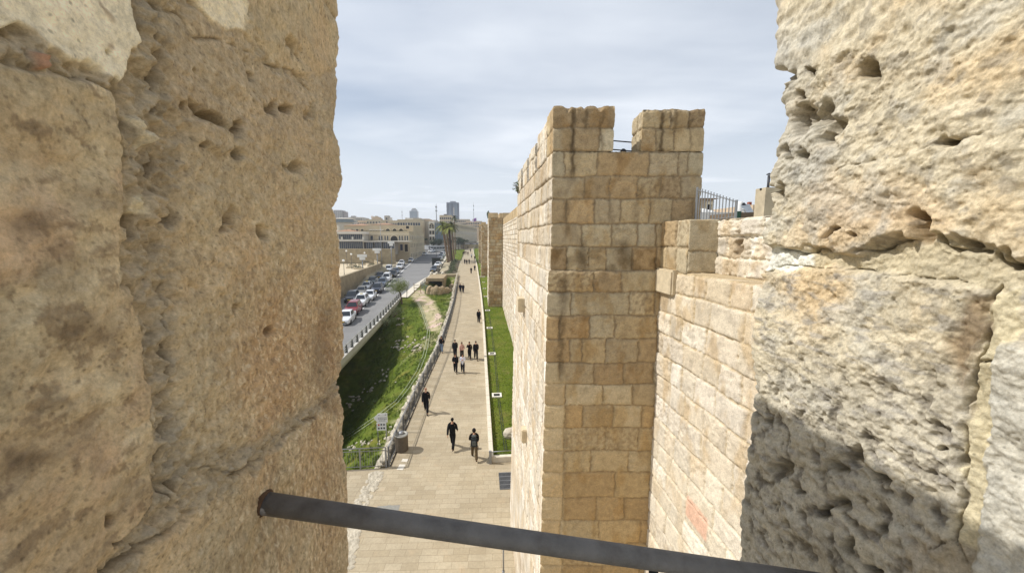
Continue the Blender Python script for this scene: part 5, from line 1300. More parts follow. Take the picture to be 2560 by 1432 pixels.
block('stone_tower', 963, 974, 540.5, 330, 6, B2, 'narrow grey-tan stone tower on the skyline, left half of the view', 2, 1, 1.4, 1.8)
block('stone_tower', 974.5, 979, 545, 331, 6, B4, 'pale narrow wing leaning on the right of the narrow stone tower', 0, 0)
block('city_block', 972, 1002, 553, 250, 14, B1, 'tan flat-roofed block behind the arched terrace', 2, 6, 1., 1.3)
q = block('hotel_block', 995, 1052, 551, 205, 30, B1, 'large stone hotel block with a darker stepped attic above the terrace', 2, 9, 1.1, 1.5)
q.box('attic', q.L*.3, q.L*.95, 3, 20, q.z1+.01, Z_(544, 205), B2)
for a in (.36, .5): q.box('roof_hut', q.L*a, q.L*a+1.8, 2.2, 2.9, q.z1+.02, Z_(545, 205), B4)
t_ = front('round_shouldered_tower', 1026, 1045, 527, plane_z(900), 900, 18, bmat('pale_tower', (180, 182, 184)), 'pale grey high-rise with a rounded stepped top, left of the dark tower', parapet=0)
t_.box('crown', t_.L*.22, t_.L*.88, 2, 15, t_.z1+.01, Z_(523, 900), bmat('pale_tower_top', (176, 178, 182))); t_.box('crown_top', t_.L*.32, t_.L*.75, 3, 13, Z_(523, 900)+.02, Z_(520.5, 900), B5)
for c in range(6): t_.box('glazing', t_.L*(c+.15)/6, t_.L*(c+.8)/6, -.25, -.002, Z_(546, 900), Z_(528, 900), GLASS2)
block('street_block', 1053, 1074, 549, 225, 26, B3, 'pale apartment house at the top of the street', 5, 4, 1., 1.5)
q = block('white_corner_building', 1073, 1087, 556, 205, 14, B4, 'white corner building with three rows of dark windows', 3, 2, 1.1, 1.9, gl=BDARK)
q.win(q.L*.5, q.z1-2.4, 2.0, .9, True, gl=BDARK)
q = block('glass_office', 1087.4, 1109, 557, 206, 14, B5, 'bluish glass office front beside the white corner building', 0, 0)
for r in range(5):
    for c in range(5): q.box('glazing', q.L*c/5+.07, q.L*(c+1)/5-.07, -.12, -.002, q.z1-1.9*(r+1)+.07-.3, q.z1-1.9*r-.3, GLASS2)
q = block('stone_office', 1100, 1130, 539.5, 300, 20, B1, 'tan stone block behind the palms with a dark roof box', 2, 6, 1.2, 1.6); q.box('roof_box', q.L*.32, q.L*.55, 4, 8, q.z1+.6, Z_(534, 300), surf('roof_box_dark', lin(80, 80, 84), .7))
dk = bmat('dark_tower', (112, 118, 132), .1)
t_ = front('dark_glass_tower', 1118, 1148, 506, plane_z(1000), 1000, 26, dk, 'tall blue-grey glass tower standing above the skyline', parapet=0)
t_.box('roof_plant', t_.L*.3, t_.L*.75, 4, 20, t_.z1+.01, Z_(501.5, 1000), bmat('tower_plant', (160, 164, 170)))
for c in range(9):
    if c == 5: continue
    t_.box('glazing', t_.L*(c+.2)/9, t_.L*(c+.8)/9, -.4, -.002, Z_(550, 1000), Z_(508, 1000), GLASS2 if c in (2, 6, 7) else GLASS)
t_.box('light_stripe', t_.L*.555, t_.L*.64, -.5, -.002, Z_(550, 1000), Z_(518, 1000), B2)
# long office building right of the palms: recedes to the right
A_ = (X_(1131, 222), 222); C_ = (X_(1192, 318), 318)
lb = Bld('long_office', A_, C_, plane_z(222)+.2, Z_(556, 222), 16, bmat('long_stone', (190, 180, 158)), 'long stone office building with rows of square windows behind the palms', parapet=.4)
n = 22
for r, (zf, w_, h_) in enumerate(((.80, 1.7, 2.0), (.55, 1.3, 2.0), (.32, 1.3, 2.0), (.05, 1.9, 2.4))):
    for c in range(n): lb.win(lb.L*(c+.5)/n, lb.z0+(lb.z1-lb.z0)*zf, w_, h_, gl=BDARK if r in (0, 3) else None).scale = (1, .3, 1)
lb.box('cornice', -.1, lb.L+.1, -.4, -.002, lb.z1-.8, lb.z1-.4, BTRIM)
block('city_block', 1138, 1175, 549, 420, 30, B2, 'flat grey block behind the long office building', 2, 8, 1.6, 1.6)
block('city_block', 1165, 1199, 554, 390, 30, B3, 'plain pinkish block at the right end behind the long office building', 2, 6, 1.6, 1.6)
MB_ = [(1092.5, 509, 330, .5), (1185, 505, 380, .28), (1007.5, 524, 420, .25)]
for (px, py, Y, r), lab in zip(MB_, ('thick lattice telecom mast left of the dark tower', 'thin antenna mast above the right end of the skyline', 'very thin antenna on the skyline left of the pale high-rise')):
    e_ = empty('antenna_mast', (X_(px, Y), Y, plane_z(Y)), 0, lab, 'mast'); h = Z_(py, Y)-plane_z(Y); MB().tube([(0, 0, 0), (0, 0, h*.7), (0, 0, h)], [r, r*.8, r*.4], 6).build('pole', M_STEEL, e_)
    b = MB(); [b.box(-r*1.5, r*1.5, -r*1.5, r*1.5, h*k_, h*k_+1.2) for k_ in (.8, .9)]; b.build('antennas', M_STEEL, e_)
e_ = empty('flag', (X_(1192, 330), 330, plane_z(330)), 0, 'purple and white flag flying over the end of the street', 'flag'); zt = Z_(544, 330)-plane_z(330)
MB().tube([(0, 0, 0), (0, 0, zt+.5)], .12, 6).build('pole', M_STEEL, e_)
def cloth(name, mat, u0, u1):
    us = np.linspace(u0, u1, 8); vs = np.linspace(0, 1, 5); U, V = np.meshgrid(us, vs); P = np.stack([-.3-U*3.8+.0*V, .5*np.sin(U*6), zt-.2-V*2.6-.8*U+.3*np.sin(U*7)], -1); link(name, grid_mesh(name, P), mat, e_)
cloth('purple_cloth', surf('purple', lin(140, 90, 165), .8), 0, .6); cloth('white_cloth', surf('white_cloth', lin(225, 220, 228), .8), .601, 1.)
# more distant roofs so that the town reads as a mass up to the skyline
rr = random.Random(77)
for i in range(26):
    px = rr.uniform(1200, 1300) if i > 22 else rr.uniform(700, 1195); Y = rr.uniform(420, 900); 
    block('distant_house', px, px+rr.uniform(8, 26), rr.uniform(551, 562), Y, 18, rr.choice((B1, B2, B3, B4)), 'small distant flat-roofed house in the hazy town below the skyline', group='distant town houses')

# old-town roofs to the right of the tower
q = hip('red_roof_house', 1738, 1776, 497, 487, 560, 26, 7, 'stone house with a red roof seen through the picket fence', bmat('old_stone', (190, 176, 154)), BROOF); q.win(q.L*.72, q.z0+.9, .3, .55, gl=BDARK)
zr_ = Z_(541, 20, 1800)
wr = front('white_roof', 1742, 1852, 536, 9.5, 20, 5, surf('whitewash', lin(232, 230, 224), .85, var=.08, scale=.8), 'whitewashed flat roof with low domes behind the picket fence', parapet=.12)
for a, r in ((.2, .55), (.34, .75), (.55, .6)): MB().lathe([(r, 0), (r*.92, r*.3), (r*.6, r*.55), (.01, r*.66)], 18, (wr.L*a, 1.6, wr.z1-wr.z0)).build('dome', wr.mat, wr.e, smooth=True)
wt = front('water_tank', 1842, 1851, 504, wr.z1-.3, 18.5, .22, B4, 'white cylindrical water tank on the old-town roof', parapet=0)
bpy.data.objects.remove(wt.e.children[0]); tz = Z_(503, 18.5, 1846)-wt.z0; MB().lathe([(.11, 0), (.13, .1), (.13, tz-.1), (.10, tz), (.02, tz)], 18, (.12, .1, 0)).build('tank', surf('tank_white', lin(230, 230, 228), .5), wt.e, smooth=True)
sp = empty('solar_panel', odp(1868, 530, 18), 0, 'tilted solar panel with white pipes beside the water tank', 'solar panel')
MB().add([(-.2, -.1, -.05), (.25, -.1, .0), (.42, .45, .42), (-.02, .45, .38), (-.2, -.07, -.08), (.25, -.07, -.03), (.42, .48, .39), (-.02, .48, .35)], [(0, 1, 2, 3), (7, 6, 5, 4), (0, 4, 5, 1), (1, 5, 6, 2), (2, 6, 7, 3), (3, 7, 4, 0)]).build('panel', surf('panel_grey', lin(150, 156, 160), .3, .2), sp)
MB().tube([(.42, .45, .42), (.42, .48, -.1)], .015, 6).build('strut', M_DARKMETAL, sp); MB().tube([(-.42, -.2, .12), (-.3, -.2, .1), (-.12, -.2, -.15), (-.08, -.2, -.4)], .022, 8).build('pipe', surf('pipe_white', lin(225, 225, 222), .5), sp, smooth=True)
ds = empty('satellite_dish', odp(1860, 511, 18.4), 0, 'small dark diamond-shaped aerial on the old-town roof', 'aerial'); MB().add([(-.11, 0, 0), (0, 0, .09), (.11, 0, 0), (0, 0, -.09), (-.11, .03, 0), (0, .03, .09), (.11, .03, 0), (0, .03, -.09)], [(0, 1, 2, 3), (7, 6, 5, 4), (0, 4, 5, 1), (1, 5, 6, 2), (2, 6, 7, 3), (3, 7, 4, 0)]).build('plate', M_DARKMETAL, ds); MB().tube([(0, .02, -.3), (0, .02, -.05)], .012, 6).build('stem', M_STEEL, ds)
gr = front('green_shed', 1838, 1902, 531, 9.5, 16, 2, surf('shed_brown', lin(120, 104, 84), .85), 'low brown roof shed with a green edge beside the picket fence', parapet=0)
gr.box('green_edge', -.02, .16, -.05, -.002, gr.z1-.5, gr.z1+.05, surf('green_sheet', lin(48, 84, 66), .6))
fb = front('flat_roof_house', 1876, 1916, 516, 9.5, 32, 6, B3, 'tan flat-roofed house with a red chimney on the old-town skyline', parapet=.15); fb.box('chimney', fb.L*.24, fb.L*.40, 1, 1.3, fb.z1+.16, Z_(502, 32, 1887), surf('chimney_red', lin(150, 86, 66), .85))
b = MB(); [b.box(fb.L*k/9, fb.L*k/9+.03, -.3, -.27, fb.z1-fb.z0-.8, fb.z1-fb.z0-.3) for k in range(10)]; b.box(0, fb.L, -.31, -.26, fb.z1-fb.z0-.3, fb.z1-fb.z0-.26); b.build('balustrade', M_DARKMETAL, fb.e)
nb = front('rough_stone_house', 1904, 1990, 474, 9.5, 13, .5, bmat('old_rubble', (200, 186, 158), .4, 1.5), 'rough stone house end with a metal flue, just left of the right merlon', parapet=.08)
MB().tube([(.28, .25, nb.z1-nb.z0-.2), (.28, .25, Z_(436, 13, 1930)-nb.z0)], .045, 10).build('flue', M_DARKMETAL, nb.e, smooth=True); MB().lathe([(.09, 0), (.09, .02), (.02, .06)], 12, (.28, .25, Z_(434, 13, 1930)-nb.z0)).build('flue_cap', M_DARKMETAL, nb.e)

# ------------------------------------------------------------------ excavation beside the promenade
def ruin():
    RS = surf('ruin_stone', lin(168, 150, 120), .95, var=.4, scale=1.2, bump=.7, bscale=8, obj=False, bdist=.04)
    b = MB(); A = G(1052, 690); B_ = G(1146, 688); z = plane_z(95)+.55
    b.prism([(-12.6, 92.2), (-5.9, 93.2), (-5.9, 95.6), (-12.6, 94.8)], z-.7, z)
    o = b.build('footbridge', M_RET, bevel=.05); tag(o, 'stone slab footbridge linking the street to the promenade', 'footbridge')
    for k, x in enumerate((-12.2, -10.9, -9.4)):
        q = MB(); q.lathe([(.38, 0), (.42, .3), (.34, .62), (.16, .78), (.02, .8)], 12, (x, 92.8+.1*k, z)); tag(q.build('kerb_block', M_KERB, smooth=True), '%s of three rounded pale stone blocks on the slab footbridge' % ('leftmost', 'middle', 'rightmost')[k], 'stone block', 'blocks on the footbridge')
    h = empty('excavation_shelter', (-10.8, 84, plane_z(84)), 0, 'flat stone roof slab over a dark opening of the excavation', 'shelter'); inv = Matrix.Translation(-h.location)
    z = plane_z(84)
    for nm, bx in (('roof', (-12.1, -8.2, 82.4, 91.6, z+.45, z+1.15)), ('wall', (-12.0, -11.5, 80.6, 91.4, z-3.4, z+.44)), ('wall', (-8.7, -8.2, 83.2, 91.4, z-3.4, z+.44)), ('back_wall', (-11.48, -8.72, 90.6, 91.4, z-3.4, z+.44))):
        q = MB().box(*bx).build(nm, RS, h, bevel=.05); q.matrix_parent_inverse = inv
    rr = random.Random(12)
    def mound(name, pts, r, label, mat=RS, n=26, sq=(1, 1, .8)):
        b = MB()
        for i in range(n):
            t = rr.random()*(len(pts)-1); k = int(t); f = t-k; x = pts[k][0]*(1-f)+pts[min(k+1, len(pts)-1)][0]*f; y = pts[k][1]*(1-f)+pts[min(k+1, len(pts)-1)][1]*f
            b.blob((x, y, gz(x, y)+rr.uniform(.1, 1.)*r), r*rr.uniform(.5, 1.), 2, .12, rr, sq)
        tag(b.build(name, mat), label, 'ruin')
    mound('ruined_wall', [(-9.6, 69.6), (-8.2, 68.9), (-6.6, 70.5), (-6.1, 74)], .75, 'curved ruined wall of rough brown stone around the front of the excavation', n=60, sq=(1, 1, 1.5))
    mound('ruined_wall', [(-8.2, 80.), (-7.0, 82), (-6.5, 86)], .9, 'tumbled brown masonry right of the dark excavation opening', n=26)
    b = MB(); y = 76
    for k in range(5): b.box(-6.9+.0*k, -6.55, 72.+k*.9, 72.7+k*.9, gz(-6.8, 72+k)-.3, plane_z(72)-1.1+k*.28)
    tag(b.build('stone_steps', RS), 'narrow flight of stone steps climbing out of the excavation', 'steps')
    e_ = empty('mesh_fence', (-12.2, 74, plane_z(74)), 0, 'short grey mesh fence along the left of the excavation', 'fence'); inv = Matrix.Translation(-e_.location)
    P = [GT(1056, 718), GT(1062, 712), GT(1079, 726)]; P = [Vector((-12.25, 86, plane_z(86))), Vector((-12.25, 76.5, plane_z(76))), Vector((-9.7, 72.2, plane_z(72)-.4))]
    for a, c in zip(P[:-1], P[1:]):
        for k in range(5):
            p = a.lerp(c, k/4); q = MB().tube([p, p+Vector((0, 0, 1.15))], .035, 6).build('post', M_STEEL, e_); q.matrix_parent_inverse = inv
        b = MB(); b.bar(a+Vector((0, 0, 1.12)), c+Vector((0, 0, 1.12)), .05); b.bar(a+Vector((0, 0, .1)), c+Vector((0, 0, .1)), .04)
        for k in range(40): p = a.lerp(c, k/40); b.bar(p+Vector((0, 0, .1)), p+Vector((0, 0, 1.1)), .014)
        q = b.build('panel', M_STEEL, e_); q.matrix_parent_inverse = inv
    for i, (x, y, r, lab) in enumerate(((-7.6, 76.5, 1.2, 'green bush inside the excavation in front of the dark opening'), (-6.9, 84.5, 1.3, 'dark bush filling the back corner of the excavation'), (-6.6, 79.5, .9, 'small bush against the promenade wall in the excavation'))):
        small_plant('bush', (x, y, gz(x, y)), r, lab, 600, .16, M_DARKLEAF if i else M_LEAF, cat='bush')
    e_ = empty('wooden_gate', (-12.1, 70.4, plane_z(70)), 0, 'small wooden gate frame beside the street at the top of the dirt path', 'gate'); wd = surf('gate_wood', lin(170, 150, 120), .8, var=.3, scale=4)
    MB().box(-.5, -.42, -.04, .04, 0, 2.0).build('post', wd, e_); MB().box(.72, .82, -.04, .04, 0, 2.0).build('post', wd, e_)
    for z_ in (.5, 1., 1.5): MB().box(-.42, .72, -.03, .03, z_, z_+.1).build('rail', wd, e_)
ruin()
# planted bed and palms
strip('planting_bed', lambda y: BXR(y)+3.6-1.2*sstep(110, 100, y), lambda y: LX(y)-.9, 97, 140, 24, surf('bed_soil', lin(92, 84, 66), .95, var=.4, scale=.8, obj=False), .12)
strip('lawn', lambda y: BXR(y)+1.1, lambda y: LX(y)-.6, 140, 205, 24, M_LAWN, .10)
rr = random.Random(41)
for i in range(26):
    y = 98+40*i/26; u = rr.uniform(.12, .95); x0 = float(BXR(y))+3.8; x = x0+(float(LX(y))-1.4-x0)*u
    small_plant('bed_shrub', (x, y, plane_z(y)+.1), rr.uniform(.6, 1.0), 'low dark shrub in the planted bed below the palms', 130, .22, M_DARKLEAF if i % 3 else M_GREYLEAF, group='shrubs of the planted bed', sq=(1.3, 1.3, .7), stem=False)
M_PALM = leaf_mat('palm_leaf', lin(112, 122, 46), lin(142, 142, 70), .8); M_PALMD = leaf_mat('palm_leaf_dark', lin(66, 76, 44), lin(96, 100, 60), .8)
M_PTRUNK = surf('palm_trunk', lin(128, 108, 86), .95, var=.4, scale=2.5, bump=.7, bscale=10, obj=False, bdist=.05); M_PTRUNKD = surf('palm_trunk_dark', lin(74, 60, 48), .95, var=.4, scale=2.5, bump=.7, bscale=10, obj=False, bdist=.05)
def palm(pb, ptop, Y, r, label, tm, lm, cr, seed):
    x, xt = X_(pb, Y), X_(ptop[0], Y); z0 = plane_z(Y); h = Z_(ptop[1], Y)-z0; q = random.Random(seed); e_ = empty('palm_tree', (x, Y, z0), 0, label, 'palm')
    MB().tube([(0, 0, -.3), (0, 0, .3), ((xt-x)*.4, 0, h*.4), ((xt-x)*.75, 0, h*.75), (xt-x, 0, h)], [r*1.35, r*1.1, r, r*.9, r*.85], 12).build('trunk', tm, e_, smooth=True)
    b = MB(); c = Vector((xt-x, 0, h))
    for k in range(40):
        a = q.uniform(0, 6.28); el = q.uniform(-.7, 1.3); L = cr*q.uniform(.8, 1.1); d = Vector((math.cos(a)*math.cos(el), math.sin(a)*math.cos(el), math.sin(el)))
        p = c.copy(); w_ = Vector((-math.sin(a), math.cos(a), 0)); n = 6; prev = None
        for s in range(n+1):
            f = s/n; pt = c+d*L*f+Vector((0, 0, -.55*L*f*f)); 
            if prev is not None:
                for sgn in (-1, 1):
                    ll = .34*L*(1-.6*f)*(.5 if s == 1 else 1); tip = pt+w_*sgn*ll+Vector((0, 0, -.28*ll))+d*.12*L
                    b.add([prev, pt, tip], [(0, 1, 2)])
            prev = pt
    b.build('crown', lm, e_)
palm(1119, (1107, 562), 133, .42, 'thick leaning palm nearest the street with yellow-green fronds', M_PTRUNK, M_PALM, 2.7, 1)
palm(1124, (1116, 565), 137, .32, 'pale palm trunk in the middle of the group', M_PTRUNK, M_PALM, 2.5, 2)
palm(1129, (1123, 568), 131, .36, 'dark-trunked palm in the group by the street', M_PTRUNKD, M_PALM, 2.4, 3)
palm(1134, (1130, 562), 140, .30, 'dull palm with a greenish crown right of the dark-trunked one', M_PTRUNK, M_PALMD, 2.5, 4)
palm(1138, (1137, 543), 168, .22, 'thin tall palm with a small dark crown, farthest right of the group', M_PTRUNK, M_PALMD, 1.9, 5)
for i, (px, py, Y, r, lab) in enumerate(((1083, 606, 196, 2.6, 'dark round street tree below the glass office'), (1097, 605, 198, 3.0, 'dark street tree just left of the palm trunks'), (1146, 602, 205, 3.2, 'dark broad tree right of the palms below the long office'), (1158, 604, 212, 2.8, 'dark tree at the right end of the low tree row'), (1124, 603, 201, 2.6, 'dark tree glimpsed between the palm trunks'), (1060, 596, 190, 1.5, 'small dark tree beside the hotel corner'))):
    tree('street_tree', (X_(px, Y), Y, plane_z(Y)), Z_(py-9, Y)-plane_z(Y), r, lab, 1500, .42, M_DARKLEAF, (0, 0), (1.2, 1., .75), .16, 20+i, crown_z=.72, clumps=12)
tag(MB().box(X_(1150, 208), X_(1197, 208), 216, 217, plane_z(216)-1, Z_(611, 216)).build('street_wall', M_RET), 'low stone wall across the top end of the promenade', 'wall')
# ------------------------------------------------------------------ vehicles
M_TYRE = surf('tyre', (.02, .02, .02), .85); M_RIM = surf('rim', lin(150, 152, 156), .35, .6); M_GRILLE = surf('grille_black', (.02, .02, .022), .5)
M_LAMP, tl, bl_ = new_mat('lamp_glass'); bl_.inputs['Base Color'].default_value = (.75, .77, .8, 1); bl_.inputs['Roughness'].default_value = .1
M_PLATE = surf('number_plate', lin(232, 196, 70), .5, var=.05); M_CARGLASS, tl2, bl2 = new_mat('car_glass'); bl2.inputs['Base Color'].default_value = (*lin(40, 46, 52), 1); bl2.inputs['Roughness'].default_value = .06; bl2.inputs['Specular IOR Level'].default_value = .7
def paint(name, c, metal=.0):
    m, t, b = new_mat(name); b.inputs['Base Color'].default_value = (*lin(c), 1); b.inputs['Roughness'].default_value = .32; b.inputs['Metallic'].default_value = metal; b.inputs['Coat Weight'].default_value = .6; b.inputs['Coat Roughness'].default_value = .08; return m
PT = dict(white=paint('white_paint', (226, 228, 230)), black=paint('black_paint', (34, 36, 40)), navy=paint('navy_paint', (44, 50, 64)), grey=paint('grey_paint', (92, 98, 108), .3), silver=paint('silver_paint', (168, 170, 172), .4), red=paint('red_paint', (132, 34, 40)), beige=paint('beige_silver_paint', (150, 146, 136), .4), green=paint('dark_green_paint', (48, 56, 54)), blue=paint('steel_blue_paint', (96, 108, 124), .3))
CT = dict(  # length, half width, ground clearance, hood z, belt z, roof z, windscreen base/top, rear top/base, tail z
    suv=(4.55, .92, .28, 1.02, 1.08, 1.68, -.95, -.30, 1.75, 2.12, 1.06), sedan=(4.55, .89, .20, .86, .93, 1.45, -.85, -.10, 1.05, 1.75, .98), van=(4.5, .92, .24, 1.10, 1.14, 1.86, -1.35, -.72, 2.02, 2.2, 1.12), hatch=(4.1, .87, .22, .92, .98, 1.5, -.85, -.15, 1.45, 1.95, .98))
MC = {}
def car_meshes(ty):
    if ty in MC: return MC[ty]
    L, W, zb, zh, zl, zr, wb, wt, rt, rb, ztail = CT[ty]; a = -L/2; e = L/2; o = {}
    st = [(a, .70, zb+.18, zh-.26), (a+.07, .82, zb+.04, zh-.16), (a+.30, .93, zb, zh-.06), (a+.75, .985, zb, zh), (wb-.1, 1., zb, zl-.02), (wb+.5, 1., zb, zl), (0, 1., zb, zl), (rb-.45, 1., zb, zl+.02), (rb, .98, zb, max(ztail, zl-.02)), (e-.30, .95, zb+.02, ztail), (e-.06, .88, zb+.08, ztail-.04), (e, .78, zb+.2, ztail-.14)]
    b = MB(); n = 12; vs = []
    for y, k, z0, z1 in st:
        w = W*k; zm = z0+(z1-z0)*.55
        half = [(w*.86, z0), (w*.985, z0+.12), (w, zm), (w*.985, z1-.10), (w*.93, z1-.02), (w*.55, z1+.025)]
        vs += [(x, y, z) for x, z in half]+[(-x, y, z) for x, z in half[::-1]]
    fs = []
    for i in range(len(st)-1):
        for k in range(n): fs.append((i*n+k, i*n+(k+1) % n, (i+1)*n+(k+1) % n, (i+1)*n+k))
    fs += [tuple(range(n)), tuple(range((len(st)-1)*n, len(st)*n))[::-1]]; b.add(vs, fs)
    # cabin
    bw, tw = W*.90, W*.70; zc0 = zl-.06
    bot = [(-bw, wb), (bw, wb), (bw*.97, rb), (-bw*.97, rb)]; top = [(-tw*.94, wt), (tw*.94, wt), (tw*.94, rt), (-tw*.94, rt)]
    B_ = [Vector((x, y, zc0)) for x, y in bot]; T_ = [Vector((x, y, zr)) for x, y in top]
    S_ = [Vector((x*.86, y+(.22 if i < 2 else -.18), zr+.045)) for i, (x, y) in enumerate(top)]
    b.add(B_+T_+S_, [(0, 1, 5, 4), (1, 2, 6, 5), (2, 3, 7, 6), (3, 0, 4, 7), (4, 5, 9, 8), (5, 6, 10, 9), (6, 7, 11, 10), (7, 4, 8, 11), (8, 9, 10, 11)])
    for sgn in (-1, 1):                              # sills and wheel arch lips
        b.box(sgn*W*.86-.06, sgn*W*.86+.06, a+1.0, e-1.0, zb-.06, zb+.1)
    o['body'] = b.mesh('body')
    def pane(name, q, u0, u1, v0, v1):
        P = lambda u, v: (q[0]*(1-u)+q[1]*u)*(1-v)+(q[3]*(1-u)+q[2]*u)*v
        nn = (q[1]-q[0]).cross(q[3]-q[0]).normalized()*.012
        c = [P(u0, v0), P(u1, v0), P(u1, v1), P(u0, v1)]; m = MB(); m.add([p+nn for p in c]+[p-nn*.6 for p in c], [(0, 1, 2, 3), (7, 6, 5, 4)]+[(i, i+4, (i+1) % 4+4, (i+1) % 4) for i in range(4)]); return m.mesh(name)
    o['windscreen'] = pane('windscreen', (B_[0], B_[1], T_[1], T_[0]), .06, .94, .10, .93); o['rear_window'] = pane('rear_window', (B_[2], B_[3], T_[3], T_[2]), .1, .9, .25, .9)
    R_, Lq = (B_[1], B_[2], T_[2], T_[1]), (B_[3], B_[0], T_[0], T_[3])
    o['sw'] = [pane('side_window', R_, .09, .44, .16, .88), pane('side_window', R_, .47, .93, .16, .88), pane('side_window', Lq, .56, .91, .16, .88)] + ([] if False else [pane('side_window', Lq, .07, .53, .16, .88)])
    r = .34 if ty != 'sedan' else .32
    m = MB(); m.lathe([(r*.62, -.1), (r*.95, -.1), (r, -.06), (r, .06), (r*.95, .1), (r*.62, .1)], 18); o['wheel'] = m.mesh('wheel', True)
    m = MB(); m.lathe([(.02, .085), (r*.2, .09), (r*.55, .07), (r*.63, .09), (r*.63, -.06), (.02, -.06)], 14); o['rim'] = m.mesh('rim', True)
    o['wp'] = [(s*(W-.10), y, r) for y in (a+.86, e-.86) for s in (-1, 1)]
    m = MB(); m.box(-.19, .19, -.05, .06, -.075, .075, top=.8); o['headlight'] = m.mesh('headlight', bevel=.02)
    o['hp'] = [(s*W*.66, a+.09, zh-.24) for s in (-1, 1)]
    m = MB(); m.box(-W*.42, W*.42, a-.012, a+.1, zh-.36, zh-.22); m.box(-W*.62, W*.62, a-.010, a+.12, zb+.14, zb+.26); o['grille'] = m.mesh('grille', bevel=.02)
    m = MB(); m.box(-.26, .26, a-.03, a+.02, zb+.28, zb+.39); o['number_plate'] = m.mesh('number_plate')
    m = MB(); m.box(-.1, .1, -.06, .06, -.06, .07); o['mirror'] = m.mesh('mirror', bevel=.025); o['mp'] = [(s*(W+.05), wb+.32, zl+.06) for s in (-1, 1)]
    m = MB(); m.box(-.1, .1, -.04, .04, -.08, .08); o['tail'] = m.mesh('tail_light', bevel=.02); o['tp'] = [(s*W*.74, e-.03, ztail-.2) for s in (-1, 1)]
    MC[ty] = o; return o
M_TAIL = surf('tail_red', lin(130, 30, 30), .3)
def car(ty, col, x, y, rz, label, group=None, name=None, z=.03, extra=None, cat='car'):
    o = car_meshes(ty); zr = plane_z(y)+z; e_ = empty(name or {'suv': 'suv', 'van': 'van', 'sedan': 'sedan', 'hatch': 'hatchback'}[ty], (x, y, zr), rz, label, cat, group); e_.rotation_euler = (math.atan(SL), 0, rz)
    bd = link('body', o['body'], PT['white'], e_); bd.material_slots[0].link = 'OBJECT'; bd.material_slots[0].material = PT[col]
    for k in ('windscreen', 'rear_window'): link(k, o[k], M_CARGLASS, e_)
    for m in o['sw']: link('side_window', m, M_CARGLASS, e_)
    for p in o['wp']:
        w_ = link('wheel', o['wheel'], M_TYRE, e_, p); w_.rotation_euler = (0, math.pi/2 if p[0] > 0 else -math.pi/2, 0); link('rim', o['rim'], M_RIM, w_)
    for p in o['hp']: link('headlight', o['headlight'], M_LAMP, e_, p)
    for p in o['tp']: link('tail_light', o['tail'], M_TAIL, e_, p)
    for p in o['mp']:
        q = link('mirror', o['mirror'], PT['white'], e_, p); q.material_slots[0].link = 'OBJECT'; q.material_slots[0].material = PT[col]
    link('grille', o['grille'], M_GRILLE, e_); link('number_plate', o['number_plate'], M_PLATE, e_)
    if extra == 'taxi': MB().box(-.22, .22, -.1, .1, 0, .14, top=.8).build('roof_sign', surf('taxi_sign', lin(226, 200, 90), .4), e_, (0, .2, CT[ty][5]+.03))
    if extra == 'rack':
        for s in (-1, 1): MB().tube([(s*.55, -.1, CT[ty][5]+.07), (s*.55, 1.5, CT[ty][5]+.07)], .025, 6).build('roof_rail', M_DARKMETAL, e_)
    return e_
Q = 'cars queueing towards the viewer'
for ty, col, px, py, lab, ex in (
    ('suv', 'black', 874, 759, 'black suv beside the retaining wall, last of the left lane in view', None), ('sedan', 'beige', 899, 741, 'grey-beige sedan in the left lane right behind the black suv', None), ('sedan', 'silver', 913, 727, 'light silver sedan in the left lane ahead of the dark green suv', 'taxi'),
    ('suv', 'green', 928, 715, 'dark green suv in the left lane between silver sedan and black hatchback', None), ('hatch', 'black', 947, 699, 'black hatchback in the left lane behind the dark green suv', None), ('van', 'white', 970, 682, 'white van in the left lane, last of that queue', None),
    ('sedan', 'white', 857, 815, 'white car half hidden by the left merlon, nearest in the queue', None), ('suv', 'red', 876, 791, 'dark red suv at the left edge of the road, second nearest car', None), ('suv', 'white', 898, 769, 'white suv taxi with a roof sign behind the red one', 'taxi'), ('sedan', 'white', 920, 753, 'white sedan in the right lane between the white suv and a navy suv', None),
    ('suv', 'navy', 940, 735, 'navy suv in the right lane behind the white sedan', None), ('suv', 'blue', 953, 719, 'steel blue suv with roof rails in the right lane', 'rack'), ('van', 'white', 965, 706, 'white van in the right lane behind the steel blue suv', None), ('suv', 'black', 980, 695, 'black suv partly hidden behind the white van in the right lane', None),
    ('sedan', 'blue', 988, 686, 'blue-grey sedan in the right lane behind a black suv', None), ('suv', 'white', 998, 674, 'white suv near the end of the right lane queue', None), ('suv', 'white', 1003, 665, 'white suv at the very end of the right lane queue', 'rack')):
    p = G(px, py); car(ty, col, p.x-.25, p.y+2.1, math.atan(.113), lab, Q, extra=ex, name='taxi' if ex == 'taxi' else None)
for ty, col, px, py, rz, lab, ex in (('sedan', 'white', 1025, 656, .1, 'white car driving alone down the road after the queue', None), ('sedan', 'white', 1060, 639, .0, 'white taxi farther up the road, left of a white car', 'taxi'), ('suv', 'white', 1077, 632, -.25, 'white car turning at the top of the road near the palms', None)):
    p = G(px, py); car(ty, col, p.x, p.y+2, rz, lab, 'cars driving on the far road', extra=ex)
for ty, col, px, py, lab in (('suv', 'grey', 1085, 683, 'dark grey suv parked below the planted bed, nearest the footbridge'), ('sedan', 'white', 1094, 669, 'white sedan parked in front of the dark kiosk'), ('suv', 'silver', 1098, 655, 'silver suv parked behind the dark kiosk'), ('suv', 'navy', 1101, 648, 'dark blue suv parked by the palms'), ('van', 'white', 1105, 642, 'white van parked at the palm trunks, topmost of the parked row')):
    p = G(px, py); car(ty, col, p.x, p.y+2, -.15, lab, 'cars parked below the palms', z=.14)
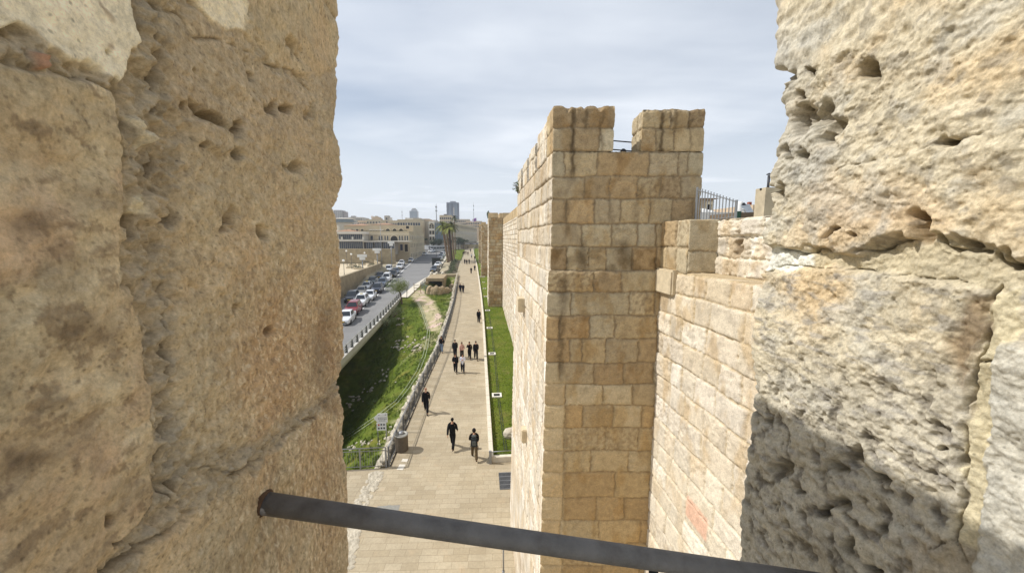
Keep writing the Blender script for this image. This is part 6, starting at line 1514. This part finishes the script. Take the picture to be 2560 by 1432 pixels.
for i, (px, py, col) in enumerate(((1172, 606, 'white'), (1180, 606, 'navy'), (1188, 605, 'silver'), (1194, 606, 'black'))):
    x = X_(px, 225); car('suv', col, x, 225, 1.2, '%s car parked in front of the far office building' % ('white', 'navy', 'silver', 'black')[i], 'cars parked at the far office building', z=.6)
# dark kiosk, bus and lorry at the top of the road
p = G(1089, 664); k_ = empty('kiosk', (p.x, p.y+1, plane_z(p.y)), 0, 'dark green box-like kiosk between the parked cars', 'kiosk'); MB().box(-1.3, 1.3, 0, 2., 0, 2.4).build('cabin', surf('kiosk_green', lin(52, 58, 50), .7), k_, bevel=.04); MB().box(-1.5, 1.5, -.2, 2.2, 2.41, 2.52).build('roof', M_DARKMETAL, k_); MB().box(-.9, .9, -.04, -.002, 1.0, 1.8).build('shutter', M_GRILLE, k_)
p = G(1062, 619); t_ = empty('lorry', (X_(1066, 192), 192, plane_z(192)+.1), .5, 'white lorry parked on the side street below the hotel', 'lorry'); t_.rotation_euler = (0, 0, 1.25)
MB().box(-1.15, 1.15, -2.2, 3.6, .9, 3.0).build('cargo_box', PT['white'], t_, bevel=.05); MB().box(-1.1, 1.1, -4.1, -2.3, .5, 2.5, top=.92).build('cab', PT['white'], t_, bevel=.12); MB().box(-.95, .95, -4.09, -4.0, 1.5, 2.25).build('windscreen', M_CARGLASS, t_)
for y in (-3.2, 2.2):
    for s in (-1, 1): w_ = MB().lathe([(.3, -.14), (.5, -.14), (.5, .14), (.3, .14)], 16).build('wheel', M_TYRE, t_, (s*.95, y, .5), smooth=True); w_.rotation_euler = (0, math.pi/2, 0)
b_ = empty('bus', (X_(1094, 186), 188, plane_z(187)+.1), 0, 'grey bus with dark windows behind the palm trunks', 'bus'); b_.rotation_euler = (0, 0, -1.15)
MB().box(-1.25, 1.25, -4.5, 4.5, .35, 3.0).build('body', PT['silver'], b_, bevel=.12); MB().box(-1.1, 1.1, -4.53, -4.45, 1.2, 2.6).build('windscreen', M_CARGLASS, b_)
for s in (-1, 1):
    for k in range(6): MB().box(s*1.255-.012, s*1.255+.012, -4.2+k*1.45, -2.9+k*1.45, 1.4, 2.4).build('side_window', M_CARGLASS, b_)
    for y in (-2.8, 2.8): w_ = MB().lathe([(.3, -.14), (.48, -.14), (.48, .14), (.3, .14)], 16).build('wheel', M_TYRE, b_, (s*1.12, y, .48), smooth=True); w_.rotation_euler = (0, math.pi/2, 0)

# ------------------------------------------------------------------ street furniture round the plaza
M_GLOBE = surf('lamp_globe', lin(240, 240, 236), .3, var=.03)
def globe(px, py_top, py_base, lab):
    P = atZ(px, py_base, PLAZA+.06); h = atY(px, py_top, P.y).z-PLAZA; e_ = empty('street_lamp', P, 0, lab, 'street lamp', 'globe lamps in the plaza')
    MB().lathe([(.09, 0), (.09, .4), (.05, .5), (.045, h-.3)], 10).build('post', M_DARKMETAL, e_, smooth=True); MB().blob((0, 0, h-.1), .26, 3, 0).build('globe', M_GLOBE, e_, smooth=True)
globe(868, 627, 664, 'globe lamp farthest left at the foot of the plaza wall'); globe(880, 635, 672, 'globe lamp in the middle of the left plaza'); globe(861, 651, 690, 'globe lamp nearest the left merlon in the plaza'); globe(913, 632, 662, 'globe lamp farthest right in the plaza')
def tall(px, pt, pb, Y, r, lab, lampw=0, base_z=None):
    z0 = plane_z(Y) if base_z is None else base_z; h = atY(px, pt, Y).z-z0; e_ = empty('lamp_post', (X_(px, Y), Y, z0), 0, lab, 'lamp post'); MB().tube([(0, 0, 0), (0, 0, h*.5), (0, 0, h)], [r, r*.8, r*.6], 8).build('post', M_STEEL, e_, smooth=True)
    if lampw: MB().box(-lampw, lampw*.3, -.2, .2, h, h+.16).build('lamp_head', B4, e_, bevel=.05)
    return e_
tall(952, 559, 660, 107, .10, 'tall lamp post with a flat head in front of the glass arcade', .55, PLAZA); tall(1019, 556, 628, 150, .07, 'tall thin lamp post in front of the arcaded building corner', .3); tall(1073, 560, 625, 180, .08, 'tall lamp post at the side street', .3)
tall(1186, 611, 655, 132, .04, 'slim lamp post on the lawn edge by the promenade', .0); tall(1090, 610, 645, 150, .09, 'traffic light post at the top of the road', .0)
def board(px, py, w_, h_, pb, Y, lab):
    z0 = PLAZA; e_ = empty('sign_pylon', (X_(px, Y), Y, z0), 0, lab, 'sign pylon'); zc = Z_(py, Y, px)-z0; s = Y/925
    W2, H2 = w_*s/2, h_*s/2; wm = surf('sign_panel', lin(226, 226, 222), .6, var=.08, scale=.8)
    MB().box(-W2, W2, -.2, .2, zc, zc+H2).build('upper_panel', wm, e_, bevel=.04); MB().box(-W2*.55, W2*.6, -.18, .18, zc-H2, zc-.01).build('lower_panel', wm, e_, bevel=.04); MB().tube([(0, 0, 0), (0, 0, zc-H2)], .12, 8).build('post', M_STEEL, e_, smooth=True)
board(903, 643, 22, 13, 690, 84, 'white T-shaped sign pylon on the left, nearest of three'); board(941, 627, 20, 12, 665, 97, 'white T-shaped sign pylon in the middle of the three'); board(977, 609, 15, 11, 655, 109, 'white T-shaped sign pylon on the right in front of the arch')
# planters laid out on the plaza
rr = random.Random(8)
for i in range(20):
    px, py = rr.choice(((rr.uniform(862, 945), rr.uniform(654, 660)), (rr.uniform(862, 950), rr.uniform(661, 668)), (rr.uniform(870, 935), rr.uniform(669, 674)))); P = atZ(px, py, PLAZA+.06)
    e_ = empty('planter', P, 0, 'low dark planted box on the pale plaza paving', 'planter', 'planters on the plaza'); MB().box(-.95, .95, -.4, .4, 0, .35).build('trough', B1, e_, bevel=.03); b = MB(); leaf_cloud(b, (0, 0, .45), .6, 90, .22, rr, (1.5, .7, .5)); b.build('planting', M_DARKLEAF, e_)
for i, (px, py) in enumerate(((985, 652), (1012, 634), (1036, 618))):
    pass
# ------------------------------------------------------------------ people
SKIN = surf('skin', lin(196, 150, 122), .6, var=.05); CL = {}
def cloth_mat(c):
    if c not in CL: CL[c] = surf('cloth_%d' % len(CL), lin(c), .9, var=.25, scale=14, bump=.3, bscale=60, spec=.15); CL[c].name = 'cloth'
    return CL[c]
DEPS = []
def skin_mesh(name, verts, edges, radii, sub=1, root=0):
    me = bpy.data.meshes.new(name); me.from_pydata(verts, edges, []); o = bpy.data.objects.new(name, me); COL.objects.link(o)
    md = o.modifiers.new('s', 'SKIN'); md.use_smooth_shade = True
    for v, r in zip(me.skin_vertices[0].data, radii): v.radius = (r, r) if not isinstance(r, tuple) else r
    me.skin_vertices[0].data[root].use_root = True
    s = o.modifiers.new('u', 'SUBSURF'); s.levels = sub; s.render_levels = sub
    dg = bpy.context.evaluated_depsgraph_get(); out_ = bpy.data.meshes.new_from_object(o.evaluated_get(dg)); bpy.data.objects.remove(o); out_.name = name
    for p in out_.polygons: p.use_smooth = True
    return out_
def person(x, y, z, rz, label, top=(24, 24, 28), leg=(26, 26, 30), h=1.75, stride=.3, arm=.2, hair=(40, 32, 28), long_hair=False, hood=False, female=False, coat=False, near=False, arms=None, shoes=(30, 28, 28), group='people walking on the promenade', lean=0., skirt=False):
    k = h/1.75; V = []; E = []; Rr = []
    def v(p, r): V.append(Vector(p)*k); Rr.append(tuple(q*k for q in r) if isinstance(r, tuple) else r*k); return len(V)-1
    def ch(a, *ps):
        for p, r in ps: b = v(p, r); E.append((a, b)); a = b
        return a
    sw = .165 if female else .185; hw = .095
    pel = v((0, 0, .95), (.15, .105)); wai = ch(pel, ((0, 0, 1.10), (.125, .09))); che = ch(wai, ((0, -.005+lean*.5, 1.30), (.155, .105))); nb = ch(che, ((0, lean, 1.44), (.085, .075)))
    hd = ch(nb, ((0, lean-.01, 1.51), .052), ((0, lean-.02, 1.575), (.062, .072)), ((0, lean-.02, 1.645), (.074, .092)), ((0, lean-.01, 1.715), (.058, .07)))
    hc = V[hd-1].copy()
    J = {}
    for s in (-1, 1):
        st = stride*s
        hip = ch(pel, ((s*hw, 0, .88), (.085, .085))); kn = (s*.095, -st*.42-.03*abs(st), .49+.02*abs(st)); an = (s*.10, -st*.80+(.12 if st < 0 else 0), .10+(.05 if st < 0 else 0))
        ch(hip, ((s*.097, -st*.2, .70), .075), (kn, .056), ((s*.098, (kn[1]+an[1])/2+.012, .30), .050), (an, .036), ((s*.11, an[1]-.09, an[2]-.055), (.040, .026)), ((s*.115, an[1]-.165, an[2]-.065), (.034, .018)))
        J['foot%d' % s] = [Vector(an)*k, Vector((s*.115, an[1]-.165, an[2]-.065))*k]; J['leg%d' % s] = [Vector((s*hw, 0, .88))*k, Vector((s*.097, -st*.2, .70))*k, Vector(kn)*k, Vector((s*.098, (kn[1]+an[1])/2+.012, .30))*k, Vector(an)*k]
        a_ = arms[0 if s < 0 else 1] if arms else None
        sh = ch(che, ((s*sw, lean, 1.395), (.064, .064)))
        if a_ == 'up': el, wr, hdir = (s*.23, lean-.06, 1.14), (s*.10, lean-.26, 1.24), Vector((-s*.6, -.5, .5))
        elif a_ == 'face': el, wr, hdir = (s*.24, lean-.16, 1.22), (s*.08, lean-.2, 1.46), Vector((-s*.4, -.2, .8))
        elif a_ == 'front': el, wr, hdir = (s*.24, lean-.03, 1.13), (s*.12, lean-.24, 1.06), Vector((-s*.5, -.8, -.1))
        else: q = -arm*s*(1 if stride >= 0 else -1); el, wr, hdir = (s*.215, -q*.35+.03, 1.13), (s*.205, -q*.9-.03, .89), Vector((0, -.25-q*.4, -1))
        wrv = ch(sh, (((s*sw+el[0])/2, (lean+el[1])/2, (1.40+el[2])/2), .048), (el, .040), (((el[0]+wr[0])/2, (el[1]+wr[1])/2, (el[2]+wr[2])/2), .036), (wr, .026))
        J['arm%d' % s] = [Vector((s*sw, lean, 1.40))*k, Vector(((s*sw+el[0])/2, (lean+el[1])/2, (1.40+el[2])/2))*k, Vector(el)*k, Vector(((el[0]+wr[0])/2, (el[1]+wr[1])/2, (el[2]+wr[2])/2))*k, Vector(wr)*k]
        hdir.normalize(); w0 = Vector(wr); side = hdir.cross(Vector((s, 0, 0))).normalized() if abs(hdir.x) < .9 else Vector((0, 1, 0))
        palm = ch(wrv, (w0+hdir*.065, (.032, .02)))
        for f_, ln in ((-1.5, .062), (-.5, .078), (.5, .074), (1.5, .058)):
            b0 = w0+hdir*.095+side*(.017*f_); ch(palm, (b0, .0095), (b0+hdir*ln*.5+Vector((-s*.008, 0, 0)), .0085), (b0+hdir*ln+Vector((-s*.026, 0, 0)), .007))
        tb = w0+hdir*.04-side*.035; ch(palm, (tb, .011), (tb+hdir*.04-side*.02, .009))
    ch(len(V)-len(V)+hd-1, ((0, lean-.115, 1.635), .012))
    e_ = empty('person', (x, y, z), rz, label, 'person', group)
    link('body', skin_mesh('body', V, E, Rr, 1), SKIN, e_)
    # clothing
    def garment(name, chains, mat, root=0):
        gv, ge, gr = [], [], []; idx = {}
        for c in chains:
            prev = None
            for p, r in c:
                key = tuple(round(q, 4) for q in p)
                if key not in idx: idx[key] = len(gv); gv.append(Vector(p)); gr.append(r)
                i = idx[key]
                if prev is not None and prev != i: ge.append((prev, i))
                prev = i
        return link(name, skin_mesh(name, gv, ge, gr, 1, root), mat, e_)
    K = lambda *p: Vector(p)*k
    tm, lm = cloth_mat(top), cloth_mat(leg)
    pv = K(0, 0, .95); ex = .022
    garment('trousers', [[(pv, (.178*k, .135*k))]+[(p, (r+.020)*k) for p, r in zip(J['leg%d' % s], (.100, .090, .074, .068, .062))] for s in (-1, 1)]+[[(pv, (.178*k, .135*k)), (K(0, 0, 1.05), (.145*k, .11*k))]], lm)
    cz = K(0, -.005+lean*.5, 1.30); low = .70 if coat else .86
    f_ = .9 if female else 1.; tors = [(cz, (.196*k*f_, .140*k)), (K(0, 0, 1.10), (.182*k*f_, .138*k)), (K(0, 0, .98), (.190*k*f_, .145*k)), (K(0, .01, low), ((.205 if coat else .188)*k*f_, (.16 if coat else .14)*k))]
    garment('jacket' if not female or coat else 'top', [tors, [(cz, (.196*k*f_, .140*k)), (K(0, lean, 1.43), (.10*k, .088*k))]]+[[(K(0, lean, 1.43), (.10*k, .088*k)), (K(s*.10, lean, 1.415), .078*k)]+[(p, r*k) for p, r in zip(J['arm%d' % s], (.088, .080, .072, .064, .054))] for s in (-1, 1)], tm)
    sm = cloth_mat(shoes)
    for s in (-1, 1):
        a, t = J['foot%d' % s]; d = t-a
        link('shoe', skin_mesh('shoe', [a+Vector((0, .03*k, -.03*k)), a+d*.5+Vector((0, 0, -.005)), t+Vector((0, -.01, 0))], [(0, 1), (1, 2)], [.05*k, (.05*k, .042*k), (.044*k, .028*k)], 1), sm, e_)
    hm = cloth_mat(hair); b = MB(); bm = bmesh.new(); bmesh.ops.create_icosphere(bm, subdivisions=3, radius=1)
    q = []
    for p in bm.verts:
        c = p.co; rx, ry, rz_ = (.086, .106, .108) if not hood else (.105, .125, .125)
        cut = -.1 if not long_hair else -.2
        if c.y < -.45 and c.z < .52: f = .86
        elif c.z < cut and not (long_hair or hood): f = .9
        else: f = 1.
        dz = 0
        if long_hair and c.y > -.1 and c.z < 0: dz = c.z*.16
        q.append((hc.x+c.x*rx*k*f, hc.y+(c.y*ry*f+(.012))*k, hc.z+(c.z*rz_*f+dz+.015)*k))
    b.add(q, [tuple(v_.index for v_ in f.verts) for f in bm.faces]); bm.free(); b.build('hood' if hood else 'hair', tm if hood else hm, e_, smooth=True)
    if near:
        for s in (-1, 1): MB().blob((hc.x+s*.030*k, hc.y-.088*k, hc.z+.005), .011*k, 2, 0).build('eye', M_GRILLE, e_, smooth=True)
    return e_
def at(px, py): p = G(px, py); return p.x, p.y, plane_z(p.y)
BLK = (26, 26, 30)
TOW, AWAY = 0., math.pi
person(*at(1066, 1032), TOW+.05, 'bald man in a dark coat walking towards the viewer beside the fence', BLK, BLK, 1.78, .38, .3, hair=(170, 130, 108), coat=True, near=True)
person(*at(1132, 1119), AWAY-.15, 'man in black with a cap walking away in the middle of the pavement', (24, 24, 26), (24, 24, 26), 1.8, .42, .35, hair=(24, 22, 22), near=True)
px_ = at(1186, 1147); person(*px_, AWAY+.05, 'walker in a hooded dark jacket and olive trousers carrying a backpack', (34, 30, 30), (92, 78, 56), 1.75, .34, .25, hood=True, near=True, arms=(None, 'front'))
def backpack():
    e_ = empty('backpack', (px_[0], px_[1]-.20, px_[2]+1.0), 0, 'grey-black hiking backpack on the hooded walker', 'backpack'); gm = cloth_mat((96, 100, 98)); bk = cloth_mat((58, 62, 64))
    MB().box(-.19, .19, -.14, .07, -.12, .40, top=.86).build('bag', bk, e_, bevel=.05); MB().box(-.13, .13, -.20, -.13, .0, .26, top=.85).build('front_pocket', gm, e_, bevel=.03); MB().box(-.13, .13, -.09, .08, .41, .50, top=.8).build('lid', gm, e_, bevel=.03)
    for s in (-1, 1): MB().tube([(s*.10, .06, .38), (s*.12, .20, .42), (s*.13, .30, .25), (s*.14, .16, .0)], .02, 6).build('shoulder_strap', gm, e_, smooth=True); MB().tube([(s*.16, -.02, .0), (s*.22, -.04, -.15), (s*.23, -.05, -.34)], .010, 5).build('loose_strap', bk, e_)
backpack()
GR = 'group of people walking towards the viewer'
person(*at(1104, 880), TOW, 'woman in a black top and pale jeans walking beside the fence', BLK, (120, 138, 160), 1.68, .36, .25, long_hair=True, female=True, group=GR)
person(*at(1138, 893), TOW, 'bearded man in a dark jacket at the left back of the group', (34, 36, 42), BLK, 1.76, .2, .15, group=GR, coat=True)
person(*at(1155, 897), TOW+.1, 'woman in a pale pink top with a dark bag at the back of the group', (206, 164, 150), (40, 38, 38), 1.66, .25, .2, long_hair=True, female=True, group=GR, arms=(None, 'front'))
person(*at(1174, 897), TOW-.05, 'woman in black lifting a hand to her chest in the group', BLK, BLK, 1.70, .3, .2, long_hair=True, female=True, group=GR, arms=('face', None))
person(*at(1190, 899), TOW+.05, 'man in black on the right end of the group', BLK, BLK, 1.82, .34, .3, group=GR)
person(*at(1139, 932), TOW, 'woman in a loose black jacket in the front row of the group', (28, 28, 32), BLK, 1.72, .2, .1, hair=(60, 44, 36), long_hair=True, group=GR, coat=False, arms=('front', None))
person(*at(1157, 931), TOW, 'woman in a long white shirt and dark trousers in the front row', (226, 226, 236), (38, 40, 50), 1.68, .12, .1, long_hair=True, female=True, group=GR, coat=True, arms=('up', 'up'))
p = at(1197, 807); person(*p, AWAY, 'man in black carrying a dark bag close to the lawn kerb', BLK, BLK, 1.80, .22, .1)
e_ = empty('shoulder_bag', (p[0]+.27, p[1], p[2]+.72), 0, 'dark red bag in the hand of the man by the lawn', 'bag'); MB().box(-.05, .05, -.14, .14, -.2, .08, top=.8).build('bag', cloth_mat((70, 30, 34)), e_, bevel=.02); MB().tube([(0, -.08, .08), (0, -.05, .2), (0, .05, .2), (0, .08, .08)], .01, 5).build('handle', cloth_mat((40, 26, 28)), e_)
person(*at(1151, 731), TOW, 'man in a navy jacket walking beside the low wall, left of a pair', (32, 36, 54), (28, 30, 38), 1.78, .3, .2)
person(*at(1158, 732), TOW, 'man in dark clothes walking beside the low wall, right of a pair', (30, 34, 44), (34, 34, 42), 1.74, .25, .2)
person(*at(1178, 684), AWAY, 'lone walker in black in the middle of the promenade, beyond the second tower front', BLK, BLK, 1.76, .2, .1)
person(*at(1187, 677), TOW, 'slim person in dark clothes near the lawn kerb', (38, 34, 40), BLK, 1.72, .2, .1)
for i, (px, py, r_, c, lab) in enumerate(((1162, 660, TOW, BLK, 'leftmost of three dark figures walking abreast'), (1167, 661, TOW, (40, 36, 40), 'middle one of three dark figures walking abreast'), (1173, 660, TOW, BLK, 'rightmost of three dark figures walking abreast'),
    (1179, 645, AWAY, (220, 222, 226), 'person in a white top alone on the right of the far promenade'), (1187, 650, TOW, BLK, 'person in black standing at the lawn kerb far up the promenade'), (1158, 638, TOW, BLK, 'dark figure leftmost of the far cluster by the wall'), (1161, 636, TOW, (50, 40, 44), 'brownish figure second from the left in the far cluster'), (1165, 636, AWAY, BLK, 'dark figure in the middle of the far cluster'), (1170, 638, TOW, (34, 36, 48), 'navy figure on the right of the far cluster'),
    (1161, 620, TOW, (60, 50, 50), 'tiny figure at the wall near the promenade bend'), (1170, 622, AWAY, BLK, 'tiny dark figure in the middle of the promenade near the bend'), (1175, 621, TOW, (44, 40, 44), 'tiny dark figure right of the middle near the bend'), (1176, 630, AWAY, BLK, 'small dark figure just below the bend pair'))):
    person(*at(px, py), r_, lab, c, BLK, rnd.uniform(1.66, 1.82), rnd.uniform(.15, .35), .2, group='distant walkers on the promenade')
for px, py, Y in ((1017, 630, 150), (896, 678, 0)):
    pass
# ------------------------------------------------------------------ far haze
def haze():
    m = bpy.data.materials.new('haze_air'); m.use_nodes = True; t = NT(m); t.n.clear(); o = t.new('ShaderNodeOutputMaterial'); v = t.new('ShaderNodeVolumePrincipled')
    v.inputs['Color'].default_value = (.86, .91, 1., 1); v.inputs['Density'].default_value = .00042; v.inputs['Anisotropy'].default_value = .2; t.l.new(v.outputs[0], o.inputs['Volume'])
    me = MB().box(-900, 700, -60, 1250, -12, 62).mesh('haze'); ob = link('haze', me, m); tag(ob, 'thin pale haze over the distant town', 'haze', kind='stuff')
HAZE = True
if HAZE: haze()
